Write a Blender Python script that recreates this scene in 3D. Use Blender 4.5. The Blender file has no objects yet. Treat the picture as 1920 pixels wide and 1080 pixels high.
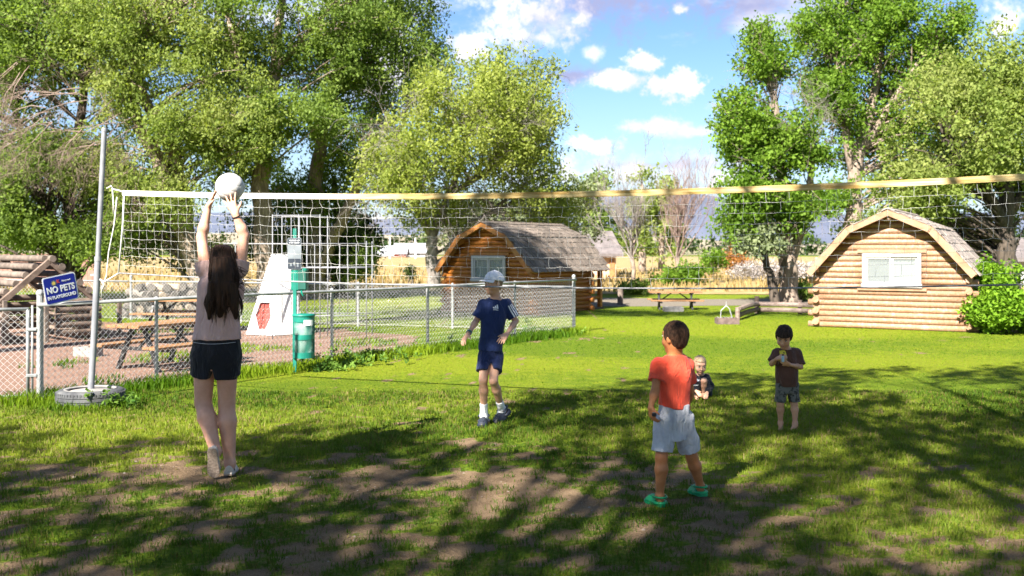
import bpy, bmesh, math, random
import numpy as np
from mathutils import Vector, Matrix
from mathutils.bvhtree import BVHTree

random.seed(7)
RNG = np.random.default_rng(7)
R = math.radians
scene = bpy.context.scene
COL = scene.collection
PI = math.pi

# ------------------------------------------------------------------ camera
FPX = 1866.7            # focal length in photograph pixels (35 mm lens, 1920 px wide)
HOR = 467.0             # horizon row in the photograph
CAMH = 1.65
cam = bpy.data.cameras.new('camera')
cam_o = bpy.data.objects.new('camera', cam)
COL.objects.link(cam_o)
cam_o.location = (0, 0, CAMH)
cam_o.rotation_euler = (R(90), 0, 0)
cam.sensor_width = 36.0
cam.lens = 35.0
cam.shift_y = -(540.0 - HOR) / 1920.0
cam.clip_start = 0.05
cam.clip_end = 20000.0
cam.dof.use_dof = True
cam.dof.focus_distance = 8.4
cam.dof.aperture_fstop = 2.8
scene.camera = cam_o

# ------------------------------------------------------------------ light
SUN_EL = R(39)
SUN_H = Vector((-0.50, -0.866, 0)).normalized()          # horizontal direction towards the sun
SUN_DIR = Vector((SUN_H.x * math.cos(SUN_EL), SUN_H.y * math.cos(SUN_EL), math.sin(SUN_EL)))
sun = bpy.data.lights.new('sun', 'SUN')
sun.energy = 4.2
sun.angle = R(0.55)
sun.color = (1.0, 0.93, 0.82)
sun_o = bpy.data.objects.new('sun', sun)
COL.objects.link(sun_o)
sun_o.rotation_euler = SUN_DIR.to_track_quat('Z', 'Y').to_euler()
sun_o.location = (-20, -30, 30)

scene.view_settings.view_transform = 'Standard'
scene.view_settings.look = 'None'
scene.view_settings.exposure = 2.35
scene.view_settings.gamma = 1.0
scene.view_settings.use_curve_mapping = False
scene.render.engine = 'CYCLES'
scene.cycles.max_bounces = 6
scene.cycles.diffuse_bounces = 3
scene.cycles.glossy_bounces = 2
scene.cycles.transmission_bounces = 4
scene.cycles.transparent_max_bounces = 8
scene.cycles.use_denoising = True
scene.cycles.sample_clamp_indirect = 6.0

# ------------------------------------------------------------------ node helper
class NT:
    def __init__(self, tree):
        self.t = tree
        self.n = tree.nodes
        self.l = tree.links
    def new(self, typ, **kw):
        n = self.n.new(typ)
        for k, v in kw.items():
            setattr(n, k, v)
        return n
    def put(self, sock, v):
        if v is None:
            return
        if hasattr(v, 'is_output') or isinstance(v, bpy.types.NodeSocket):
            self.l.new(v, sock)
        else:
            if isinstance(v, (tuple, list)) and len(v) == 3 and sock.type == 'RGBA':
                v = tuple(v) + (1.0,)
            sock.default_value = v
    def math(self, op, a, b=None, c=None, clamp=False):
        n = self.new('ShaderNodeMath', operation=op)
        n.use_clamp = clamp
        self.put(n.inputs[0], a)
        self.put(n.inputs[1], b)
        self.put(n.inputs[2], c)
        return n.outputs[0]
    def mix(self, fac, a, b, blend='MIX'):
        n = self.new('ShaderNodeMix', data_type='RGBA', blend_type=blend)
        self.put(n.inputs[0], fac)
        self.put(n.inputs[6], a)
        self.put(n.inputs[7], b)
        return n.outputs[2]
    def noise(self, vec, scale, detail=4.0, rough=0.55, dist=0.0):
        n = self.new('ShaderNodeTexNoise')
        if vec is not None:
            self.l.new(vec, n.inputs['Vector'])
        n.inputs['Scale'].default_value = scale
        n.inputs['Detail'].default_value = detail
        n.inputs['Roughness'].default_value = rough
        n.inputs['Distortion'].default_value = dist
        return n.outputs[0]
    def ramp(self, fac, lo, hi, smooth=True):
        n = self.new('ShaderNodeMapRange')
        n.interpolation_type = 'SMOOTHSTEP' if smooth else 'LINEAR'
        self.put(n.inputs[0], fac)
        n.inputs[1].default_value = lo
        n.inputs[2].default_value = hi
        n.inputs[3].default_value = 0.0
        n.inputs[4].default_value = 1.0
        return n.outputs[0]
    def mapping(self, vec, scale):
        n = self.new('ShaderNodeMapping')
        self.l.new(vec, n.inputs[0])
        n.inputs['Scale'].default_value = scale
        return n.outputs[0]

# ------------------------------------------------------------------ world: clear sky with cumulus
world = bpy.data.worlds.new('World')
scene.world = world
world.use_nodes = True
wt = NT(world.node_tree)
wt.n.clear()
sky = wt.new('ShaderNodeTexSky', sky_type='NISHITA')
sky.sun_disc = False
sky.sun_elevation = SUN_EL
sky.sun_rotation = math.atan2(SUN_H.x, SUN_H.y)
sky.altitude = 1500.0
sky.air_density = 1.15
sky.dust_density = 0.6
sky.ozone_density = 1.6
tc = wt.new('ShaderNodeTexCoord')
sep = wt.new('ShaderNodeSeparateXYZ')
wt.l.new(tc.outputs['Generated'], sep.inputs[0])
dx, dy, dz = sep.outputs[0], sep.outputs[1], sep.outputs[2]
az = wt.math('ARCTAN2', dx, dy)
el = wt.math('ARCSINE', dz)
n_big = wt.noise(tc.outputs['Generated'], 9.0, 6.0, 0.62)
n_fine = wt.noise(tc.outputs['Generated'], 42.0, 7.0, 0.68)
wob = wt.math('ADD', wt.math('MULTIPLY', wt.math('SUBTRACT', n_big, 0.5), 2.6),
              wt.math('MULTIPLY', wt.math('SUBTRACT', n_fine, 0.5), 3.0))
def sky_ang(px, py):
    x, z = (px - 960) / FPX, (HOR - py) / FPX
    return math.atan2(x, 1.0), math.asin(z / math.sqrt(x * x + 1 + z * z))
def cloud(px, py, rx, ry, hard=0.45, flat=1.0):
    hard = hard * 1.3 + .2
    """one cumulus heap: an ellipse of sky whose edge is broken up by noise, with a flatter foot"""
    a0, e0 = sky_ang(px, py)
    u = wt.math('DIVIDE', wt.math('SUBTRACT', az, a0), rx / FPX)
    v = wt.math('DIVIDE', wt.math('SUBTRACT', el, e0), ry / FPX)
    d = wt.math('SQRT', wt.math('ADD', wt.math('MULTIPLY', u, u), wt.math('MULTIPLY', v, v)))
    f = wt.math('SUBTRACT', wt.math('ADD', 1.0, wob), d)
    m = wt.ramp(f, 0.0, hard)
    return m, v
heaps = [(1278, 160, 62, 30, .3), (1207, 117, 38, 18, .4), (1165, 150, 52, 17, .6), (1225, 238, 78, 17, .5),
         (1290, 246, 90, 13, .9), (1120, 272, 52, 22, .4), (1350, 200, 34, 14, .9), (1415, 45, 46, 18, .8), (1275, 18, 22, 14, .6),
         (1015, 72, 36, 26, .9), (945, 30, 135, 75, .7), (890, 80, 75, 45, .5), (1085, 35, 26, 16, .8),
         (1110, 100, 22, 14, 1.2), (1180, 325, 260, 44, 1.0), (1010, 330, 170, 50, .8), (1420, 330, 150, 30, .9),
         (1890, 40, 90, 50, .6), (720, 130, 120, 90, .7), (650, 20, 120, 60, .7), (740, 420, 130, 30, .7)]
white = None
for h in heaps:
    m, v = cloud(*h)
    white = m if white is None else wt.math('MAXIMUM', white, m)
greys = [(1380, 10, 220, 62, .7), (1150, 2, 190, 56, .8), (1010, 30, 110, 60, 1.2), (1060, 140, 90, 16, 1.0), (1200, 310, 260, 14, 1.0), (1060, 128, 70, 16, 1.8)]
grey = None
for h in greys:
    m, v = cloud(*h)
    grey = m if grey is None else wt.math('MAXIMUM', grey, m)
# loose fair-weather cumulus over the rest of the sky
gen = wt.new('ShaderNodeMapping')
wt.l.new(tc.outputs['Generated'], gen.inputs[0])
gen.inputs['Scale'].default_value = (1, 1, 2.6)
gen.inputs['Location'].default_value = (5.3, 8.7, 2.4)
n_all = wt.noise(gen.outputs[0], 3.2, 7.0, 0.6)
loose = wt.ramp(n_all, 0.51, 0.65)
white = wt.math('MAXIMUM', white, wt.math('MULTIPLY', loose, 0.85))
n_tone = wt.noise(tc.outputs['Generated'], 14.0, 5.0, 0.6)
white_col = wt.mix(wt.ramp(n_tone, 0.38, 0.6), (1.42, 1.37, 1.5), (2.05, 1.93, 1.86))
sky_blue = wt.mix(1.0, sky.outputs[0], (.168, .205, .252), 'MULTIPLY')
hz_ = wt.math('SUBTRACT', 1.0, wt.ramp(el, 0.0, .20))
sky_blue = wt.mix(wt.math('MULTIPLY', hz_, .55), sky_blue, (1.0, 1.12, 1.33))
c1 = wt.mix(wt.math('MULTIPLY', grey, 0.92), sky_blue, (.66, .68, 1.06))
c2 = wt.mix(wt.math('MULTIPLY', white, 0.95), c1, white_col)
bg = wt.new('ShaderNodeBackground')
wt.l.new(c2, bg.inputs[0])
bg.inputs[1].default_value = 0.15
out = wt.new('ShaderNodeOutputWorld')
wt.l.new(bg.outputs[0], out.inputs[0])

# ------------------------------------------------------------------ placing by photograph pixel
def gx(px, d):
    return (px - 960.0) / FPX * d
def gz(py, d):
    return CAMH - (py - HOR) / FPX * d
def P3(px, py, d):
    return Vector((gx(px, d), d, gz(py, d)))
def ground_d(py):
    return CAMH * FPX / (py - HOR)

# ------------------------------------------------------------------ numpy noise
def _hash(ix, iy, iz, seed):
    h = (ix.astype(np.int64) * 374761393 + iy.astype(np.int64) * 668265263 + iz.astype(np.int64) * 2147483647 + seed * 974711) & 0xFFFFFFFF
    h = ((h ^ (h >> 13)) * 1274126177) & 0xFFFFFFFF
    h = (h ^ (h >> 16)) & 0xFFFFFFFF
    return (h & 0xFFFF) / 65535.0
def vnoise3(x, y, z, seed=0):
    x0, y0, z0 = np.floor(x), np.floor(y), np.floor(z)
    fx, fy, fz = x - x0, y - y0, z - z0
    fx, fy, fz = [f * f * (3 - 2 * f) for f in (fx, fy, fz)]
    r = 0
    for a in (0, 1):
        for b in (0, 1):
            for c in (0, 1):
                w = (fx if a else 1 - fx) * (fy if b else 1 - fy) * (fz if c else 1 - fz)
                r = r + w * _hash(x0 + a, y0 + b, z0 + c, seed)
    return r
def vnoise2(x, y, seed=0):
    return vnoise3(x, y, np.zeros_like(x) + 0.5, seed)
def fbm2(x, y, seed=0, octv=4, gain=0.5):
    s, a, t = 0, 1.0, 0
    for i in range(octv):
        s = s + a * vnoise2(x * 2 ** i + 17.3 * i, y * 2 ** i - 9.1 * i, seed + i)
        t += a
        a *= gain
    return s / t
def sstep(x, a, b):
    t = np.clip((x - a) / (b - a), 0, 1)
    return t * t * (3 - 2 * t)

# ------------------------------------------------------------------ objects
def empty(name, loc, label, cat, group=None, rz=0.0, scale=1.0):
    o = bpy.data.objects.new(name, None)
    COL.objects.link(o)
    o.location = loc
    o.rotation_euler = (0, 0, rz)
    o.scale = (scale,) * 3
    o.empty_display_size = 0.2
    tag(o, label, cat, group)
    return o
def tag(o, label=None, cat=None, group=None, kind=None):
    if label: o['label'] = label
    if cat: o['category'] = cat
    if group: o['group'] = group
    if kind: o['kind'] = kind
    return o
def link_mesh(name, me, mat=None, parent=None, smooth=False, kind=None):
    o = bpy.data.objects.new(name, me)
    COL.objects.link(o)
    if mat is not None and len(me.materials) == 0:
        me.materials.append(mat)
    if smooth:
        me.polygons.foreach_set('use_smooth', [True] * len(me.polygons))
    if parent is not None:
        o.parent = parent
    if kind:
        o['kind'] = kind
    return o
def np_mesh(name, verts, quads=None, tris=None, attrs=None):
    """mesh straight from numpy arrays"""
    me = bpy.data.meshes.new(name)
    verts = np.asarray(verts, dtype=np.float32)
    nq = 0 if quads is None else len(quads)
    nt = 0 if tris is None else len(tris)
    me.vertices.add(len(verts))
    me.vertices.foreach_set('co', verts.ravel())
    loops = []
    if nq: loops.append(np.asarray(quads, dtype=np.int32).ravel())
    if nt: loops.append(np.asarray(tris, dtype=np.int32).ravel())
    loops = np.concatenate(loops)
    me.loops.add(len(loops))
    me.loops.foreach_set('vertex_index', loops)
    me.polygons.add(nq + nt)
    starts = np.concatenate([np.arange(nq) * 4, nq * 4 + np.arange(nt) * 3]).astype(np.int32)
    me.polygons.foreach_set('loop_start', starts)
    for k, v in (attrs or {}).items():
        a = me.attributes.new(k, 'FLOAT', 'POINT')
        a.data.foreach_set('value', np.asarray(v, dtype=np.float32))
    me.update(calc_edges=True)
    return me

class MB:
    """collects boxes, tubes and plates and links them as ONE mesh object"""
    def __init__(self):
        self.v, self.f = [], []
    def add(self, vs, fs):
        b = len(self.v)
        self.v += [tuple(p) for p in vs]
        self.f += [tuple(i + b for i in f) for f in fs]
        return self
    def box(self, c, s, rot=None, bev=0.0):
        hx, hy, hz = s[0] / 2, s[1] / 2, s[2] / 2
        M = rot if rot is not None else Matrix.Identity(3)
        c = Vector(c)
        if bev <= 0:
            vs = [c + M @ Vector((x * hx, y * hy, z * hz)) for x in (-1, 1) for y in (-1, 1) for z in (-1, 1)]
            return self.add(vs, [(0, 1, 3, 2), (4, 6, 7, 5), (0, 4, 5, 1), (2, 3, 7, 6), (0, 2, 6, 4), (1, 5, 7, 3)])
        bm = bmesh.new()
        bmesh.ops.create_cube(bm, size=1.0)
        for v in bm.verts:
            v.co = Vector((v.co.x * s[0], v.co.y * s[1], v.co.z * s[2]))
        bmesh.ops.bevel(bm, geom=bm.edges[:], offset=bev, segments=1, affect='EDGES')
        bm.verts.index_update()
        self.add([c + M @ v.co for v in bm.verts], [[v.index for v in f.verts] for f in bm.faces])
        bm.free()
        return self
    def beam(self, a, b, w, h, up=(0, 0, 1), bev=0.0):
        a, b = Vector(a), Vector(b)
        y = (b - a).normalized()
        x = y.cross(Vector(up)).normalized()
        z = x.cross(y)
        M = Matrix((x, y, z)).transposed()
        return self.box((a + b) / 2, (w, (b - a).length, h), M, bev)
    def tube(self, pts, rad, n=8, cap=True):
        pts = [Vector(p) for p in pts]
        if not hasattr(rad, '__len__'):
            rad = [rad] * len(pts)
        vs, fs = [], []
        t0 = (pts[1] - pts[0]).normalized()
        ref = Vector((0, 0, 1)) if abs(t0.z) < 0.9 else Vector((1, 0, 0))
        x = t0.cross(ref).normalized()
        for i, p in enumerate(pts):
            t = (pts[min(i + 1, len(pts) - 1)] - pts[max(i - 1, 0)]).normalized()
            x = (x - t * x.dot(t)).normalized()
            y = t.cross(x)
            for k in range(n):
                a = 2 * PI * k / n
                vs.append(p + (x * math.cos(a) + y * math.sin(a)) * rad[i])
        m = len(pts)
        for i in range(m - 1):
            for k in range(n):
                fs.append((i * n + k, i * n + (k + 1) % n, (i + 1) * n + (k + 1) % n, (i + 1) * n + k))
        if cap:
            fs.append(tuple(range(n - 1, -1, -1)))
            fs.append(tuple((m - 1) * n + k for k in range(n)))
        return self.add(vs, fs)
    def lathe(self, prof, n=24, c=(0, 0, 0), closed=False):
        vs, fs = [], []
        m = len(prof)
        for r_, z in prof:
            for k in range(n):
                a = 2 * PI * k / n
                vs.append((c[0] + r_ * math.cos(a), c[1] + r_ * math.sin(a), c[2] + z))
        for i in range(m if closed else m - 1):
            j = (i + 1) % m
            for k in range(n):
                fs.append((i * n + k, i * n + (k + 1) % n, j * n + (k + 1) % n, j * n + k))
        if not closed:
            if prof[0][0] > 1e-4: fs.append(tuple(range(n - 1, -1, -1)))
            if prof[-1][0] > 1e-4: fs.append(tuple((m - 1) * n + k for k in range(n)))
        return self.add(vs, fs)
    def prism(self, poly, y0, y1, frame=None):
        """poly in (x, z) pushed from y0 to y1"""
        n = len(poly)
        vs = [Vector((p[0], y0, p[1])) for p in poly] + [Vector((p[0], y1, p[1])) for p in poly]
        if frame is not None:
            vs = [frame @ v for v in vs]
        fs = [tuple(range(n)), tuple(range(2 * n - 1, n - 1, -1))]
        for k in range(n):
            fs.append((k, k + n, (k + 1) % n + n, (k + 1) % n))
        return self.add(vs, fs)
    def mesh(self, name):
        me = bpy.data.meshes.new(name)
        me.from_pydata(self.v, [], self.f)
        me.update()
        return me
    def build(self, name, mat, parent=None, smooth=False, kind=None, local=True):
        if parent is not None and not local:
            o = parent.location
            self.v = [(p[0] - o[0], p[1] - o[1], p[2] - o[2]) for p in self.v]
        return link_mesh(name, self.mesh(name), mat, parent, smooth, kind)
def auto_smooth(o, deg=35):
    me = o.data
    me.polygons.foreach_set('use_smooth', [True] * len(me.polygons))
    try:
        me.set_sharp_from_angle(angle=R(deg))
    except Exception:
        pass
    return o

# ------------------------------------------------------------------ materials
def base_mat(name):
    m = bpy.data.materials.new(name)
    m.use_nodes = True
    t = NT(m.node_tree)
    b = t.n['Principled BSDF']
    return m, t, b
def mat(name, c1, c2=None, scale=8.0, rough=0.7, metal=0.0, stretch=(1, 1, 1), bump=0.0, bscale=None, rnd=0.0, spec=0.4, dirt=None, coord='Object', lo=.35, hi=.65):
    """surface with noise between two colours, random tone per object, optional bump and stain"""
    m, t, b = base_mat(name)
    tcn = t.new('ShaderNodeTexCoord')
    vec = t.mapping(tcn.outputs[coord], stretch)
    if rnd > 0:
        oi = t.new('ShaderNodeObjectInfo')
        va = t.new('ShaderNodeVectorMath', operation='ADD')
        t.l.new(vec, va.inputs[0])
        mulr = t.math('MULTIPLY', oi.outputs['Random'], 37.0)
        cb = t.new('ShaderNodeCombineXYZ')
        for k in range(3): t.l.new(mulr, cb.inputs[k])
        t.l.new(cb.outputs[0], va.inputs[1])
        vec = va.outputs[0]
    n = t.noise(vec, scale, 5.0, 0.6)
    col = t.mix(t.ramp(n, lo, hi), c1, c2 if c2 else c1)
    if dirt:
        nd = t.noise(vec, scale * 0.37 + 0.5, 4.0, 0.6)
        col = t.mix(t.math('MULTIPLY', t.ramp(nd, .5, .72), dirt[1]), col, dirt[0])
    if rnd > 0:
        hv = t.new('ShaderNodeHueSaturation')
        t.l.new(col, hv.inputs['Color'])
        t.put(hv.inputs['Value'], t.math('ADD', 1.0 - rnd, t.math('MULTIPLY', oi.outputs['Random'], 2 * rnd)))
        col = hv.outputs[0]
    t.l.new(col, b.inputs['Base Color'])
    b.inputs['Roughness'].default_value = rough
    b.inputs['Metallic'].default_value = metal
    b.inputs['Specular IOR Level'].default_value = spec
    if bump > 0:
        bn = t.new('ShaderNodeBump')
        nb = t.noise(vec, bscale or scale * 3, 4.0, 0.6)
        t.l.new(nb, bn.inputs['Height'])
        bn.inputs['Strength'].default_value = bump
        bn.inputs['Distance'].default_value = 0.01
        t.l.new(bn.outputs[0], b.inputs['Normal'])
    return m
def leaf_mat(name, dark, lightc, trans=0.35, yellow=None):
    """thin leaf: diffuse plus translucent, tone from the per-leaf attribute 'tone'"""
    m = bpy.data.materials.new(name)
    m.use_nodes = True
    t = NT(m.node_tree)
    t.n.clear()
    at = t.new('ShaderNodeAttribute', attribute_name='tone')
    col = t.mix(at.outputs['Fac'], dark, lightc)
    if yellow:
        tcn = t.new('ShaderNodeTexCoord')
        n = t.noise(tcn.outputs['Object'], 0.6, 3.0, 0.6)
        col = t.mix(t.math('MULTIPLY', t.ramp(n, .45, .7), 0.7), col, yellow)
    d = t.new('ShaderNodeBsdfPrincipled')
    t.l.new(col, d.inputs['Base Color'])
    d.inputs['Roughness'].default_value = 0.6
    d.inputs['Specular IOR Level'].default_value = 0.12
    tr = t.new('ShaderNodeBsdfTranslucent')
    tcol = t.mix(1.0, col, (1.25, 1.3, 0.6), 'MULTIPLY')
    t.l.new(tcol, tr.inputs[0])
    mx = t.new('ShaderNodeMixShader')
    mx.inputs[0].default_value = trans
    t.l.new(d.outputs[0], mx.inputs[1])
    t.l.new(tr.outputs[0], mx.inputs[2])
    o = t.new('ShaderNodeOutputMaterial')
    t.l.new(mx.outputs[0], o.inputs[0])
    return m

M = {}
M['galv'] = mat('galvanised_steel', (.21, .22, .225), (.31, .32, .325), 9, .5, .15, bump=.05)
M['wire'] = mat('fence_wire', (.34, .34, .34), (.46, .46, .46), 30, .55, .1)
M['pole'] = mat('grey_pole', (.165, .172, .195), (.22, .228, .25), 7, .5, .1)
M['black_steel'] = mat('black_steel', (.012, .012, .014), (.03, .03, .032), 10, .45)
M['orange_wood'] = mat('stained_plank', (.20, .095, .040), (.28, .155, .072), 6, .6, stretch=(1, 12, 12), rnd=.12, bump=.15)
M['log_bright'] = mat('sunlit_stained_log', (.25, .128, .068), (.32, .19, .115), 5, .6, stretch=(.35, 6, 6), rnd=.18, bump=.4, bscale=20, dirt=((.36, .265, .215), .75))  # same stain as log_deep, strong sun painted in paler, pale weathering on top
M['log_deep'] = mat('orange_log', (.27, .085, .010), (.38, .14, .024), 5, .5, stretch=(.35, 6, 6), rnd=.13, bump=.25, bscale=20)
M['barge'] = mat('barge_board', (.25, .135, .075), (.33, .205, .125), 5, .6, stretch=(1, 1, 1), rnd=.08, bump=.15)
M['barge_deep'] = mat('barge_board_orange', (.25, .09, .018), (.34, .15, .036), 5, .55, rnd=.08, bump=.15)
M['soffit'] = mat('soffit_boards', (.30, .13, .05), (.38, .18, .07), 6, .75)
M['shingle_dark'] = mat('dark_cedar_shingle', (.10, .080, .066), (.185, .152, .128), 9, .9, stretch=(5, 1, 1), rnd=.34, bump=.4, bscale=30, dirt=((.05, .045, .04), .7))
M['shingle'] = mat('cedar_shingle', (.18, .15, .135), (.32, .275, .245), 9, .9, stretch=(5, 1, 1), rnd=.32, bump=.4, bscale=30, dirt=((.12, .10, .09), .7))
M['weathered'] = mat('weathered_wood', (.10, .078, .065), (.18, .145, .12), 6, .9, stretch=(1, 1, 1), rnd=.2, bump=.3, bscale=25)
M['weathered_dark'] = mat('dark_weathered_wood', (.09, .065, .05), (.17, .125, .10), 6, .9, rnd=.2, bump=.3, bscale=25)
M['pale_wood'] = mat('pale_wood', (.20, .155, .11), (.30, .24, .185), 6, .85, rnd=.15, bump=.25)
M['white_paint'] = mat('white_paint', (.74, .74, .73), (.82, .82, .81), 4, .5)
M['white_vinyl'] = mat('white_vinyl', (.36, .335, .32), (.42, .395, .38), 4, .45)
M['net_cord'] = mat('net_cord', (.46, .455, .44), (.58, .57, .55), 30, .85)
M['cable'] = mat('net_cable', (.13, .13, .14), (.26, .26, .27), 20, .6)
M['rubber'] = mat('tyre_rubber', (.040, .042, .048), (.085, .09, .097), 9, .85, bump=.3, bscale=60, dirt=((.16, .155, .15), .6))
M['concrete'] = mat('concrete', (.19, .175, .165), (.28, .26, .245), 12, .9, bump=.4, bscale=60)
M['block'] = mat('block_grey', (.17, .165, .16), (.25, .24, .235), 14, .92, bump=.4, bscale=70)
M['firebox'] = mat('rusty_fire_ring', (.085, .058, .052), (.14, .10, .09), 9, .85)
M['green_plastic'] = mat('green_plastic', (.0, .12, .082), (.004, .16, .115), 5, .4)
M['green_dark'] = mat('green_dark_plastic', (.01, .07, .055), (.015, .09, .07), 5, .45)
M['bin_metal'] = mat('teal_metal', (.004, .125, .095), (.008, .175, .135), 6, .45)
M['bin_liner'] = mat('white_liner', (.62, .66, .66), (.8, .82, .82), 9, .35)
M['sign_blue'] = mat('sign_blue', (.005, .012, .26), (.008, .02, .32), 3, .35)
M['sign_white'] = mat('sign_white', (.75, .76, .8), None, 3, .4)
M['sign_red'] = mat('sign_red', (.55, .06, .05), None, 3, .4)
M['sign_yellow'] = mat('sign_yellow', (.75, .55, .12), None, 3, .4)
M['sign_grey'] = mat('sign_grey', (.12, .14, .16), (.17, .19, .215), 5, .45)
M['sign_dark'] = mat('sign_dark', (.018, .025, .038), (.03, .038, .052), 5, .4)
M['tipi'] = mat('white_tipi', (.76, .76, .76), (.82, .82, .81), 3, .55)
M['tipi_red'] = mat('red_inside', (.19, .02, .012), (.28, .038, .024), 5, .6)
M['bark'] = mat('bark', (.145, .11, .088), (.29, .23, .185), 5, .95, stretch=(3, 3, .6), bump=.8, bscale=9)
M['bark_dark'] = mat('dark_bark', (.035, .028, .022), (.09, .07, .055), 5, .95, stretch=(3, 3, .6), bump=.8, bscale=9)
M['twig'] = mat('dead_twig', (.13, .09, .07), (.24, .18, .15), 3, .9)
M['twig_grey'] = mat('grey_twig', (.14, .12, .11), (.25, .225, .21), 3, .9)
M['twig_pink'] = mat('pinkish_twig', (.15, .10, .085), (.26, .19, .165), 3, .9)
M['stone_pale'] = mat('pale_stone', (.08, .07, .062), (.15, .135, .12), 5, .9, rnd=.2, bump=.4)
def glass_mat(name, tint, rough=.06):
    m, t, b = base_mat(name)
    b.inputs['Base Color'].default_value = tuple(tint) + (1,)
    b.inputs['Roughness'].default_value = rough
    b.inputs['Specular IOR Level'].default_value = .7
    b.inputs['Alpha'].default_value = .35
    return m
M['glass'] = glass_mat('window_glass', (.25, .28, .29))
M['curtain'] = mat('curtain', (.30, .31, .32), (.38, .39, .40), 3, .9, stretch=(30, 1, 1))
M['curtain_grey'] = mat('grey_blind', (.13, .135, .14), (.17, .175, .18), 3, .9)
M['tipi_seam'] = mat('seam', (.4, .4, .4), None, 3)
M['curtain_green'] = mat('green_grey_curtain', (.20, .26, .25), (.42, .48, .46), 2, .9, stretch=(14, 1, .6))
# ================================================================== THE GROUND
def bare_soil(x, y):
    """how bare the turf is (0 grass .. 1 soil) at a ground point"""
    n1 = fbm2(x * 0.8, y * 1.2, 3, 4, .55)
    n2 = fbm2(x * 3.1, y * 4.0, 11, 3, .6)
    n3 = fbm2(x * 8.5, y * 9.5, 23, 2)
    near = 1.0 - sstep(y, 6.9, 9.2)
    right = sstep(x, 1.0, 3.0)
    bias = -0.38 + 0.315 * near - 0.20 * right * sstep(y, 5.2, 6.6)
    v = (n1 - 0.5) * 0.75 + (n2 - 0.5) * 1.15 + (n3 - 0.5) * 1.5 + bias
    for px, py, rx, ry, k in ((560, 905, 330, 34, .22), (820, 930, 240, 30, .25), (1000, 890, 120, 20, .12), (1330, 980, 200, 30, .15), (1260, 900, 90, 20, .2),
                              (300, 870, 160, 20, .15), (1400, 925, 110, 16, .22), (990, 1010, 180, 26, .18), (250, 765, 40, 12, .5), (1050, 1050, 130, 26, .15), (600, 975, 200, 22, .12), (100, 1060, 120, 20, .1)):
        d0 = ground_d(py)
        x0 = gx(px, d0)
        rxm = rx / FPX * d0
        rym = max(0.12, d0 * d0 * ry / (CAMH * FPX))
        v = v + .6 * k * np.exp(-(((x - x0) / rxm) ** 2 + ((y - d0) / rym) ** 2))
    return np.clip(sstep(v, -0.15, 0.20), 0, 1)

def ground_sheet():
    fx = np.concatenate([np.arange(-16, -7.01, .25), np.arange(-7, 7.0, .07), np.arange(7, 16.01, .25)])
    xs = np.concatenate([[-9000, -3000, -1000, -300, -120, -60, -35, -22], fx, [22, 35, 60, 120, 300, 1000, 3000, 9000]])
    fy = np.concatenate([np.arange(2.0, 4.2, .2), np.arange(4.25, 9.8, .06), np.arange(9.85, 22.01, .22)])
    ys = np.concatenate([[-400, -100, -30, -8], fy, [25, 30, 38, 50, 80, 150, 300, 900, 2500, 9000]])
    X, Y = np.meshgrid(xs, ys)
    dirt = bare_soil(X.ravel(), Y.ravel())
    yy_ = Y.ravel()
    dirt = np.clip(dirt + .34 * (1 - sstep(yy_, 6.4, 9.6)) * (fbm2(X.ravel() * 2.2, yy_ * 2.6, 31, 3) > .40), 0, 1)
    lush = fbm2(X.ravel() * .35, Y.ravel() * .35, 41, 4)
    V = np.stack([X.ravel(), Y.ravel(), np.zeros(X.size)], 1)
    ny, nx = X.shape
    idx = np.arange(ny * nx).reshape(ny, nx)
    Q = np.stack([idx[:-1, :-1], idx[:-1, 1:], idx[1:, 1:], idx[1:, :-1]], -1).reshape(-1, 4)
    return np_mesh('lawn', V, Q, attrs={'dirt': dirt, 'lush': lush})
m, t, b = base_mat('lawn_ground')
tcn = t.new('ShaderNodeTexCoord')
pos = tcn.outputs['Object']
ad = t.new('ShaderNodeAttribute', attribute_name='dirt').outputs['Fac']
al = t.new('ShaderNodeAttribute', attribute_name='lush').outputs['Fac']
nf = t.noise(pos, 26, 5, .65)
nm = t.noise(pos, 5.0, 5, .6)
dm = t.ramp(t.math('ADD', ad, t.math('MULTIPLY', t.math('SUBTRACT', nf, .5), 1.3)), .30, .70)
soil = t.mix(t.ramp(nm, .3, .7), (.145, .092, .050), (.26, .178, .104))
soil = t.mix(t.math('MULTIPLY', t.ramp(t.noise(pos, 90, 4, .7), .46, .62), .75), soil, (.30, .22, .145))
soil = t.mix(t.math('MULTIPLY', t.ramp(t.noise(pos, 140, 3, .7), .52, .64), .6), soil, (.06, .04, .026))
g1 = t.mix(t.ramp(nf, .3, .7), (.06, .11, .003), (.14, .20, .006))
g2 = t.mix(t.ramp(nf, .3, .7), (.125, .165, .006), (.22, .262, .012))
turf = t.mix(t.ramp(t.math('ADD', al, t.math('MULTIPLY', t.math('SUBTRACT', nm, .5), .6)), .38, .64), g1, g2)
t.l.new(t.mix(dm, turf, soil), b.inputs['Base Color'])
b.inputs['Roughness'].default_value = 0.95
b.inputs['Specular IOR Level'].default_value = 0.15
bn = t.new('ShaderNodeBump')
t.l.new(t.noise(pos, 38, 5, .7), bn.inputs['Height'])
bn.inputs['Strength'].default_value = .9
bn.inputs['Distance'].default_value = .06
t.l.new(bn.outputs[0], b.inputs['Normal'])
M['lawn'] = m
tag(link_mesh('lawn', ground_sheet(), M['lawn']), kind='structure')

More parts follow.
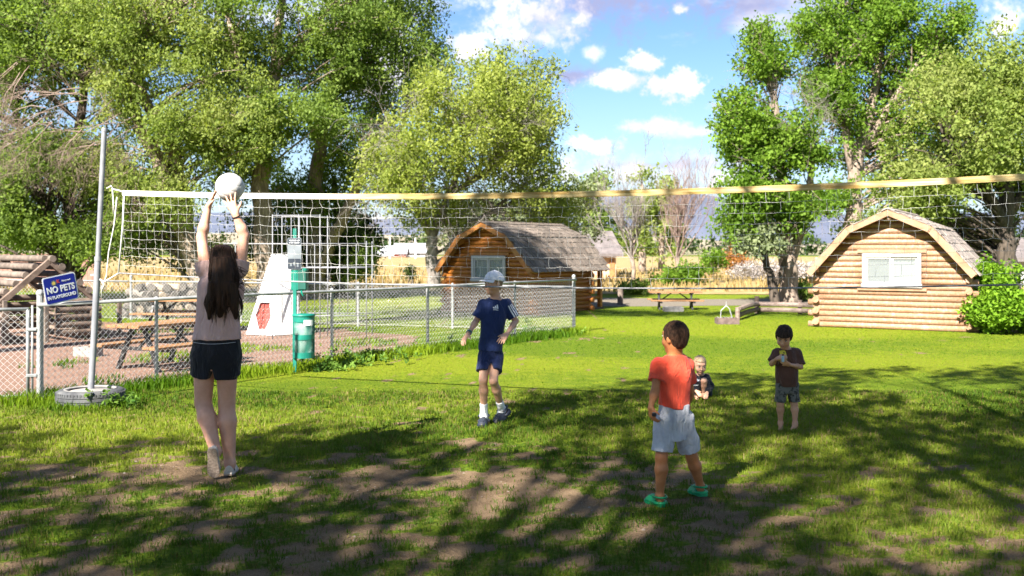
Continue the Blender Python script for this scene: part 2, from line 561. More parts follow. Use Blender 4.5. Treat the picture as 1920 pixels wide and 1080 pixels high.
def sheet(name, outline, z, material, wob=0.25, step=0.8, seed=0):
    """ground sheet with an irregular edge, outline in metres"""
    pts = []
    n = len(outline)
    for i in range(n):
        a, b_ = Vector(outline[i]), Vector(outline[(i + 1) % n])
        m_ = max(1, int((b_ - a).length / step))
        for k in range(m_):
            p = a.lerp(b_, k / m_)
            w = wob * min(1, (b_ - a).length / 3)
            pts.append((p.x + random.uniform(-w, w), p.y + random.uniform(-w, w)))
    bm = bmesh.new()
    vs = [bm.verts.new((p[0], p[1], z)) for p in pts]
    f = bm.faces.new(vs)
    if f.normal.z < 0: f.normal_flip()
    bmesh.ops.triangulate(bm, faces=bm.faces[:])
    me = bpy.data.meshes.new(name)
    bm.to_mesh(me)
    bm.free()
    return tag(link_mesh(name, me, material), kind='structure')

FA = Vector((-5.13, 10.77))            # the front fence starts at the gate post ...
FDIR = Vector((2.6, 3.6)).normalized()
FLEN = 10.92                           # ... and ends at the corner post
FB = FA + FDIR * FLEN
M['mulch'] = mat('pink_gravel', (.115, .058, .039), (.24, .15, .11), 26, .95, bump=.9, bscale=45, dirt=((.09, .055, .045), .6), lo=.25, hi=.75)
M['gravel'] = mat('road_gravel', (.105, .088, .066), (.175, .15, .118), 18, .95, bump=.6, bscale=30)
M['straw'] = mat('dry_grass_ground', (.22, .15, .055), (.33, .245, .11), .9, .95, dirt=((.16, .165, .05), .45))
M['farm'] = mat('far_fields', (.13, .135, .06), (.28, .235, .15), .02, .95)
sheet('playground_gravel', [(-30, 9.2), (-6.3, 9.3), (FA.x - .02, FA.y - .05), FA + FDIR * 3.6 + Vector((-.12, .10)), FA + FDIR * 6.6 + Vector((-.3, .2)), (-1.6, 18.8), (-3.6, 20.4), (-9, 22.4), (-30, 26)], .004, M['mulch'], .22, .5)
sheet('gravel_road', [(-1.5, 29.2), (2.2, 28.8), (6, 28.6), (12, 28.8), (24, 29.5), (40, 31), (40, 35), (24, 33.2), (12, 32.4), (6, 33), (-2, 34)], .005, M['gravel'], .4, 1.2)
sheet('dry_field', [(-70, 52), (-30, 44), (-12, 39), (-3, 37.5), (4, 37), (12, 36), (30, 38), (70, 44), (120, 120), (70, 210), (0, 240), (-90, 210)], .02, M['straw'], 1.2, 4)
sheet('farmland', [(-900, 240), (0, 262), (900, 240), (2600, 2400), (-2600, 2400)], .06, M['farm'], 4, 60)

# ------------------------------------------------------------------ hills and mountains
def hills(name, x0, x1, d, dd, top, material, seed, nx=160, rows=10):
    xs = np.linspace(x0, x1, nx)
    V, Q = [], []
    for j in range(rows + 1):
        f = j / rows
        for i, x in enumerate(xs):
            tt = top(x)
            rid = 0.72 + 0.28 * fbm2(np.array([x / d * 7]), np.array([f * 1.7]), seed, 4)[0]
            V.append((x, d + dd * f, (tt * rid) * math.sin(f * PI / 2) ** 1.1 - 2))
    for j in range(rows):
        for i in range(nx - 1):
            a = j * nx + i
            Q.append((a, a + 1, a + nx + 1, a + nx))
    return tag(link_mesh(name, np_mesh(name, V, Q), material, smooth=True), kind='structure')
M['mountain'] = mat('haze_blue_mountain', (.060, .078, .125), (.09, .105, .155), .002, .95, dirt=((.12, .115, .14), .5))  # dark forest tone with distance haze put in as blue
M['foothill'] = mat('tan_foothill', (.20, .165, .11), (.29, .245, .18), .006, .95, dirt=((.17, .18, .13), .5))
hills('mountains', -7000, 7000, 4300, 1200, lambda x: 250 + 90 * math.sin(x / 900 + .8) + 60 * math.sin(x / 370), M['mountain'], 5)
hills('foothills', -3600, 3600, 2100, 700, lambda x: 42 + 16 * math.sin(x / 420 + 2.2) + 9 * math.sin(x / 150), M['foothill'], 9)

# ================================================================== LEAVES, TREES
def rand_unit(n):
    v = RNG.normal(size=(n, 3))
    return v / np.linalg.norm(v, axis=1, keepdims=True)
def leaf_arrays(cent, rad, per, lw, droop=0.25, flat=0.8, tone_spread=.48, up=.7):
    """rhombic leaves scattered round clump centres; returns verts, quads, tone"""
    cent = np.asarray(cent, float)
    n = len(cent) * per
    c = np.repeat(cent, per, axis=0)
    r = np.repeat(np.broadcast_to(np.asarray(rad, float), (len(cent),)), per)
    off = RNG.normal(size=(n, 3)) * 0.5
    off[:, 2] *= flat
    sd_ = rand_unit(len(cent)) * 1.0
    sd_[:, 2] = -np.abs(sd_[:, 2]) * .6 - droop
    sd_ /= np.linalg.norm(sd_, axis=1, keepdims=True)
    off = off * .62 + np.repeat(sd_, per, axis=0) * (RNG.uniform(-1, 1, n) * .95)[:, None]
    p = c + off * r[:, None]
    a = rand_unit(n) + np.repeat(sd_, per, axis=0) * .5
    a[:, 2] -= droop
    a /= np.linalg.norm(a, axis=1, keepdims=True)
    upv = rand_unit(n) * (1 - up)
    upv[:, 2] += up
    bvec = np.cross(a, upv)
    bvec /= np.linalg.norm(bvec, axis=1, keepdims=True) + 1e-9
    L = lw[0] * RNG.uniform(.65, 1.3, n)
    W = lw[1] * RNG.uniform(.7, 1.25, n)
    nrm = np.cross(a, bvec)
    v = np.empty((n, 4, 3))
    v[:, 0] = p - a * (L * .5)[:, None]
    v[:, 1] = p + bvec * (W * .5)[:, None] + nrm * (W * .12)[:, None] - a * (L * .06)[:, None]
    v[:, 2] = p + a * (L * .5)[:, None]
    v[:, 3] = p - bvec * (W * .5)[:, None] + nrm * (W * .12)[:, None] - a * (L * .06)[:, None]
    q = np.arange(n * 4).reshape(n, 4)
    ct = np.repeat(RNG.uniform(0, 1, len(cent)), per)
    tone = np.clip(.5 + (ct - .5) * tone_spread * 2 * .8 + RNG.normal(size=n) * .16, 0, 1)
    return v.reshape(-1, 3), q, np.repeat(tone, 4)
def blob_points(bl, n, shell=.45, gap=.36, gfreq=.5, seed=0):
    """clump centres in an ellipsoid given in pixels at a distance: (px, py, d, rx, ry, depth radius m)"""
    px, py, d, rx, ry, dr = bl
    out = np.zeros((0, 3))
    c = np.array([gx(px, d), d, gz(py, d)])
    s = np.array([rx / FPX * d, dr, ry / FPX * d])
    for tries in range(60):
        if len(out) >= n:
            break
        u = rand_unit(n) * (RNG.uniform(0, 1, n) ** shell)[:, None]
        p = c + u * s
        k = vnoise3(p[:, 0] * gfreq, p[:, 1] * gfreq, p[:, 2] * gfreq * 1.3, seed) > gap
        k &= p[:, 2] > 0.12
        out = np.concatenate([out, p[k]])
    return out[:n]

def bare(mb, p, d, length, rad, depth, spread=.6, kids=4, lift=.15, n=3, droop=0.0):
    """a leafless branch and its side branches, as thin tubes"""
    pts, rr = [p], [rad]
    q, dirv = Vector(p), Vector(d).normalized()
    seg = 4
    for i in range(seg):
        dirv = (dirv + Vector((random.gauss(0, .22), random.gauss(0, .22), random.gauss(0, .2) + lift * .25 - droop * .3))).normalized()
        q = q + dirv * length / seg
        pts.append(q.copy())
        rr.append(rad * (1 - .75 * (i + 1) / seg))
    mb.tube(pts, rr, n if rad < .03 else 5, cap=False)
    if depth > 0:
        for k in range(kids):
            f = random.uniform(.25, 1.0)
            i = min(seg - 1, int(f * seg))
            s = pts[i].lerp(pts[i + 1], f * seg - i)
            a = (pts[i + 1] - pts[i]).normalized()
            r_ = Vector((random.gauss(0, 1), random.gauss(0, 1), random.gauss(0, 1)))
            r_ = (r_ - a * r_.dot(a)).normalized()
            bare(mb, s, a * (1 - spread * .5) + r_ * spread + Vector((0, 0, lift)), length * random.uniform(.45, .75), max(rad * .5, .0035), depth - 1, spread, kids, lift, n, droop)

def tree(name, label, base, trunks, blobs, leafm, lw, per, clump_r, barkm, group=None, droop=.25, gap=.36, gfreq=.5, branch_every=3, dead=0, dead_mat=None, up=.35, shell=.45, cat='tree', seed=0, twigs=0, extra=None, flat=.8):
    """trunks: list of [(px, py, d, radius m)...]; blobs: list of (px, py, d, rx, ry, dr, clumps)"""
    root = empty(name, base, label, cat, group)
    B = Vector(base)
    clump_r = clump_r * .84
    mb = MB()
    samples = []
    for tr in trunks:
        pts = [P3(a, b_, d) - B if not isinstance(a, Vector) else a - B for a, b_, d, r_ in tr] if not isinstance(tr[0][0], Vector) else [a - B for a, r_ in tr]
        rad = [x[-1] for x in tr]
        # smooth the polyline, with small bends
        P, Rr = [], []
        for i in range(len(pts) - 1):
            for k in range(4):
                f = k / 4
                p = pts[i].lerp(pts[i + 1], f)
                j = rad[i] * .25
                P.append(p + Vector((random.uniform(-j, j), random.uniform(-j, j), 0)) if (i or k) else p)
                Rr.append(rad[i] + (rad[i + 1] - rad[i]) * f)
        P.append(pts[-1]); Rr.append(rad[-1])
        mb.tube(P, Rr, 10)
        samples += [(p, r_) for p, r_ in zip(P, Rr)]
    cl = [blob_points(bl[:6], bl[6], shell, gap, gfreq, seed + 7 * i) for i, bl in enumerate(blobs)] + ([extra] if extra is not None else [])
    cl = np.concatenate(cl) if cl else np.zeros((0, 3))
    bmb = MB()
    for k, c in enumerate(cl):
        if branch_every and k % branch_every == 0 and samples:
            e = Vector(c) - B
            best = min(samples, key=lambda s: random.uniform(0, 1.6) + (s[0] - e).length + max(0, s[0].z - e.z + .25 * (s[0] - e).xy.length) * 1.6)
            s, r_ = best
            L = (e - s).length
            if L < .3: continue
            midp = s.lerp(e, .5) + Vector((random.uniform(-.1, .1) * L, random.uniform(-.1, .1) * L, .10 * L))
            q1 = s.lerp(midp, .55) + Vector((0, 0, .02 * L))
            q3 = midp.lerp(e, .55) + Vector((0, 0, .02 * L))
            r0 = min(r_ * .5, .012 + .011 * L)
            bmb.tube([s, q1, midp, q3, e], [r0, r0 * .75, r0 * .5, r0 * .32, .006], 4, cap=False)
            for w in range(twigs):
                bare(bmb, midp.lerp(e, random.uniform(.2, 1)), rand_dir() + Vector((0, 0, .1)), random.uniform(.5, 1.1), .009, 1, .7, 3)
    mb.build('trunk', barkm, root, smooth=True)
    if bmb.v:
        bmb.build('branches', barkm, root, smooth=True, kind='stuff')
    if len(cl):
        v, q, tn = leaf_arrays(cl, clump_r, per, lw, droop, flat=flat, up=up)
        v -= np.array(base)
        link_mesh('crown', np_mesh('crown', v, q, attrs={'tone': tn}), leafm, root, kind='stuff')
    if dead and dead_mat:
        dm_ = MB()
        for (a, b_, d, dirv, ln, n_) in dead:
            for k in range(n_):
                p = P3(a + random.uniform(-22, 22), b_ + random.uniform(-18, 18), d) - B
                bare(dm_, p, Vector(dirv) + Vector((random.gauss(0, .28), random.gauss(0, .4), random.gauss(0, .28))), ln * random.uniform(.55, 1.1), .016, 3, .62, 4, 0.0, 3, .22)
        dm_.build('dead_branches', dead_mat, root, smooth=True, kind='stuff')
    return root
def rand_dir():
    return Vector((random.gauss(0, 1), random.gauss(0, 1), random.gauss(0, 1))).normalized()

M['leaf_elm'] = leaf_mat('elm_leaf', (.070, .125, .020), (.215, .295, .065), .5, yellow=(.24, .325, .085))
M['leaf_cotton'] = leaf_mat('cottonwood_leaf', (.070, .145, .014), (.19, .30, .04), .5)
M['leaf_pale'] = leaf_mat('pale_leaf', (.12, .18, .035), (.27, .33, .085), .5, yellow=(.30, .33, .11))
M['leaf_olive'] = leaf_mat('olive_leaf', (.15, .20, .035), (.32, .37, .085), .5, yellow=(.34, .37, .11))
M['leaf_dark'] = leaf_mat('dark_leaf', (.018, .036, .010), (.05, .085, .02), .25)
M['leaf_grey'] = leaf_mat('grey_green_leaf', (.11, .14, .07), (.21, .25, .13), .3)
M['leaf_vine'] = leaf_mat('vine_leaf', (.09, .19, .012), (.21, .36, .03), .4)
M['leaf_sage'] = leaf_mat('sage_leaf', (.28, .25, .25), (.44, .40, .39), .2)
M['leaf_orange'] = leaf_mat('orange_leaf', (.26, .11, .03), (.36, .18, .06), .25)

def gp(px, d):
    return Vector((gx(px, d), d, 0))
# ---- the stand of elms on the left
tree('elm_tree', 'large dark double-stemmed elm at the far left above the log playhouse', gp(118, 31),
     [[(128, 560, 31, .27), (118, 470, 31, .23), (90, 400, 31, .19), (50, 300, 31.5, .14), (20, 180, 32, .08)],
      [(134, 555, 31, .24), (142, 470, 31, .20), (128, 360, 31, .16), (150, 230, 30.5, .14), (170, 90, 30, .08)]],
     [(60, 110, 31, 230, 150, 3.2, 230), (60, 60, 29.6, 170, 90, 1.6, 100), (150, 330, 32.5, 170, 110, 2.2, 120), (-60, 300, 31.5, 150, 160, 2.5, 90), (120, -60, 31, 260, 110, 3, 130), (30, 420, 33, 110, 60, 1.6, 60), (215, 410, 34, 90, 90, 1.5, 70), (30, 415, 29.6, 95, 55, 1.2, 70), (180, 440, 29.4, 60, 45, 1.0, 34), (260, 395, 29.2, 60, 55, 1.0, 36), (-20, 350, 29.5, 80, 70, 1.2, 50), (90, 300, 29.4, 110, 60, 1.2, 60)],
     M['leaf_elm'], (.125, .068), 84, .62, M['bark_dark'], group='trees beyond the playground', seed=3,
     dead=[(285, 190, 28.6, (-1, -.3, -.02), 2.6, 4), (235, 215, 28, (-1, -.2, -.25), 2.4, 4), (150, 175, 27.5, (-1, 0, -.25), 2.2, 5), (80, 215, 27, (-.9, -.2, -.4), 1.9, 6), (40, 130, 27.5, (-.7, 0, -.55), 2.0, 5), (170, 260, 27.4, (-.8, -.2, -.6), 1.6, 5), (20, 260, 27.4, (-.8, -.2, -.6), 1.6, 5)], dead_mat=M['twig'])
tree('elm_tree', 'elm with two pale stems leaning left behind the girl and playground', gp(395, 30),
     [[(398, 575, 30, .33), (372, 500, 30, .30), (345, 425, 30, .27), (300, 300, 29.5, .22), (262, 240, 29, .17), (235, 120, 29, .09)],
      [(352, 440, 30, .22), (345, 370, 30, .20), (325, 275, 29.6, .19), (270, 185, 29.2, .15), (240, 60, 29, .08)]],
     [(330, 120, 30, 190, 150, 2.6, 200), (430, 230, 29, 120, 110, 1.8, 120), (230, 330, 30, 120, 80, 1.7, 80), (300, 370, 28.6, 90, 50, 1.1, 45), (300, -60, 30, 240, 100, 2.6, 120), (250, 60, 28.4, 150, 90, 1.4, 95), (330, 230, 28.2, 90, 70, 1.1, 46), (210, 170, 28.3, 70, 60, 1.0, 26), (420, 320, 30.6, 55, 50, 1.0, 22), (262, 430, 33.5, 75, 65, 1.3, 60), (350, 470, 34, 80, 55, 1.2, 40)],
     M['leaf_pale'], (.125, .06), 84, .58, M['bark'], group='trees beyond the playground', seed=21, droop=.5,
     dead=[(265, 240, 28.4, (-.6, -.2, -.8), 1.5, 4), (225, 330, 28.6, (-.5, 0, -.5), 1.2, 2)], dead_mat=M['twig'])
tree('elm_tree', 'tall elm with an upright rough trunk just right of the girl\'s raised arms', gp(503, 31),
     [[(508, 590, 31, .40), (503, 520, 31, .34), (494, 430, 31, .31), (490, 330, 31, .27), (502, 230, 31, .22), (516, 120, 31, .17), (528, 20, 31, .11), (535, -80, 31, .06)],
      [(500, 250, 31, .16), (455, 150, 30.6, .12), (430, 40, 30.4, .07)], [(514, 130, 31, .12), (580, 60, 31, .09), (640, -10, 31, .05)]],
     [(560, 250, 30, 110, 80, 1.8, 95), (450, 60, 30.5, 130, 110, 2.2, 130), (610, 60, 31.5, 150, 110, 2.4, 130), (520, -90, 31, 260, 90, 2.8, 120), (465, 290, 31, 60, 50, 1.0, 26), (520, 400, 33, 100, 90, 1.4, 75)],
     M['leaf_elm'], (.125, .064), 84, .58, M['bark'], group='trees beyond the playground', seed=40, droop=.4, gap=.44, branch_every=4)
tree('elm_tree', 'broad elm with a forked trunk behind the pet waste station', gp(596, 33),
     [[(600, 580, 33.0, .36), (594, 500, 33.0, .31), (590, 420, 33.0, .28), (592, 350, 33.0, .25), (600, 260, 33.0, .20), (625, 160, 33.0, .14), (650, 40, 33.0, .08)],
      [(594, 520, 33.0, .25), (618, 460, 32.7, .22), (645, 405, 32.4, .19), (668, 360, 32.2, .14), (690, 280, 32.0, .08)]],
     [(700, 120, 33.0, 170, 110, 2.4, 190), (640, 250, 32.6, 120, 90, 1.8, 110), (600, 360, 33.6, 110, 70, 1.6, 75), (730, 10, 33.0, 125, 70, 2.2, 105), (640, 450, 34.0, 60, 70, 1.4, 70), (660, 480, 33.4, 40, 40, 1.0, 28), (690, -70, 33.0, 180, 60, 2.2, 80), (800, 110, 33.5, 55, 40, 1.0, 26)],
     M['leaf_elm'], (.125, .064), 84, .58, M['bark'], group='trees beyond the playground', seed=58, droop=.35, branch_every=4, gap=.42)
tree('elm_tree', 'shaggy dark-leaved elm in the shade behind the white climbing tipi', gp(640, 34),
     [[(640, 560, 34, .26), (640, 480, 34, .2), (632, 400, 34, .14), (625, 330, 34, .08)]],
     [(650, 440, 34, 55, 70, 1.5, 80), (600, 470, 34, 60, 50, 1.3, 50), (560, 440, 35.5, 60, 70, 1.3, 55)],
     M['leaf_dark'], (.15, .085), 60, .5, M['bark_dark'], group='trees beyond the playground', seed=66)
# ---- olive tree in the middle
tree('willow_tree', 'round pale yellow-green tree full of bare twigs behind the middle cabin', gp(812, 31),
     [[(815, 545, 31.0, .22), (808, 480, 31.0, .19), (812, 440, 31.0, .17), (840, 370, 31.0, .12), (870, 290, 31.0, .08), (895, 200, 31.0, .04)],
      [(810, 445, 31.0, .11), (770, 380, 30.6, .08), (740, 300, 30.4, .05)], [(842, 365, 31.0, .09), (920, 320, 30.5, .07), (990, 260, 30.5, .04)],
      [(835, 470, 31.0, .10), (880, 420, 30.799999999999997, .08), (960, 380, 30.6, .04)]],
     [(890, 225, 29.5, 150, 115, 2.6, 210), (775, 300, 29.0, 105, 105, 2.0, 130), (990, 290, 30.0, 85, 120, 2.0, 125), (960, 160, 30.5, 90, 65, 1.6, 60), (720, 330, 30.0, 55, 60, 1.4, 30), (860, 400, 31.5, 120, 50, 1.6, 50), (1050, 390, 31.5, 60, 55, 1.3, 45)],
     M['leaf_olive'], (.125, .06), 76, .58, M['twig_grey'], group='trees behind the cabins', seed=80, droop=.25, gap=.33, branch_every=2, twigs=2,
     dead=[(860, 300, 29.5, (.1, -.3, -.8), 1.8, 4), (800, 270, 29.4, (-.5, -.3, .1), 1.9, 4), (900, 380, 29.6, (.6, 0, -.4), 1.6, 4), (950, 250, 29.6, (.5, -.3, .3), 1.6, 3), (760, 350, 29.6, (-.6, -.2, -.2), 1.5, 3), (840, 420, 29.6, (.5, -.1, -.3), 1.4, 3)], dead_mat=M['twig_grey'])
tree('shade_tree', 'dense mid-green tree directly behind the ridge of the middle cabin', gp(1000, 47),
     [[(1000, 545, 47, .3), (1000, 470, 47, .25), (995, 400, 47, .12)]],
     [(980, 400, 47, 110, 45, 2.2, 90), (1060, 420, 48, 70, 50, 1.8, 65), (860, 415, 46, 75, 45, 1.7, 55), (1090, 370, 47, 40, 40, 1.2, 28)],
     M['leaf_grey'], (.19, .11), 50, .62, M['bark'], group='trees behind the cabins', seed=91)
# ---- far trees in the gap
tree('poplar_tree', 'small green tree left of the grey leafless tree in the gap', gp(1120, 62),
     [[(1120, 520, 62, .25), (1120, 430, 62, .2), (1118, 360, 62, .08)]],
     [(1120, 375, 62, 38, 48, 2, 60), (1135, 420, 62, 42, 40, 1.8, 45), (1100, 450, 62, 40, 30, 1.6, 26)],
     M['leaf_elm'], (.24, .14), 48, .75, M['bark'], group='trees behind the cabins', seed=97)
tree('poplar_tree', 'twin-topped green tree behind the grey leafless tree', gp(1225, 72),
     [[(1205, 520, 72, .3), (1205, 430, 72, .22), (1203, 340, 72, .08)], [(1240, 520, 72, .25), (1242, 430, 72, .2), (1245, 350, 72, .08)]],
     [(1205, 370, 72, 30, 58, 2, 62), (1245, 375, 72, 28, 52, 2, 52), (1220, 450, 72, 62, 45, 2.2, 55)],
     M['leaf_pale'], (.26, .15), 46, .8, M['bark'], group='trees behind the cabins', seed=103)
def bare_tree(name, label, px, d, top_py, spread_px, n, material, seed, rad=.10):
    random.seed(seed)
    root = empty(name, gp(px, d), label, 'tree', 'leafless trees by the gravel road')
    H = gz(top_py, d)
    w = spread_px / FPX * d
    mb = MB()
    st = [Vector((0, 0, -.05)), Vector((.03, 0, H * .16)), Vector((-.04, .03, H * .3)), Vector((.05, 0, H * .45))]
    mb.tube(st, [rad, rad * .85, rad * .7, rad * .5], 8)
    mb.build('trunk', M['bark'], root, smooth=True)
    bmb = MB()
    for k in range(n):
        f = random.uniform(.12, .46)
        i = min(2, int(f / .46 * 3))
        p = st[i].lerp(st[i + 1], random.random())
        a = random.uniform(0, 2 * PI)
        out_ = random.uniform(.25, .8) * w * 1.1
        dirv = Vector((math.cos(a) * out_, math.sin(a) * out_, H * random.uniform(.5, .75)))
        bare(bmb, p, dirv, H * random.uniform(.35, .62), rad * .34, 3, .42, 4, .45, 3)
    bmb.build('branches', material, root, smooth=True, kind='stuff')
    return root
bare_tree('bare_tree', 'grey leafless tree standing right of the middle cabin porch', 1187, 43, 335, 60, 17, M['twig_grey'], 5)
bare_tree('bare_tree', 'pinkish-brown leafless tree above the far picnic table', 1272, 46, 345, 62, 19, M['twig_pink'], 8, .12)
random.seed(77)
def shrub(name, label, px, d, blobs, leafm, lw, per, rad, cat='shrub', group=None, stems=8, seed=0, gap=.3, up=.6):
    root = empty(name, gp(px, d), label, cat, group)
    B = np.array(root.location)
    cl = np.concatenate([blob_points(b_[:6], b_[6], .5, gap, .9, seed + i) for i, b_ in enumerate(blobs)])
    v, q, tn = leaf_arrays(cl, rad, per, lw, .1, up=up)
    v[:, 2] = np.maximum(v[:, 2], .01)
    link_mesh('foliage', np_mesh('foliage', v - B, q, attrs={'tone': tn}), leafm, root, kind='stuff')
    mb = MB()
    for k in range(stems):
        c = Vector(cl[random.randrange(len(cl))]) - Vector(B)
        s = Vector((c.x * .5 + random.uniform(-.1, .1), c.y * .5, 0))
        mb.tube([s, s.lerp(c, .5) + Vector((0, 0, .08)), c], [.016, .011, .005], 4, cap=False)
    mb.build('stems', M['bark'], root, kind='stuff')
    return root
shrub('bush', 'bright green bush at the foot of the pinkish leafless tree', 1275, 44.5, [(1258, 525, 44.5, 36, 20, 1.0, 36), (1300, 518, 44.8, 30, 28, 1.0, 36)], M['leaf_cotton'], (.17, .1), 34, .42, group='bushes by the gravel road', seed=1)
shrub('bush', 'small rounded green bush in front of the orange bush', 1335, 58, [(1336, 488, 58, 22, 18, 1, 34)], M['leaf_cotton'], (.2, .12), 34, .5, group='bushes by the gravel road', seed=2)
shrub('bush', 'orange-leaved bush beyond the gravel road', 1380, 64, [(1378, 487, 64, 27, 17, 1, 44)], M['leaf_orange'], (.2, .12), 34, .55, group='bushes by the gravel road', seed=3)
shrub('bush', 'low dark green bush at the foot of the grey leafless tree', 1187, 36, [(1188, 545, 36, 26, 18, .7, 34)], M['leaf_elm'], (.15, .09), 34, .3, group='bushes by the gravel road', seed=4)
shrub('sagebrush', 'wide pale lavender sagebrush patch beyond the right-hand trees', 1440, 52, [(1440, 512, 52, 75, 20, 2, 120), (1520, 510, 53, 40, 22, 1.5, 50)], M['leaf_sage'], (.16, .06), 36, .4, group='bushes by the gravel road', seed=5)
shrub('bush', 'dark green bush between the two trunks left of the right cabin', 1500, 31.5, [(1505, 548, 31.5, 22, 20, .7, 30)], M['leaf_elm'], (.13, .08), 34, .28, group='bushes by the gravel road', seed=6)
shrub('bush', 'small dark young conifer in the dry field left of the middle cabin', 768, 44, [(768, 512, 44, 10, 20, .3, 16)], M['leaf_dark'], (.12, .05), 40, .22, group='bushes by the gravel road', seed=7)
# ---- right-hand trees
tree('cottonwood_tree', 'cottonwood with a pale double trunk left of the right cabin', gp(1481, 30.5),
     [[(1483, 572, 30.5, .30), (1480, 520, 30.5, .26), (1476, 460, 30.5, .23), (1470, 380, 30.5, .19), (1462, 290, 30.5, .14), (1450, 170, 30.5, .07)],
      [(1478, 500, 30.5, .17), (1500, 440, 30.3, .14), (1520, 360, 30.2, .11), (1525, 260, 30, .06)]],
     [(1455, 300, 30, 90, 120, 1.6, 58), (1450, 190, 30.2, 75, 75, 1.4, 44), (1425, 240, 30, 80, 75, 1.7, 60), (1395, 350, 29.8, 66, 55, 1.4, 58), (1440, 130, 30.5, 55, 65, 1.4, 54), (1490, 390, 29.6, 75, 48, 1.3, 62), (1520, 300, 30.4, 50, 60, 1.2, 38), (1390, 235, 30.2, 50, 75, 1.3, 40), (1425, 60, 30.5, 26, 30, .8, 12), (1385, 415, 29.8, 55, 30, 1.0, 30)],
     M['leaf_cotton'], (.125, .082), 76, .52, M['bark'], group='trees around the right cabin', seed=120, gap=.45, branch_every=2, twigs=1,
     dead=[(1500, 230, 30, (0, -.2, 1), 1.6, 4), (1530, 300, 30, (.3, -.2, .9), 1.3, 2)], dead_mat=M['twig_grey'])
tree('young_tree', 'smaller dark forked tree at the left of the double-trunked cottonwood', gp(1450, 30),
     [[(1453, 575, 30, .15), (1448, 530, 30, .13), (1435, 490, 30, .09), (1425, 450, 30, .05)], [(1450, 545, 30, .10), (1468, 500, 29.8, .08), (1478, 460, 29.7, .04)]],
     [(1422, 455, 29.5, 45, 36, .9, 32)], M['leaf_grey'], (.13, .08), 50, .42, M['bark_dark'], group='trees around the right cabin', seed=130)
tree('cottonwood_tree', 'tallest cottonwood with dark crooked limbs behind the right cabin', gp(1600, 38),
     [[(1600, 545, 38, .42), (1600, 460, 38, .36), (1598, 380, 38, .30), (1605, 300, 38, .25), (1630, 220, 38, .19), (1650, 120, 38, .12), (1660, 0, 38, .06)],
      [(1600, 330, 38, .2), (1585, 240, 37.6, .15), (1570, 120, 37.5, .08)], [(1610, 290, 38, .17), (1680, 180, 37.6, .12), (1740, 90, 37.4, .06)]],
     [(1620, 130, 38, 120, 110, 2.2, 66), (1710, 170, 38.2, 110, 100, 2.0, 56), (1650, 280, 38.4, 95, 75, 1.8, 84), (1750, 330, 38.6, 80, 60, 1.8, 50), (1545, 200, 38, 45, 70, 1.4, 34), (1600, 60, 38, 110, 80, 2.2, 110), (1690, 50, 38.5, 130, 90, 2.6, 140), (1600, 190, 37.4, 75, 50, 1.6, 44), (1560, 350, 37.6, 50, 50, 1.4, 32), (1700, 190, 38.5, 110, 70, 2.0, 90), (1640, -60, 38, 180, 60, 2.4, 90), (1530, 50, 38, 50, 50, 1.2, 34), (1550, 130, 38, 45, 70, 1.3, 40), (1790, 110, 38.6, 80, 90, 1.8, 60)],
     M['leaf_cotton'], (.14, .09), 76, .66, M['bark'], group='trees around the right cabin', seed=140, gap=.43, branch_every=2, twigs=1)
tree('ash_tree', 'wide pale green tree rising over the right edge behind the bright bush', gp(1895, 29),
     [[(1893, 575, 29, .30), (1890, 500, 29, .27), (1886, 420, 29, .24), (1890, 330, 29, .19), (1880, 230, 29, .13), (1860, 110, 29, .06)],
      [(1888, 430, 29, .16), (1840, 340, 28.6, .12), (1770, 260, 28.4, .07)], [(1890, 400, 29, .16), (1960, 320, 29, .12), (2020, 220, 29, .06)]],
     [(1800, 260, 28.5, 130, 100, 2.0, 190), (1880, 150, 29, 120, 90, 2.0, 150), (1780, 170, 29.4, 90, 60, 1.4, 50), (1730, 350, 28.5, 90, 60, 1.5, 95), (1880, 350, 29.8, 110, 70, 1.5, 95), (2000, 250, 29, 120, 150, 2, 90), (1700, 430, 31.5, 130, 40, 1.3, 70), (1790, 430, 30.5, 110, 60, 1.4, 70)],
     M['leaf_pale'], (.125, .07), 80, .54, M['bark_dark'], group='trees around the right cabin', seed=150, gap=.38, branch_every=3, twigs=1)
shrub('vine_bush', 'bright yellow-green leafy bush beside the right cabin', 1870, 19.6,
      [(1870, 585, 19.4, 52, 42, .55, 120), (1905, 545, 19.8, 60, 50, .6, 120), (1850, 525, 20.0, 22, 36, .4, 44), (1940, 590, 19.5, 60, 45, .6, 90), (1845, 605, 19.2, 26, 18, .35, 40)],
      M['leaf_vine'], (.085, .065), 36, .19, stems=14, seed=8, gap=.22)
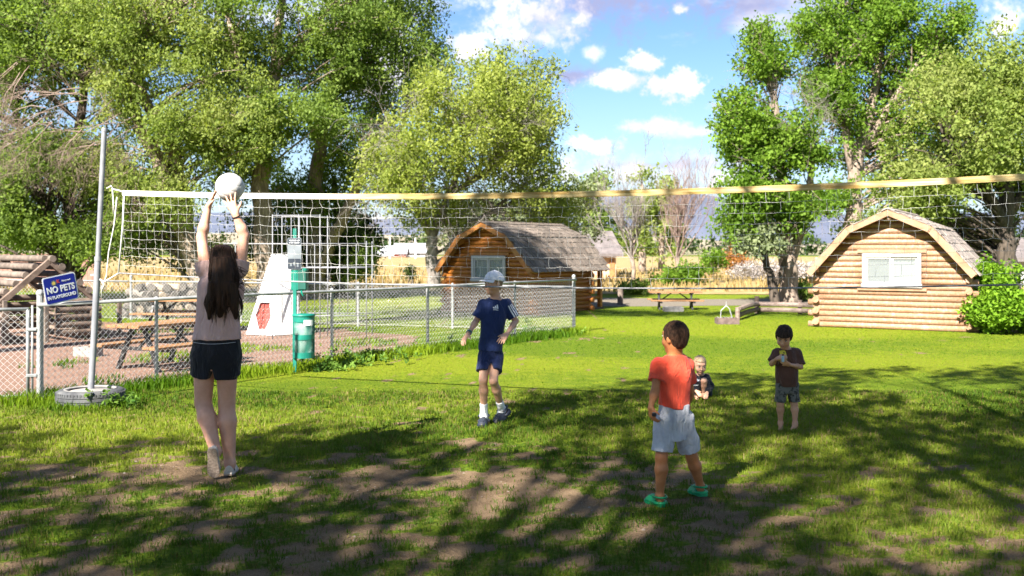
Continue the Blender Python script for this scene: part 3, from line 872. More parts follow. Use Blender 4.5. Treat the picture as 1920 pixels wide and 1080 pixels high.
# ---- trees whose shade lies over the near grass: they stand behind and left of the photographer
def shade_trees():
    lit = [(720, 918, 190, 20, .8), (960, 822, 120, 22, .95), (1170, 838, 60, 15, .8), (1765, 735, 125, 30, .95), (1690, 792, 55, 12, .85), (1150, 1000, 110, 45, .8), (1060, 1065, 140, 20, .7), (60, 838, 120, 10, .8),
           (1850, 1010, 90, 26, .6), (850, 1015, 150, 16, .7), (1240, 780, 60, 20, .4), (1480, 880, 80, 14, .5), (420, 900, 60, 12, .5), (250, 960, 90, 12, .4), (1650, 850, 70, 10, .4), (1340, 930, 60, 10, .4)]
    ex = np.array([-14, -6, -4.2, -3.2, -2.2, -1.2, -.3, .6, 1.4, 2.4, 4, 8, 14])
    ey = np.array([9.0, 9.2, 9.0, 8.6, 9.0, 9.4, 10.0, 11.4, 12.5, 13.1, 13.6, 14.6, 15.2])
    n = 5500
    X = RNG.uniform(-11.5, 14, n)
    Y = RNG.uniform(.5, 16, n)
    edge = np.interp(X, ex, ey) + (fbm2(X * .8, Y * .8, 77, 3) - .5) * 1.6
    keep = Y < edge
    gapn = fbm2(X * .75 + 3, Y * .55, 93, 3)
    keep &= RNG.uniform(0, 1, n) < np.where(X > 1.2, .96, sstep(gapn, .34, .50) * .95 + .05)
    keep |= (((X - 2.8) / 1.0) ** 2 + ((Y - 9.9) / 1.3) ** 2 < 1) & (RNG.uniform(0, 1, n) < .9)
    boy = ((X - 2.9) / 1.1) ** 2 + ((Y - 10.2) / 1.5) ** 2 < 1
    for px, py, rx, ry, s in lit:
        d0 = ground_d(py)
        e = ((X - gx(px, d0)) / (rx / FPX * d0)) ** 2 + ((Y - d0) / (d0 * d0 * ry / (CAMH * FPX))) ** 2
        keep &= ~((e < 1.25) & (RNG.uniform(0, 1, n) < s) & ~boy)
    X, Y = X[keep], Y[keep]
    Z = RNG.uniform(6.5, 12.5, len(X))
    k = Z / math.tan(SUN_EL)
    C = np.stack([X + SUN_H.x * k, Y + SUN_H.y * k, Z], 1)
    stems = [Vector((-13.5, -4.5, 0)), Vector((-6.0, -6.5, 0)), Vector((1.5, -4.8, 0)), Vector((7.5, -2.5, 0))]
    who = np.argmin(np.stack([(C[:, 0] - s.x) ** 2 + (C[:, 1] - s.y) ** 2 for s in stems], 1), 1)
    tg = []  # extra clumps put in to shade the boy in brown and the girl
    for px, py, dd_, n_, sx_, sz_ in ((1478, 690, 9.05, 46, .24, .40), (408, 575, 7.15, 20, .26, .30), (400, 720, 7.15, 10, .2, .3)):
        q = np.array(P3(px, py, dd_)) + RNG.normal(size=(n_, 3)) * np.array([sx_, .1, sz_]) * .7
        tt = (RNG.uniform(7.5, 12, n_) - q[:, 2]) / SUN_DIR.z
        tg.append(q + np.array(SUN_DIR) * tt[:, None])
    C = np.concatenate([C] + tg)
    # clumps between the sun and the ball are dropped to keep it lit
    bq = C - np.array(P3(431, 352, 7.33)); along = bq @ np.array(SUN_DIR)
    C = C[np.linalg.norm(bq - along[:, None] * np.array(SUN_DIR), axis=1) > .62]
    who = np.argmin(np.stack([(C[:, 0] - s.x) ** 2 + (C[:, 1] - s.y) ** 2 for s in stems], 1), 1)
    for i, s in enumerate(stems):
        mine = C[who == i]
        tree('shade_tree', ['leafy tree behind the lawn at far left shading the grass', 'leafy tree behind the lawn shading the girl\'s side', 'leafy tree behind the lawn shading the middle of the grass', 'leafy tree behind the lawn shading the right side of the grass'][i], s,
             [[(s, .38), (s + Vector((.1, .1, 3)), .30), (s + Vector((-.1, .3, 6)), .22), (s + Vector((.2, .4, 9)), .14), (s + Vector((.2, .4, 12)), .05)]],
             [], M['leaf_cotton'], (.17, .12), 15, .42, M['bark'], group='trees shading the lawn', branch_every=5, extra=mine)
shade_trees()
# a tall elm out to the left whose crown dapples the middle cabin and the far lawn
def cabin_shade():
    pts = []
    for gxm, gym, sx, sy, n in ((-1.0, 25.0, 1.25, .75, 300), (3.0, 24.3, 1.5, .6, 60)):
        z = RNG.uniform(12.5, 17.5, n)
        k = (z - 1.2) / math.tan(SUN_EL)
        pts.append(np.stack([gxm + RNG.normal(size=n) * sx + SUN_H.x * k, gym + RNG.normal(size=n) * sy + SUN_H.y * k, z], 1))
    s = Vector((-9.5, 8.0, 0))
    s = Vector((-12.5, 9.5, 0))
    tree('shade_tree', 'tall elm left of the playground, out over the gate', s,
         [[(s, .42), (s + Vector((.3, .2, 5)), .34), (s + Vector((.9, .4, 10)), .25), (s + Vector((2.2, .5, 14)), .12), (s + Vector((3.2, .5, 17)), .05)]],
         [], M['leaf_elm'], (.17, .11), 34, .55, M['bark'], group='trees shading the lawn', branch_every=4, extra=np.concatenate(pts))
cabin_shade()
# ---- far treeline and farm
def treeline():
    cl = []
    for k in range(420):
        d = random.uniform(250, 330)
        px = random.uniform(-200, 2100)
        h = 3.5 + 3.5 * vnoise2(np.array([px * .02]), np.array([0.3]), 5)[0]
        cl.append((gx(px, d), d, random.uniform(.8, h)))
    v, q, tn = leaf_arrays(np.array(cl), 3.6, 26, (1.5, 1.0), .1, flat=.6)
    tag(link_mesh('far_treeline', np_mesh('far_treeline', v, q, attrs={'tone': tn}), M['leaf_dark']), kind='stuff')
treeline()
# ================================================================== LOG CABINS
def roof_z(x, prof):
    x = abs(x)
    for (x0, z0), (x1, z1) in zip(prof[:-1], prof[1:]):
        if x <= x1:
            return z0 + (z1 - z0) * (x - x0) / (x1 - x0)
    return prof[-1][1]
PROF = [(0.0, 2.46), (0.83, 2.095), (1.635, 1.17)]
def log_piece(cache, key, L, r_, material):
    if key not in cache:
        mb = MB()
        n = 8
        mb.tube([(0, -L / 2, 0), (0, -L / 6, random.uniform(-.003, .003)), (0, L / 6, random.uniform(-.003, .003)), (0, L / 2, 0)], [r_ * random.uniform(.94, 1.05) for _ in range(4)], n)
        me = mb.mesh('log')
        me.materials.append(material)
        me.polygons.foreach_set('use_smooth', [len(p.vertices) == 4 for p in me.polygons])
        cache[key] = me
    return cache[key]
def cabin(label, loc, ridge_dir, Lw, Lr, mlog, mbarge, curtain_mats, porch=False, scale=1.0, wx=0.03, mshingle='shingle'):
    ang = math.atan2(ridge_dir[1], ridge_dir[0]) - PI / 2
    root = empty('log_cabin', (loc[0], loc[1], 0), label, 'cabin', 'log cabins round the lawn', ang, scale)
    W, OV = 3.0, 0.34
    cache = {}
    pitch, r_ = 0.1155, 0.066
    def add_log(a, b):
        a, b = Vector(a), Vector(b)
        L = (b - a).length
        if L < .06: return
        me = log_piece(cache, round(L, 3), L, r_, mlog)
        o = bpy.data.objects.new('log', me)
        COL.objects.link(o)
        o.parent = root
        o.location = (a + b) / 2
        dv = (b - a).normalized()
        o.rotation_euler = (0, random.uniform(0, 6.28), math.atan2(dv.y, dv.x) - PI / 2) if abs(dv.y) > .5 else (random.uniform(0, 0), 0, -PI / 2)
    wz0, wz1, wx0, wx1 = .86, 1.56, wx - .57, wx + .57
    k, z = 0, .062
    while z < 2.36:
        hw = W / 2
        if z > 1.06:
            # under the roof slope
            lo_, hi_ = 0, 1.64
            for _ in range(24):
                m_ = (lo_ + hi_) / 2
                if roof_z(m_, PROF) - .11 > z + r_ * .6: lo_ = m_
                else: hi_ = m_
            hw = min(W / 2, lo_)
        x0, x1 = -hw, hw
        if z < 1.12:
            e = .15 if k % 2 == 0 else .03
            x0, x1 = -W / 2 - e, W / 2 + e
        if wz0 - .03 < z < wz1 + .03:
            add_log((x0, 0, z), (wx0, 0, z))
            add_log((wx1, 0, z), (x1, 0, z))
        elif hw > .08:
            add_log((x0, 0, z), (x1, 0, z))
        # rear wall
        if hw > .08:
            add_log((x0, Lw, z), (x1, Lw, z))
        z += pitch
        k += 1
    k, z = 0, .062 + pitch / 2
    while z < 1.16:
        e = .15 if k % 2 == 0 else .03
        for sx in (-1, 1):
            add_log((sx * (W / 2 - .02), -e, z), (sx * (W / 2 - .02), Lw + e, z))
        z += pitch
        k += 1
    # inner boarding that closes the gaps between the logs
    ib = MB()
    inner = [(-W / 2 + .03, .02), (W / 2 - .03, .02), (W / 2 - .03, 1.12)] + [(x, roof_z(x, PROF) - .10) for x in (1.40, .82, 0, -.82, -1.40)] + [(-W / 2 + .03, 1.12)]
    hole = [(wx0 + .02, wz0 + .02), (wx1 - .02, wz0 + .02), (wx1 - .02, wz1 - .02), (wx0 + .02, wz1 - .02)]
    # gable lining round the window: four prisms
    def clipx(poly, x, left):
        out_ = []
        for i in range(len(poly)):
            a, b = poly[i], poly[(i + 1) % len(poly)]
            ina, inb = ((a[0] <= x) == left), ((b[0] <= x) == left)
            if ina: out_.append(a)
            if ina != inb:
                f = (x - a[0]) / (b[0] - a[0])
                out_.append((x, a[1] + (b[1] - a[1]) * f))
        return out_
    def clipz(poly, z_, below):
        return [(q, p) for p, q in clipx([(q, p) for p, q in poly], z_, below)]
    L_ = clipx(inner, wx0 + .02, True); R_ = clipx(inner, wx1 - .02, False)
    Mid = clipx(clipx(inner, wx1 - .02, True), wx0 + .02, False)
    for poly in (L_, R_, clipz(Mid, wz0 + .02, True), clipz(Mid, wz1 - .02, False)):
        ib.prism(poly, -.012, .02)
    ib.prism(inner, Lw - .02, Lw + .012)
    for sx in (-1, 1):
        ib.box((sx * (W / 2 - .02), Lw / 2, .58), (.03, Lw - .06, 1.1))
    ib.build('wall_lining', M['soffit'], root)
    # roof: deck, two pitches a side
    y0, y1 = -OV, Lr
    dk = MB()
    T = .05
    for sx in (-1, 1):
        for (xa, za), (xb, zb) in zip(PROF[:-1], PROF[1:]):
            nx_, nz_ = (za - zb), (xb - xa)
            ln = math.hypot(nx_, nz_); nx_, nz_ = nx_ / ln, nz_ / ln
            poly = [(sx * xa, za - .03), (sx * xb, zb - .03), (sx * (xb - nx_ * T), zb - .03 - nz_ * T), (sx * (xa - (nx_ * T if xa > .01 else 0)), za - .03 - nz_ * T)]
            dk.prism(poly, y0 + .045, y1)
    dk.build('roof', M['soffit'], root)
    # barge boards front and back
    bmat_ = mbarge
    for yb in (y0, y1):
        for sx in (-1, 1):
            for (xa, za), (xb, zb) in zip(PROF[:-1], PROF[1:]):
                b_ = MB()
                nx_, nz_ = (za - zb), (xb - xa)
                ln = math.hypot(nx_, nz_); nx_, nz_ = nx_ / ln, nz_ / ln
                H = .13
                poly = [(sx * xa, za - .005), (sx * xb, zb - .005), (sx * (xb - nx_ * H), zb - .005 - nz_ * H), (sx * (xa - (nx_ * H if xa > .01 else 0)), za - .005 - nz_ * H * (1 if xa > .01 else 1.08))]
                b_.prism(poly, yb, yb + .042)
                b_.build('barge_board', bmat_, root)
    # purlin ends under the eave
    for x in (-.83, 0, .83, -1.46, 1.46):
        z = roof_z(x, PROF) - .155
        b_ = MB().box((x, y0 / 2 + .03, z), (.085, -y0 - .07, .11), bev=.006)
        b_.build('purlin', bmat_, root)
    # shingles
    vari = []
    for k in range(6):
        w, h, t_ = .215 * random.uniform(.82, 1.02), .30, .016 * random.uniform(.8, 1.5)
        mb = MB()
        x0_, x1_ = -w / 2, w / 2
        j = random.uniform(-.018, .018)
        vs = [(x0_, 0, 0), (x1_, 0, 0), (x1_, -h + j, 0), (x0_, -h - j, 0), (x0_, 0, .004), (x1_, 0, .004), (x1_, -h + j, t_), (x0_, -h - j, t_ * random.uniform(.7, 1.2))]
        mb.add(vs, [(0, 1, 2, 3), (4, 7, 6, 5), (0, 4, 5, 1), (3, 2, 6, 7), (0, 3, 7, 4), (1, 5, 6, 2)])
        me = mb.mesh('shingle')
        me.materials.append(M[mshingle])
        vari.append(me)
    hidden = MB()
    for sx in (1, -1):
        for (xa, za), (xb, zb) in zip(PROF[:-1], PROF[1:]):
            S = math.hypot(xb - xa, zb - za)
            d_ = Vector((sx * (xb - xa), 0, zb - za)).normalized()      # down the slope
            nrm = Vector((sx * (za - zb), 0, (xb - xa))).normalized()
            rows = 4 if xa < .1 else 6
            ex = (S + .05) / rows
            for r0 in range(rows):
                s_end = (r0 + 1) * ex
                base = Vector((sx * xa, 0, za - .02)) + d_ * s_end
                y = y0 - .02 + (r0 % 2) * .1
                while y < y1 + .03:
                    c = base + nrm * .018
                    # local axes: x along ridge, -y down the slope
                    ax = Vector((0, 1, 0)) * (1 if sx < 0 else -1)
                    ay = -d_
                    tilt = .035 * random.uniform(.7, 1.6)
                    az_ = ax.cross(ay)
                    Mx = Matrix((ax, ay, az_)).transposed()
                    Mx = Mx @ Matrix.Rotation(tilt, 3, 'X') @ Matrix.Rotation(random.uniform(-.03, .03), 3, 'Z')
                    o_ = c + ay * .30 + Vector((0, y + .107, 0)) + nrm * random.uniform(0, .006)
                    me = random.choice(vari)
                    if sx > 0:
                        o = bpy.data.objects.new('shingle', me)
                        COL.objects.link(o)
                        o.parent = root
                        o.matrix_local = Matrix.Translation(o_) @ Mx.to_4x4()
                    else:
                        hidden.add([o_ + Mx @ v.co for v in me.vertices], [tuple(p.vertices) for p in me.polygons])
                    y += .217
    hidden.build('far_side_shingles', M[mshingle], root, kind='stuff')
    cap = MB()
    for sx in (-1, 1):
        cap.prism([(0, 2.475), (sx * .13, 2.475 - .057), (sx * .13, 2.495 - .057), (0, 2.497)], y0 - .03, y1 + .03)
    cap.build('ridge_cap', M[mshingle], root)
    # window
    win = empty_part('window', root)
    fr = MB()
    ww, wh = wx1 - wx0, wz1 - wz0
    cz = (wz0 + wz1) / 2
    T = .075
    yo = -.095
    for (c, s) in (((wx, yo, wz1 - T / 2), (ww, .06, T)), ((wx, yo - .01, wz0 + T / 2), (ww + .04, .085, T)),
                   ((wx0 + T / 2, yo, cz), (T, .06, wh - 2 * T)), ((wx1 - T / 2, yo, cz), (T, .06, wh - 2 * T))):
        fr.box(c, s, bev=.005)
    fr.build('frame', M['white_vinyl'], win)
    hw = (ww - 2 * T) / 2
    for i, sx in enumerate((-1, 1)):
        cx = wx + sx * hw / 2
        sb = MB()
        s_ = .035
        yy = -.088 + (.0 if i == 0 else .014)
        zh = wh - 2 * T - .004
        sb.box((cx, yy, cz + zh / 2 - s_ / 2), (hw - .004, .03, s_)); sb.box((cx, yy, cz - zh / 2 + s_ / 2), (hw - .004, .03, s_))
        sb.box((cx - hw / 2 + s_ / 2 + .003, yy, cz), (s_, .03, zh - 2 * s_)); sb.box((cx + hw / 2 - s_ / 2 - .003, yy, cz), (s_, .03, zh - 2 * s_))
        sb.build('sash', M['white_vinyl'], win)
        MB().box((cx, yy, cz), (hw - 2 * s_, .006, zh - 2 * s_)).build('pane', M['glass'], win)
        cu = MB()
        n_ = 18
        w2 = hw - .01
        pts = [(cx - w2 / 2 + w2 * k / n_, -.03 + .012 * math.sin(k * 2.2 + i)) for k in range(n_ + 1)]
        vs = [(p[0], p[1], wz0 + .03) for p in pts] + [(p[0], p[1], wz1 - .03) for p in pts]
        cu.add(vs, [(k, k + 1, n_ + 2 + k, n_ + 1 + k) for k in range(n_)])
        cu.build('curtain', curtain_mats[i], win, smooth=True)
    # casing boards round the window
    for nm, c, s in (('window_head', (wx, -.075, wz1 + .045), (ww + .2, .03, .07)), ('window_sill', (wx, -.085, wz0 - .035), (ww + .2, .05, .06))):
        MB().box(c, s, bev=.004).build(nm, bmat_, root)
    fl = MB()
    fl.box((0, Lw / 2, .02), (W - .1, Lw, .04))
    fl.build('floor_boards', M['soffit'], root)
    if porch:
        pf = MB()
        pf.box((0, (Lw + Lr) / 2 + .02, .03), (W, Lr - Lw - .1, .06))
        pf.build('porch_deck', M['weathered_dark'], root)
        for sx in (-1, 1):
            b_ = MB().box((sx * 1.42, Lr - .12, .62), (.12, .12, 1.13), bev=.01)
            b_.build('porch_post', mlog, root)
            for zz in (.34, .62):
                MB().tube([(sx * 1.42, Lw + .08, zz), (sx * 1.42, Lr - .19, zz)], .045, 8).build('porch_rail', mlog, root)
    return root
def empty_part(name, parent):
    o = bpy.data.objects.new(name, None)
    COL.objects.link(o)
    o.parent = parent
    o.empty_display_size = .1
    return o
ra = R(61.0)
cabin('sunlit log cabin with barn roof and white-framed window, right of the lawn', (7.61 + .34 * math.cos(ra), 20.15 + .34 * math.sin(ra), 0), (math.cos(ra), math.sin(ra)), 3.3, 3.75, M['log_bright'], M['barge'], (M['curtain_grey'], M['curtain']))
rc = Vector((.583, .812)).normalized()
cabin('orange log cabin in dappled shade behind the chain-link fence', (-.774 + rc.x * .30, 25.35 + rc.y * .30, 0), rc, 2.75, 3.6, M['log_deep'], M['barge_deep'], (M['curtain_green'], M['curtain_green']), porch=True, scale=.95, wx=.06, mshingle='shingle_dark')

# ================================================================== CHAIN-LINK FENCES
def chain_mesh(L, H, z0=.03, pitch=.070, r_=.0027):
    """zigzag wires that cross one another, in the plane y = 0"""
    mb = MB()
    half = pitch / 2
    nrow = int((H) / half)
    x = 0.0
    k = 0
    hw = half * 1.02
    V, Q = [], []
    while x < L:
        pts = []
        for j in range(nrow + 1):
            zz = z0 + j * half
            sgn = 1 if (j + k) % 2 else -1
            pts.append((x + sgn * hw / 2, .0022 * sgn * (1 if k % 2 else -1), zz))
        b0 = len(V)
        for j, p in enumerate(pts):
            for a in (0, 2.094, 4.189):
                V.append((p[0] + r_ * math.cos(a) * 1.2, p[1] + r_ * math.sin(a) * 1.2, p[2]))
        for j in range(len(pts) - 1):
            for a in range(3):
                Q.append((b0 + j * 3 + a, b0 + j * 3 + (a + 1) % 3, b0 + j * 3 + 3 + (a + 1) % 3, b0 + j * 3 + 3 + a))
        x += hw
        k += 1
    return np_mesh('chain_link', V, Q)
def post(mb, x, h, r_=.026, y=.035):
    mb.tube([(x, y, -.05), (x, y, h)], r_, 10)
    mb.lathe([(r_ * 1.15, h - .005), (r_ * 1.2, h + .02), (r_ * .8, h + .045), (.001, h + .052)], 10, (x, y, 0))
def fence(name, label, a, b, h, posts, mesh_h, end_posts=(), group='chain-link fences round the playground', r_=.0027, pitch=.070, rail_r=.021):
    a, b = Vector(a), Vector(b)
    v = b - a
    L = v.length
    root = empty(name, (a.x, a.y, 0), label, 'fence', group, math.atan2(v.y, v.x))
    link_mesh('chain_link', chain_mesh(L, mesh_h, pitch=pitch, r_=r_), M['wire'], root, kind='stuff')
    MB().tube([(0, .0, h), (L * .25, .0, h + .004), (L * .5, .0, h - .006), (L * .75, 0, h + .004), (L, .0, h)], rail_r, 8).build('top_rail', M['galv'], root, smooth=True)
    MB().tube([(0, .0, .05), (L, .0, .05)], .003, 5).build('tension_wire', M['wire'], root)
    for s, hh, rr in posts:
        mb = MB()
        post(mb, s, hh, rr)
        auto_smooth(mb.build('post', M['galv'], root))
        tb = MB()
        for zz in (.25, .55, .85):
            tb.tube([(s - rr - .004, .004, zz), (s - rr * .5, .035 + rr + .003, zz), (s + rr * .5, .035 + rr + .003, zz), (s + rr + .004, .004, zz)], .003, 4)
        tb.build('tie_wires', M['wire'], root, kind='stuff')
    return root
front = fence('chain_link_fence', 'front chain-link fence running from the gate post past the boy in blue', FA, FB, 1.045,
              [(0.045, 1.16, .036), (1.49, 1.03, .022), (4.38, 1.04, .024), (6.49, 1.03, .024), (8.9, 1.03, .022), (FLEN - .03, 1.10, .034)], 1.01)
rear = fence('chain_link_fence', 'rear chain-link fence behind the tipi and picnic tables', (-8.9, 23.2), (1.2, 19.72), .90,
             [(0.0, 1.0, .03), (3.0, .9, .022), (5.92, .9, .03), (8.1, .9, .026)], .88, pitch=.08, r_=.0030)
fence('chain_link_fence', 'far-left chain-link fence behind the log playhouse', (-22, 26.5), (-8.95, 23.22), .90, [(2, .9, .022), (5, .9, .022), (8, .9, .022), (11, .9, .022)], .88, pitch=.10, r_=.0034)
# gate, left of the gate post
g = empty('chain_link_gate', (FA.x - .085, FA.y + .02, 0), 'chain-link gate swung shut at the left edge beside the tyre', 'gate', rz=R(196))
GL, GH = 1.45, 1.0
for nm, pts, rr in (('frame_post', [(.03, 0, .045), (.03, 0, GH)], .019), ('frame_post', [(GL, 0, .045), (GL, 0, GH)], .019),
                    ('frame_rail', [(.02, 0, GH), (GL + .01, 0, GH)], .019), ('frame_rail', [(.02, 0, .06), (GL + .01, 0, .06)], .019), ('frame_post', [(-.015, 0, .0), (-.015, 0, 1.04)], .012)):
    MB().tube(pts, rr, 8).build(nm, M['galv'], g, smooth=True)
link_mesh('chain_link', chain_mesh(GL, GH - .09, z0=.06), M['wire'], g, kind='stuff')
for zz in (.28, .78):
    MB().box((-.01, 0, zz), (.11, .05, .035), bev=.006).build('hinge', M['galv'], g)
gp2 = empty('gate_post', (FA.x - 1.66, FA.y - .42, 0), 'round steel latch post at the far end of the gate, off the left edge', 'post')
pm = MB(); post(pm, 0, 1.16, .036, 0); auto_smooth(pm.build('pipe', M['galv'], gp2))

# ------------------------------------------------------------------ writing
def text_obj(body, size, material, parent, mtx, name='lettering', bold=.012, width=None, extr=.0006, align='CENTER', space=1.0):
    cu = bpy.data.curves.new(name, 'FONT')
    cu.body = body
    cu.size = size
    cu.align_x = align
    cu.align_y = 'CENTER'
    cu.offset = bold * size
    cu.extrude = extr
    cu.space_character = space
    cu.resolution_u = 3
    o = bpy.data.objects.new(name, cu)
    COL.objects.link(o)
    dg = bpy.context.evaluated_depsgraph_get()
    me = bpy.data.meshes.new_from_object(o.evaluated_get(dg))
    bpy.data.objects.remove(o)
    o = link_mesh(name, me, None, parent)
    me.materials.clear()
    me.materials.append(material)
    xs = [v.co.x for v in me.vertices]
    if width and xs:
        k = width / (max(xs) - min(xs))
        for v in me.vertices: v.co.x *= k
    o.matrix_local = mtx
    return o
def rrect(w, h, r_, n=6):
    pts = []
    for cx, cy, a0 in ((w / 2 - r_, h / 2 - r_, 0), (-w / 2 + r_, h / 2 - r_, 90), (-w / 2 + r_, -h / 2 + r_, 180), (w / 2 - r_, -h / 2 + r_, 270)):
        for k in range(n + 1):
            a = R(a0 + 90 * k / n)
            pts.append((cx + r_ * math.cos(a), cy + r_ * math.sin(a)))
    return pts
TXT = Matrix.Rotation(R(90), 4, 'X')          # text plane XY -> XZ, facing -Y
# ------------------------------------------------------------------ NO PETS sign wired to the fence
fang = math.atan2(FDIR.y, FDIR.x)
sc = FA + FDIR * .235
sg = empty('warning_sign', (sc.x - .03 * math.sin(-fang) * 0 + .045 * FDIR.y, sc.y - .045 * FDIR.x, 0), 'blue NO PETS IN PLAYGROUND sign wired crookedly to the fence beside the gate post', 'sign', rz=fang)
SW, SH, SZ = .385, .305, 1.215
tilt = Matrix.Translation((0, 0, SZ)) @ Matrix.Rotation(R(-10.5), 4, 'Y')
pl = MB().prism(rrect(SW, SH, .03), 0, .004, tilt).build('panel', M['sign_white'], sg)
MB().prism(rrect(SW - .024, SH - .024, .022), -.0015, .0005, tilt).build('face', M['sign_blue'], sg)
def sgt(x, z): return tilt @ Matrix.Translation((x, -.0025, z)) @ TXT
text_obj('NO PETS', .098, M['sign_white'], sg, sgt(.0, .0), width=.325, bold=.035)
text_obj('IN PLAYGROUND', .052, M['sign_white'], sg, sgt(.0, -.082), width=.33, bold=.03)
text_obj('Kampground', .026, M['sign_white'], sg, sgt(.075, .082), width=.10, bold=.02)
lg = MB()
def disc(cx, cz, r_, n=12, y=-.0025, star=None):
    vs = []
    for k in range(n):
        a = 2 * PI * k / n + PI / 2
        rr = r_ * (star if (star and k % 2) else 1)
        vs.append(tilt @ Vector((cx + rr * math.cos(a), y, cz + rr * math.sin(a))))
    return vs
lg.add(disc(-.07, .075, .036, 16, star=.74), [tuple(range(16))])
lg.build('emblem_badge', M['sign_grey'], sg)
MB().add(disc(-.07, .075, .019, 12, -.0032), [tuple(range(12))]).build('emblem_centre', M['sign_yellow'], sg)
text_obj('K', .05, M['sign_red'], sg, sgt(-.018, .085), bold=.05)

# ------------------------------------------------------------------ pet waste station
D = 13.35
wx_ = gx(553, D)
ws = empty('pet_waste_station', (wx_, D, 0), 'green pet waste station with bag box, grey sign and perforated bin by the fence', 'waste station')
MB().box((0, 0, .95), (.045, .045, 1.95)).build('post', M['bin_metal'], ws)
zt = gz(446, D); zb = gz(505, D)
s1 = MB().prism([(p[0], p[1] + (zt + zb) / 2) for p in rrect(.185, zt - zb, .02)], -.034, -.028)
s1.build('sign_panel', M['sign_grey'], ws)
hd = MB().prism([(p[0], p[1] + zt - .05) for p in rrect(.17, .085, .012)], -.0365, -.034); hd.build('sign_header', M['sign_dark'], ws)
ft = MB().prism([(p[0], p[1] + zb + .075) for p in rrect(.17, .135, .012)], -.0365, -.034); ft.build('sign_footer', M['sign_dark'], ws)
text_obj('CLEAN UP', .026, M['sign_white'], ws, Matrix.Translation((0, -.038, zt - .036)) @ TXT, width=.14)
text_obj('AFTER YOUR PET', .020, M['sign_white'], ws, Matrix.Translation((0, -.038, zt - .068)) @ TXT, width=.14)
for k in range(3):
    MB().box((-.045 + .045 * k, -.038, zb + .06 + (k % 2) * .015), (.025, .002, .035 + .01 * k)).build('pictogram', M['sign_grey'], ws)
bx0, bx1 = gx(546, D) - wx_, gx(575, D) - wx_
zt2, zb2 = gz(503, D), gz(545, D)
MB().box(((bx0 + bx1) / 2, .055, (zt2 + zb2) / 2), (bx1 - bx0, .15, zt2 - zb2), bev=.012).build('bag_box', M['green_plastic'], ws)
MB().box(((bx0 + bx1) / 2 + .043, -.022, (zt2 + zb2) / 2 - .005), ((bx1 - bx0) * .52, .012, (zt2 - zb2) * .86), bev=.004).build('bag_door', M['green_dark'], ws)
bg_ = MB()
bg_.tube([(.09, -.02, zb2), (.10, -.04, zb2 - .03), (.12, -.05, zb2 - .07)], [.012, .014, .006], 6)
bg_.build('bag_tail', M['green_plastic'], ws)
# bin: perforated shell made of real bars round a white liner
bc = (gx(570, D) - wx_, -.02)
zt3, zb3 = gz(591, D), gz(670, D)
RB = .143
Hb = zt3 - zb3
def band(z0, z1, nm='band'):
    MB().lathe([(RB - .004, z0), (RB + .003, z0), (RB + .003, z1), (RB - .004, z1)], 28, (bc[0], bc[1], 0), closed=True).build(nm, M['bin_metal'], ws, smooth=False)
b_lo, b_mid0, b_mid1, b_hi = zb3 + .075, zb3 + Hb * .44, zb3 + Hb * .555, zt3 - .085
band(zb3, b_lo); band(b_mid0, b_mid1); band(b_hi, zt3)
MB().lathe([(RB + .008, zt3 - .012), (RB + .010, zt3), (RB + .004, zt3 + .016), (RB * .6, zt3 + .022), (.001, zt3 + .024)], 28, (bc[0], bc[1], 0)).build('lid', M['bin_metal'], ws, smooth=True)
MB().lathe([(.001, zb3 + .004), (RB - .02, zb3 + .004), (RB - .012, zb3 + Hb * .5), (RB - .013, zt3 - .02)], 24, (bc[0], bc[1], 0)).build('liner', M['bin_liner'], ws, smooth=True)
pf = MB()
for (z0, z1) in ((b_lo, b_mid0), (b_mid1, b_hi)):
    nn = 44
    for k in range(nn):
        for sgn in (1, -1):
            a0 = 2 * PI * k / nn
            pts = [(bc[0] + RB * math.cos(a0 + sgn * t_ * .75), bc[1] + RB * math.sin(a0 + sgn * t_ * .75), z0 + (z1 - z0) * t_) for t_ in (0, .33, .66, 1)]
            pf.tube(pts, .0034, 3, cap=False)
pf.build('perforated_shell', M['bin_metal'], ws, kind='stuff')
lb = MB()
for k in range(5):
    a0, a1 = R(-78 + 11 * k), R(-78 + 11 * (k + 1))
    r2 = RB + .006
    lb.add([(bc[0] + r2 * math.cos(a), bc[1] + r2 * math.sin(a), z) for a in (a0, a1) for z in (b_hi - .045, b_hi + .03)], [(0, 2, 3, 1)])
lb.build('label_plate', M['sign_white'], ws)
MB().box((.035, -.01, zb3 + .12), (.05, .03, .02)).build('bracket', M['bin_metal'], ws)
MB().box((.035, -.01, zt3 - .1), (.05, .03, .02)).build('bracket', M['bin_metal'], ws)

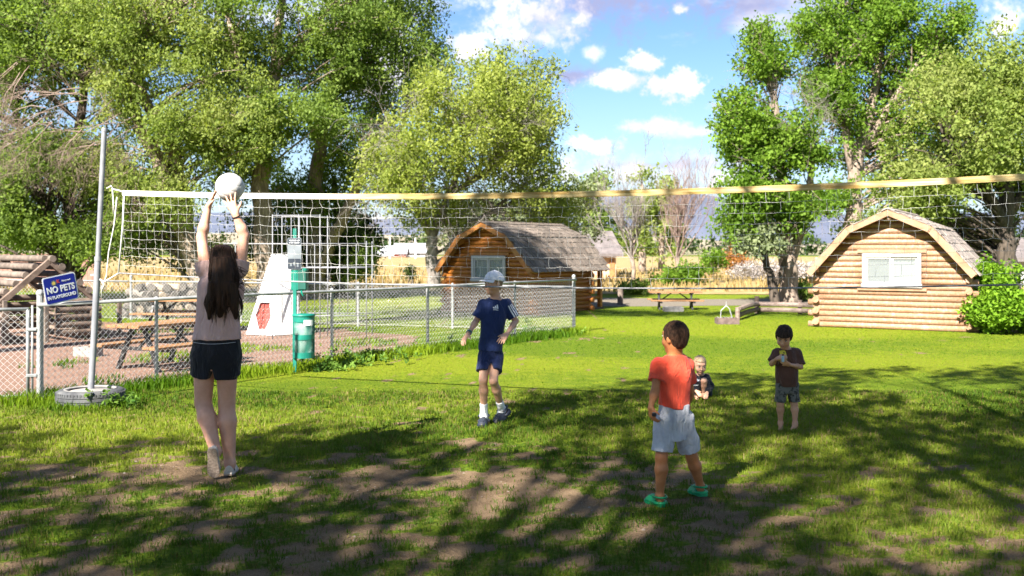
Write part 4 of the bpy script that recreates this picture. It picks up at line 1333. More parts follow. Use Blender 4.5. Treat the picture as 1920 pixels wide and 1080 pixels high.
# ================================================================== VOLLEYBALL NET
S0 = Vector((-4.36, 10.57)); SD = Vector((8.38, -2.73)).normalized()
nang = math.atan2(SD.y, SD.x)
def sag(s): return .10 * (1 - ((s - 4.85) / 4.6) ** 2)
def ztop(s): return 2.243 - sag(s)
def zbot(s): return 1.395 - sag(s) * .95
tyre_c = Vector((gx(170, 10.57), 10.57, 0))
def net_post(label, loc, lean, group='net posts standing in tyres'):
    r0 = empty('net_post', loc, label, 'net post', group)
    mb = MB()
    Ro, w_ = .345, .165
    prof = [(.20, .02), (.25, .004), (Ro - .03, .0), (Ro - .008, .02), (Ro, .05), (Ro, .055), (Ro - .008, .058), (Ro - .008, .064), (Ro + .002, .067), (Ro + .002, .095), (Ro - .008, .098), (Ro - .008, .104), (Ro, .107), (Ro, .118), (Ro - .008, .148), (Ro - .03, w_), (.27, w_ + .006), (.235, w_ - .006), (.215, w_ - .03), (.21, .1)]
    mb.lathe(prof, 48, closed=True)
    auto_smooth(mb.build('tyre', M['rubber'], r0), 40)
    tr = MB()
    for k in range(60):
        a = 2 * PI * k / 60
        Mz = Matrix.Rotation(a, 3, 'Z')
        for zz, dz_ in ((.032, .028), (.133, .028)):
            tr.box(Mz @ Vector((Ro - .004, 0, zz)), (.012, .018, dz_), Mz)
    tr.build('tread_blocks', M['rubber'], r0, kind='stuff')
    rm = MB().lathe([(.225, w_ - .008), (.238, w_ + .004), (.252, w_ + .0085), (.266, w_ + .0075), (.25, w_ - .01)], 40, closed=True)
    rm.build('bead', M['block'], r0, smooth=True)
    cf = MB().lathe([(.20, .09), (.208, .150), (.15, .160), (.06, .168), (.001, .170)], 28)
    cf.build('concrete_fill', M['concrete'], r0, smooth=True)
    pp = MB()
    top = Vector((lean, 0.05, 2.93))
    j = top * (1.55 / 2.93)
    pp.tube([Vector((0, 0, .1)), j * .5, j], .0335, 14)
    auto_smooth(pp.build('lower_pole', M['pole'], r0))
    pu = MB()
    pu.tube([j * .985, top], .0275, 14)
    pu.lathe([(.030, -.03), (.031, .0), (.024, .012), (.001, .014)], 14, tuple(top))
    auto_smooth(pu.build('upper_pole', M['pole'], r0))
    cl = MB().tube([j - Vector((0, 0, .03)), j + Vector((0, 0, .02))], .037, 14)
    auto_smooth(cl.build('collar', M['galv'], r0))
    hk = MB().box(top * (1.375 / 2.93) + Vector((-.045, 0, 0)), (.05, .02, .02)).build('cleat', M['galv'], r0)
    return r0
np1 = net_post('grey steel net post leaning inward from a concrete-filled tyre at the left', tyre_c, (193 - 171) / FPX * 10.6)
eR = S0 + SD * 9.78
net_post('grey steel net post in a tyre beyond the right end of the net', (eR.x, eR.y, 0), -.05)
nt = empty('volleyball_net', (S0.x, S0.y, 0), 'white volleyball net with an aged yellow top tape strung across the lawn', 'net', rz=nang)
NA, NB = .27, 9.45
def tape_mesh():
    mb = MB()
    n = 80
    vs, fs = [], []
    for i in range(n + 1):
        s = NA + (NB - NA) * i / n
        z = ztop(s)
        dy = .004 * math.sin(s * 5)
        for (yy, zz) in ((-.006, -.027), (-.009, 0.0), (-.004, .026), (.004, .026), (.009, 0), (.006, -.027)):
            vs.append((s, yy + dy, z + zz))
    for i in range(n):
        for k in range(6):
            fs.append((i * 6 + k, i * 6 + (k + 1) % 6, (i + 1) * 6 + (k + 1) % 6, (i + 1) * 6 + k))
    fs += [tuple(range(6)), tuple(n * 6 + 5 - k for k in range(6))]
    return mb.add(vs, fs)
# tape canvas: white near the left end, yellowed with age towards the right
m, t, b = base_mat('net_tape')
tcn = t.new('ShaderNodeTexCoord')
sp = t.new('ShaderNodeSeparateXYZ'); t.l.new(tcn.outputs['Object'], sp.inputs[0])
n1 = t.noise(t.mapping(tcn.outputs['Object'], (.9, 14, 14)), 3, 4, .6)
age = t.ramp(t.math('ADD', sp.outputs[0], t.math('MULTIPLY', n1, .8)), 2.6, 3.6)
yel = t.mix(t.ramp(n1, .35, .65), (.32, .195, .045), (.55, .43, .20))
t.l.new(t.mix(age, (.80, .77, .70), yel), b.inputs['Base Color'])
b.inputs['Roughness'].default_value = .75
M['tape'] = m
auto_smooth(tape_mesh().build('top_tape', M['tape'], nt), 50)
MB().tube([(s, 0, zbot(s)) for s in np.linspace(NA - .05, NB + .05, 60)], .0085, 6).build('bottom_cable', M['cable'], nt, smooth=True)
sl = MB()
MB().tube([(NA + .02, 0, ztop(NA) - .02), (NA + .0, .005, 1.9), (NA - .05, 0, zbot(NA))], .009, 6).build('side_rope', M['net_cord'], nt, smooth=True)
MB().tube([(NB, 0, ztop(NB)), (NB + .01, 0, 1.9), (NB, 0, zbot(NB))], .007, 6).build('side_rope', M['net_cord'], nt, smooth=True)
def rope(pts, r_=.006):
    MB().tube(pts, r_, 6).build('tie_rope', M['net_cord'], nt, smooth=True)
ptop = 2.29
rope([(.12, -.0, ptop + .03), (.17, -.03, ptop - .01), (.22, 0, ptop - .02), (NA, 0, ztop(NA) + .01)], .009)
rope([(.10, -.035, ptop), (.15, -.04, ptop + .02), (.13, .04, ptop)], .008)
rope([(.15, -.01, ptop), (.17, -.02, 2.15), (.165, -.01, 2.02)], .007)
rope([(.20, .0, 2.20), (.18, -.02, 1.9), (.12, -.03, 1.62), (.09, -.03, 1.36), (.06, -.035, 1.30)], .0065)
rope([(NA - .05, 0, zbot(NA)), (.14, -.02, 1.345), (.06, -.035, 1.30), (.01, -.035, 1.33)], .008)
rope([(.04, -.04, 1.31), (.075, -.05, 1.27), (.06, -.05, 1.22), (.04, -.045, 1.27), (.05, -.05, 1.15)], .007)
rope([(NB, 0, ztop(NB)), (9.72, 0, 2.28)], .008)
rope([(NB, 0, zbot(NB)), (9.74, 0, 1.34)], .008)
def netting():
    """square mesh of knotted cord; the older right part hangs unevenly so the columns jog"""
    mb = MB()
    cell = .0965
    rows = 9
    ncol = int((NB - NA) / cell)
    def node(i, j):
        s = NA + .02 + i * cell
        f = j / rows
        z = (ztop(s) - .02) * (1 - f) + zbot(s) * f
        w = sstep(np.array([s]), 1.5, 4.0)[0]
        h1 = math.sin(i * 12.9898 + j * 78.233) * 43758.5453; h1 -= math.floor(h1)
        h2 = math.sin(i * 39.346 + j * 11.135) * 24634.6345; h2 -= math.floor(h2)
        jx = (h1 - .5) * (.018 + .022 * w)
        jz = (h2 - .5) * .014 * (0 if j in (0, rows) else 1)
        if w > .2 and j % 2: jx += .5 * cell * w * (1 if (i // 2) % 2 else .85) * .6
        return Vector((s + jx, .006 * (h2 - .5), z + jz))
    rr = .0015
    for j in range(1, rows):
        for i in range(ncol):
            a, c = node(i, j), node(i + 1, j)
            m_ = (a + c) / 2 - Vector((0, 0, .004))
            mb.tube([a, m_, c], rr if i < 38 else .0014, 3, cap=False)
    for i in range(ncol + 1):
        s = NA + i * cell
        for j in range(rows):
            a, c = node(i, j), node(i, j + 1)
            if s > 3.6 and (i + j) % 2 and (i * 7 + j * 3) % 5 != 0:
                continue
            m_ = (a + c) / 2 + Vector((.012 * math.sin(i * 3.1 + j * 1.7), 0, 0))
            if s > 3.0:
                c = Vector((a.x + (c.x - a.x) * .25, c.y, c.z))
                m_ = (a + c) / 2 + Vector((.008 * math.sin(i * 3.1 + j), 0, 0))
            mb.tube([a, m_, c], rr if i < 38 else .0014, 3, cap=False)
    mb.build('netting', M['net_cord'], nt, kind='stuff')
netting()

# ================================================================== PLAYGROUND
# white climbing tipi
tp = empty('climbing_tipi', (gx(516, 19.3), 19.3, 0), 'white cut-off tipi playhouse with a red lined diamond opening', 'playhouse', rz=R(0))
TH = gz(479, 19.3)
Rb, Rt = .57, .20
nside = 5
def tcorner(k, f):
    a = R(-90 - 62 + 72 * k)
    r_ = Rb + (Rt - Rb) * f
    lean = Vector((.12 * f, 0, 0))
    return Vector((r_ * math.cos(a), r_ * math.sin(a) * .9, .02 + TH * f)) + lean
for k in range(nside):
    a0, a1, b0, b1 = tcorner(k, 0), tcorner(k + 1, 0), tcorner(k, 1), tcorner(k + 1, 1)
    mb = MB()
    nrm = (a1 - a0).cross(b0 - a0).normalized()
    if nrm.dot((a0 + b1) / 2) < 0: nrm = -nrm
    def face_pt(u, v): return (a0.lerp(a1, u)).lerp(b0.lerp(b1, u), v)
    outer = [(0, 0), (1, 0), (1, 1), (0, 1)]
    if k == 0:
        hole = [(.40, .07), (.66, .07), (.80, .22), (.66, .40), (.20, .40), (.14, .24)]
        ring = [(0, 0), (1, 0), (1, .25), (1, 1), (0, 1), (0, .25)]
        o3, h3 = [face_pt(*p) for p in ring], [face_pt(*p) for p in hole]
        n = 6
        vs = o3 + h3 + [p - nrm * .03 for p in o3] + [p - nrm * .03 for p in h3]
        fs = []
        for i in range(n):
            j = (i + 1) % n
            fs += [(i, j, n + j, n + i), (2 * n + i, 3 * n + i, 3 * n + j, 2 * n + j), (n + i, n + j, 3 * n + j, 3 * n + i)]
        mb.add(vs, fs)
    else:
        o3 = [face_pt(*p) for p in outer]
        mb.add(o3 + [p - nrm * .03 for p in o3], [(0, 1, 2, 3), (7, 6, 5, 4), (0, 4, 5, 1), (1, 5, 6, 2), (2, 6, 7, 3), (3, 7, 4, 0)])
    mb.build('side_panel', M['tipi'], tp)
a0, a1, b0, b1 = tcorner(0, 0), tcorner(1, 0), tcorner(0, 1), tcorner(1, 1)
n0 = (a1 - a0).cross(b0 - a0).normalized()
if n0.dot((a0 + b1) / 2) < 0: n0 = -n0
fp0 = lambda u, v: (a0.lerp(a1, u)).lerp(b0.lerp(b1, u), v) - n0 * .055
MB().add([fp0(.1, .05), fp0(.9, .05), fp0(.9, .44), fp0(.1, .44)], [(0, 1, 2, 3)]).build('inner_panel', M['tipi_red'], tp)
inn = MB()
vs = [tcorner(k, 0) * .93 + Vector((0, 0, .02)) for k in range(nside)] + [tcorner(k, .72) * .93 for k in range(nside)]
inn.add(vs, [(k, (k + 1) % nside, nside + (k + 1) % nside, nside + k) for k in range(1, nside)] + [tuple(range(nside))])
inn.build('lining', M['tipi_red'], tp)
fl_ = MB()
fl_.add([tcorner(0, .06).lerp(tcorner(1, .06), .62) * 1.005, tcorner(0, .23).lerp(tcorner(1, .23), .80) * 1.005, tcorner(0, .38).lerp(tcorner(1, .38), .66) * 1.005, tcorner(0, .2).lerp(tcorner(1, .2), .52) * .86], [(0, 1, 2, 3)])
fl_.build('door_flap', M['sign_red'], tp)
# steel climbing frame
cfm = empty('jungle_gym', (gx(600, 18.2), 18.2, 0), 'tall galvanised bar climbing frame behind the waste station', 'climbing frame')
def cz_(py): return gz(py, 18.2)
def cx_(px): return gx(px, 18.2) - cfm.location.x
def bar(nm, pts, r_=.017): MB().tube(pts, r_ * .58, 7).build(nm, M['pole'], cfm, smooth=True)
for px, top_ in ((511, 402), (560, 402), (600, 402), (687, 452)):
    for yy in (0, .75):
        bar('upright', [(cx_(px), yy, -.05), (cx_(px), yy, cz_(top_))])
for yy in (0, .75):
    bar('rail', [(cx_(511), yy, cz_(404)), (cx_(600), yy, cz_(404))])
    for py in (457, 502, 592):
        bar('rail', [(cx_(420 if py == 457 else 560), yy, cz_(py)), (cx_(687), yy, cz_(py))], .017)
bar('upright', [(cx_(420), 0, -.05), (cx_(420), 0, cz_(455))]); bar('upright', [(cx_(420), .75, -.05), (cx_(420), .75, cz_(455))])
for px in (420, 511, 560, 600, 687):
    bar('cross_bar', [(cx_(px), 0, cz_(457)), (cx_(px), .75, cz_(457))], .015)
for px in (575, 590, 615, 637, 652, 668):
    bar('rung', [(cx_(px), .0, cz_(592)), (cx_(px), .0, cz_(457))], .012)
for px in (529, 545):
    bar('rung', [(cx_(px), .75, cz_(592)), (cx_(px), .75, cz_(404))], .012)
# picnic tables
def picnic_table(label, c, u, L, zt_, zb_, wt_, bo, foot, steel, wood, group, plank=3, zoff=0):
    u = Vector((u[0], u[1])).normalized()
    root = empty('picnic_table', (c[0], c[1], 0), label, 'picnic table', group, math.atan2(u.y, u.x))
    pw = wt_ / plank
    for k in range(plank):
        y = -wt_ / 2 + pw * (k + .5)
        MB().box((random.uniform(-.01, .01), y, zt_ - .02), (L, pw - .012, .04), bev=.005).build('top_plank', wood, root)
    for s in (-1, 1):
        for q in (-.5, .5):
            MB().box((random.uniform(-.01, .01), s * bo + q * .13, zb_ - .018), (L, .12, .036), bev=.005).build('seat_plank', wood, root)
    xf = L * .31
    for s in (-1, 1):
        fm = MB()
        fm.box((s * xf, 0, zb_ - .06), (.05, bo * 2 + .3, .045))
        fm.box((s * xf, 0, zt_ - .062), (.05, wt_ * .94, .04))
        fm.build('cross_member', steel, root)
        for q in (-1, 1):
            MB().beam((s * xf + .03 * q, q * wt_ * .22, zt_ - .05), (s * xf + .03 * q, q * foot, .0), .045, .055).build('leg', steel, root)
        MB().beam((s * xf, 0, zb_ - .06), (s * xf * .25, 0, zt_ - .05), .03, .03).build('brace', steel, root)
    return root
picnic_table('low picnic table with orange planks and black legs, just behind the front fence', (-4.85, 13.9), (.45, .89), 1.5, .635, .36, .62, .50, .42, M['black_steel'], M['orange_wood'], 'picnic tables')
picnic_table('picnic table with faded orange planks by the rear fence, half behind the girl', (gx(345, 20.5), 20.5), (1, -.12), 1.75, .62, .36, .6, .5, .42, M['black_steel'], M['orange_wood'], 'picnic tables')
picnic_table('yellowish picnic table out in the sun beyond the lawn', (gx(1266, 27.2), 27.2), (1, -.02), 1.42, .50, .28, .5, .42, .38, M['black_steel'], M['orange_wood'], 'picnic tables')
# concrete block
cb = empty('concrete_block', (gx(165, 15.3), 15.3, 0), 'pale hollow concrete block lying on the pink gravel', 'block', rz=R(-14))
bk = MB()
bk.box((0, -.075, .075), (.40, .03, .15)); bk.box((0, .075, .075), (.40, .03, .15))
for x in (-.185, 0, .185): bk.box((x, 0, .075), (.03, .12, .15))
bk.build('shell', M['concrete'], cb)
# log playhouse
ph = empty('log_playhouse', (gx(92, 17.6), 17.6, 0), 'low weathered log playhouse with an open slatted roof at the left edge', 'playhouse', rz=R(45))
hw_, pl_ = .76, 2.3                 # local x along gable, y along ridge (away to the left)
zr, ze = gz(490, 17.6), gz(562, 17.6)
def lg_(nm, a, b, r_, m_, n=8): return auto_smooth(MB().tube([a, b], r_, n).build(nm, m_, ph), 50)
for yy in (0, pl_):
    for s in (-1, 1):
        MB().beam((0, yy, zr), (s * hw_ * 1.04, yy, ze - .02), .09, .09).build('rafter', M['weathered_dark'], ph)
for k in range(5):
    f = .06 + k * .21
    for s in (-1, 1):
        lg_('roof_pole', (s * hw_ * f, -.06 if s > 0 else .06, zr - (zr - ze) * f + .085), (s * hw_ * f + .01, pl_ + .1, zr - (zr - ze) * f + .085), .062, M['weathered'])
for s in (-1, 1):
    for k in range(5):
        zz = .10 + k * .135
        lg_('wall_log', (s * hw_, -.12 if k % 2 else .02, zz), (s * hw_, pl_ + .05, zz), .062, M['weathered_dark'])
for k in range(5):
    zz = .16 + k * .135
    if zz < .75:
        lg_('wall_log', (-hw_ - .12, pl_, zz), (hw_ + .12, pl_, zz), .062, M['weathered_dark'])
        lg_('wall_log', (hw_ * .15, 0, zz), (hw_ + .14, 0, zz), .062, M['weathered_dark'])
        lg_('log_end', (hw_ + .141, 0, zz), (hw_ + .155, 0, zz), .058, M['pale_wood'])
for x, y in ((-hw_, 0), (-hw_ * .1, 0), (hw_ * 1.0, .12), (hw_ + .62, .35)):
    MB().box((x, y - .08, .38), (.07, .07, .78 if x < hw_ else .66), bev=.006).build('post', M['weathered'] if x < 0 else M['weathered_dark'], ph)
MB().box((-hw_ - .45, -.2, .36), (.075, .075, .74), bev=.006).build('post', M['pale_wood'], ph)
# wood stack behind the rear table
def firewood():
    root = empty('log_pile', (gx(318, 24.2), 24.2, 0), 'pile of pale cut logs behind the rear fence and table', 'log pile')
    k = 0
    meshes = []
    for q in range(4):
        mb = MB()
        mb.tube([(0, -.35, 0), (0, 0, .01), (0, .35, 0)], [.09, .085, .092], 9)
        me = mb.mesh('log'); me.materials.append(M['stone_pale'] if q else M['pale_wood']); meshes.append(me)
    for row in range(5):
        for c in range(11 - row):
            o = bpy.data.objects.new('log', random.choice(meshes)); COL.objects.link(o); o.parent = root
            o.location = ((c - (11 - row) / 2) * .195 + random.uniform(-.03, .03), random.uniform(-.1, .1), .09 + row * .16)
            o.rotation_euler = (random.uniform(-.15, .15), 0, random.uniform(-.5, .5) + .5)
            o.scale = (random.uniform(.8, 1.15),) * 3
firewood()
# brown board fence far left
bf = empty('board_fence', (gx(-40, 42), 42, 0), 'long reddish-brown board fence beyond the trees at far left', 'fence', rz=R(-3))
bme = []
for q in range(3):
    mb = MB().box((0, 0, .73), (.235, .03, 1.42 + .02 * q)); me = mb.mesh('board'); bme.append(me)
M['brown_board'] = mat('brown_board', (.22, .115, .09), (.30, .17, .135), 4, .9, rnd=.12)
for me in bme: me.materials.append(M['brown_board'])
for k in range(34):
    o = bpy.data.objects.new('board', bme[k % 3]); COL.objects.link(o); o.parent = bf
    o.location = (-3.0 + k * .245, 0, 0)
for zz in (.35, 1.15):
    MB().box((1.1, .05, zz), (8.5, .05, .09)).build('rail', M['brown_board'], bf)
# split-rail fence left of the right cabin
sr = empty('split_rail_fence', (gx(1384, 23.6), 23.6, 0), 'low split-rail log fence between the fire pit and the right cabin', 'fence')
def srp(px, d, z): return Vector((gx(px, d) - sr.location.x, d - sr.location.y, z))
M['rail_wood'] = mat('split_rail', (.15, .108, .09), (.25, .195, .17), 5, .9, stretch=(.4, 5, 5), rnd=.15, bump=.3)
for z in (.10, .24):
    auto_smooth(MB().tube([srp(1384, 23.2, z), srp(1400, 24.2, z + .02), srp(1420, 25.4, z + .015)], .062, 8).build('rail', M['rail_wood'], sr))
    auto_smooth(MB().tube([srp(1418, 25.5, z), srp(1470, 25.2, z + .01), srp(1530, 24.8, z)], .06, 8).build('rail', M['rail_wood'], sr))
MB().tube([srp(1419, 25.6, -.02), srp(1419, 25.6, .44)], .06, 8).build('post', M['weathered_dark'], sr)
MB().tube([srp(1383, 23.1, -.02), srp(1383, 23.1, .30)], .055, 8).build('post', M['rail_wood'], sr)
MB().tube([srp(1500, 25.1, -.02), srp(1500, 25.1, .36)], .055, 8).build('post', M['rail_wood'], sr)
# fire rings
def fire_ring(label, px, d, w, h, material, grill):
    r0 = empty('fire_ring', (gx(px, d), d, 0), label, 'fire pit', 'fire pits')
    b_ = MB()
    t_ = .025
    dp = w * .75
    b_.box((0, -dp / 2, h / 2), (w, t_, h)); b_.box((0, dp / 2, h / 2), (w, t_, h))
    b_.box((-w / 2 + t_ / 2, 0, h / 2), (t_, dp - t_, h)); b_.box((w / 2 - t_ / 2, 0, h / 2), (t_, dp - t_, h))
    b_.build('box', material, r0)
    MB().box((0, 0, .04), (w - .06, dp - .06, .06)).build('ash_bed', M['weathered_dark'], r0)
    if grill:
        gm = MB()
        gm.tube([(-w * .3, 0, h), (-w * .28, 0, h + .16), (-w * .02, .02, h + .27)], .012, 6)
        gm.tube([(w * .25, 0, h), (w * .12, .0, h + .2), (-w * .02, .02, h + .27)], .012, 6)
        gm.tube([(-w * .02, .02, h + .27), (-w * .02, .02, h + .36)], .01, 6)
        gm.build('swing_arm', M['galv'], r0)
        for k in range(5):
            MB().tube([(-w * .42 + k * .07, -dp * .3, h + .015), (-w * .42 + k * .07, dp * .3, h + .015)], .006, 5).build('grill_bar', M['galv'], r0)
    return r0
fire_ring('rusty square fire pit with grill arm, left of the rail fence', 1363, 22.0, .47, .13, M['firebox'], True)
fire_ring('grey low fire pit box in front of the sunny picnic table', 1262, 26.4, .5, .12, M['block'], False)
bp = empty('short_post', (gx(1163, 29.5), 29.5, 0), 'short weathered post standing on the road edge by the porch', 'post')
MB().tube([(0, 0, -.03), (0, 0, .5)], .085, 9).build('stump', M['weathered'], bp)
# ------------------------------------------------------------------ far buildings
def house(label, px, d, w, dp, h, rise, mwall, mroof, rz=0, win=2, door=True, group='buildings in the distance'):
    r0 = empty('house', (gx(px, d), d, 0), label, 'building', group, rz)
    w2, d2 = w / 2, dp / 2
    wl = MB()
    for yy in (-d2, d2 - .15):
        wl.prism([(-w2, 0), (w2, 0), (w2, h), (-w2, h)], yy, yy + .15)
    for sx in (-1, 1):
        fm = Matrix.Rotation(R(90), 4, 'Z')
        wl.prism([(-d2 + .15, 0), (d2 - .15, 0), (d2 - .15, h), (0, h + rise - .1), (-d2 + .15, h)], sx * (w2 - .08) - .07, sx * (w2 - .08) + .07, fm)
    wl.build('wall', mwall, r0)
    rf = MB()
    for s in (-1, 1):
        fm = Matrix.Rotation(R(90), 4, 'Z')
        rf.prism([(0, h + rise), (s * (d2 + .4), h - .4 * rise / d2), (s * (d2 + .4), h - .4 * rise / d2 + .16), (0, h + rise + .16)], -w2 - .35, w2 + .35, fm)
    rf.build('roof', mroof, r0)
    for k in range(win):
        x = -w2 + w * (k + .7) / (win + .4)
        f_ = MB().box((x, -d2 - .03, h * .55), (w * .13, .08, h * .34)).build('window', M['white_paint'], r0)
        MB().box((x, -d2 - .08, h * .55), (w * .105, .03, h * .28)).build('pane', M['sign_dark'], f_)
    if door:
        MB().box((w * .42, -d2 - .03, h * .36), (w * .1, .06, h * .72)).build('door', M['soffit'], r0)
    return r0
M['wall_peach'] = mat('peach_wall', (.52, .33, .22), (.58, .38, .26), 2, .8)
M['wall_white'] = mat('white_wall', (.32, .32, .33), (.38, .38, .38), 2, .7)
M['roof_grey'] = mat('grey_roof', (.11, .095, .095), (.16, .14, .14), 3, .9)
M['roof_white'] = mat('white_roof', (.27, .28, .31), (.33, .34, .36), 2, .5)
M['red_wall'] = mat('red_wall', (.36, .08, .05), (.42, .11, .07), 2, .8)
house('peach house with a grey roof half hidden behind the middle cabin', 1092, 58, 2.9, 4, 1.45, 1.1, M['wall_peach'], M['roof_grey'], R(10))
house('long white farm building with a red gable, far off across the dry field', 772, 205, 6.6, 6, 1.0, 1.7, M['wall_white'], M['roof_white'], R(4), 2, False)
house('small grey-white shed left of the white farm building', 728, 200, 5.0, 5, .6, 1.6, M['wall_white'], M['roof_white'], R(-8), 1, False)
house('red-walled shed in front of the white farm building', 752, 195, 2.2, 4, .9, 1.2, M['red_wall'], M['roof_white'], R(0), 1, False)
house('white outbuilding glimpsed through the trees right of the right cabin', 1888, 44, 2.4, 3, 1.3, .7, M['wall_white'], M['roof_grey'], R(5), 1, False)
for k, px in enumerate((731, 779)):
    up_ = empty('utility_pole', (gx(px, 170), 170, 0), 'thin pale utility pole left of the farm building' if k == 0 else 'thin pale utility pole in front of the white farm roof', 'utility pole', 'utility poles across the field')
    MB().tube([(0, 0, 0), (0, 0, 3.6)], [.14, .11], 6).build('shaft', M['sign_white'], up_)
    MB().box((0, 0, 3.4), (.9, .08, .08)).build('crossarm', M['weathered'], up_)
# ================================================================== PEOPLE
class Field:
    """distance field on a grid; shapes are blended into it and the surface taken off by surface nets"""
    def __init__(self, lo, hi, res):
        self.lo = np.array(lo, float); self.res = res
        self.n = np.ceil((np.array(hi, float) - self.lo) / res).astype(int) + 1
        self.f = np.full(self.n, 1.0, np.float32)
    def _block(self, lo, hi):
        i0 = np.clip(np.floor((np.array(lo) - self.lo) / self.res).astype(int), 0, self.n - 1)
        i1 = np.clip(np.ceil((np.array(hi) - self.lo) / self.res).astype(int) + 1, 1, self.n)
        sl = tuple(slice(a, b) for a, b in zip(i0, i1))
        ax = [self.lo[k] + self.res * np.arange(i0[k], i1[k]) for k in range(3)]
        P = np.stack(np.meshgrid(*ax, indexing='ij'), -1)
        return sl, P
    def add(self, fn, lo, hi, k=.015, m=.04):
        sl, P = self._block(np.array(lo) - m - k, np.array(hi) + m + k)
        if P.size == 0: return
        d = fn(P)
        a = self.f[sl]
        if k > 0:
            h = np.maximum(k - np.abs(a - d), 0) / k
            self.f[sl] = np.minimum(a, d) - h * h * k * .25
        else:
            self.f[sl] = np.minimum(a, d)
    def cut(self, fn, lo=None, hi=None, k=.004):
        """keep only where fn is positive"""
        lo = self.lo if lo is None else np.array(lo) - .03
        hi = self.lo + self.res * (self.n - 1) if hi is None else np.array(hi) + .03
        sl, P = self._block(lo, hi)
        if P.size == 0: return
        d = -fn(P)
        a = self.f[sl]
        if k > 0:
            h = np.maximum(k - np.abs(a - d), 0) / k
            self.f[sl] = np.maximum(a, d) + h * h * k * .25
        else:
            self.f[sl] = np.maximum(a, d)
    def cap(self, a, b, ra, rb, k=.015, end=None):
        a, b = np.array(a, float), np.array(b, float)
        v = b - a; L2 = max(v @ v, 1e-9)
        r = max(ra, rb)
        def fn(P):
            t = np.clip(((P - a) @ v) / L2, 0, 1)
            d = np.linalg.norm(P - a - t[..., None] * v, axis=-1) - (ra + (rb - ra) * t)
            if end is not None:
                d = np.maximum(d, (P - end) @ (v / math.sqrt(L2)))
            return d
        self.add(fn, np.minimum(a, b) - r, np.maximum(a, b) + r, k)
    def ell(self, c, r, R3=None, k=.012):
        c = np.array(c, float); r = np.array(r, float)
        Rm = np.eye(3) if R3 is None else np.array(R3, float)          # rows are the axes
        def fn(P):
            q = (P - c) @ Rm.T
            k0 = np.linalg.norm(q / r, axis=-1); k1 = np.linalg.norm(q / (r * r), axis=-1) + 1e-9
            return k0 * (k0 - 1) / k1
        m = r.max()
        self.add(fn, c - m, c + m, k)
    def loft(self, pts, side, ab, k=.02):
        """tube of elliptical section through pts; ab half-widths (sideways, front-back) at each point"""
        pts = [np.array(p, float) for p in pts]
        side = np.array(side, float)
        lo = np.min([p for p in pts], 0) - max(max(x) for x in ab); hi = np.max([p for p in pts], 0) + max(max(x) for x in ab)
        A, B = pts[0], pts[-1]
        axv = (B - A); L = np.linalg.norm(axv); axv = axv / L
        side = side - axv * (side @ axv); side /= np.linalg.norm(side)
        fr = np.cross(axv, side)
        ts = [((p - A) @ axv) / L for p in pts]
        cu = [(p - A) @ side for p in pts]; cv = [(p - A) @ fr for p in pts]
        fine = np.linspace(0, 1, 41)
        def sm(y):
            y = np.interp(fine, ts, y)
            for _ in range(3): y[1:-1] = (y[:-2] + 2 * y[1:-1] + y[2:]) / 4
            return y
        CU, CV, AA, BB = sm(cu), sm(cv), sm([x[0] for x in ab]), sm([x[1] for x in ab])
        def fn(P):
            q = P - A
            t = (q @ axv) / L
            tc_ = np.clip(t, 0, 1)
            u = q @ side - np.interp(tc_, fine, CU); v = q @ fr - np.interp(tc_, fine, CV)
            a_, b_ = np.interp(tc_, fine, AA), np.interp(tc_, fine, BB)
            k0 = np.sqrt((u / a_) ** 2 + (v / b_) ** 2); k1 = np.sqrt((u / a_ ** 2) ** 2 + (v / b_ ** 2) ** 2) + 1e-9
            d = np.maximum(k0 * (k0 - 1) / k1, -np.minimum(a_, b_))
            e = np.abs(t - tc_) * L
            return np.where(e > 0, np.sqrt(np.maximum(d, 0) ** 2 + e * e), d)
        self.add(fn, lo, hi, k)
    def surface(self):
        f = self.f
        f[0] = f[-1] = 1; f[:, 0] = f[:, -1] = 1; f[:, :, 0] = f[:, :, -1] = 1
        s = f < 0
        nx, ny, nz = [x - 1 for x in self.n]
        cnt = np.zeros((nx, ny, nz), np.int8)
        for a in (0, 1):
            for b in (0, 1):
                for c in (0, 1):
                    cnt += s[a:a + nx, b:b + ny, c:c + nz]
        act = (cnt > 0) & (cnt < 8)
        I = np.argwhere(act)
        idx = np.full((nx, ny, nz), -1, np.int64)
        idx[act] = np.arange(len(I))
        acc = np.zeros((len(I), 3)); num = np.zeros(len(I))
        corners = [(a, b, c) for a in (0, 1) for b in (0, 1) for c in (0, 1)]
        val = {c: f[I[:, 0] + c[0], I[:, 1] + c[1], I[:, 2] + c[2]] for c in corners}
        for c in corners:
            for k in range(3):
                if c[k] == 0:
                    e = list(c); e[k] = 1; e = tuple(e)
                    v0, v1 = val[c], val[e]
                    x = (v0 < 0) != (v1 < 0)
                    t = np.where(x, v0 / np.where(x, v0 - v1, 1), 0)
                    p = np.tile(np.array(c, float), (len(I), 1)); p[:, k] += t
                    acc[x] += p[x]; num[x] += 1
        V = self.lo + (I + acc / num[:, None]) * self.res
        Q = []
        for k in range(3):
            o = [0, 0, 0]; o[k] = 1
            a = s[:s.shape[0] - o[0], :s.shape[1] - o[1], :s.shape[2] - o[2]]
            b = s[o[0]:, o[1]:, o[2]:]
            E = np.argwhere(a != b)
            u, w = [(1, 2), (2, 0), (0, 1)][k]
            ok = (E[:, u] > 0) & (E[:, w] > 0) & (E[:, u] < [nx, ny, nz][u]) & (E[:, w] < [nx, ny, nz][w])
            E = E[ok]
            ins = s[E[:, 0], E[:, 1], E[:, 2]]
            def at(du, dw):
                q = E.copy(); q[:, u] -= du; q[:, w] -= dw
                return idx[q[:, 0], q[:, 1], q[:, 2]]
            q = np.stack([at(0, 0), at(1, 0), at(1, 1), at(0, 1)], 1)
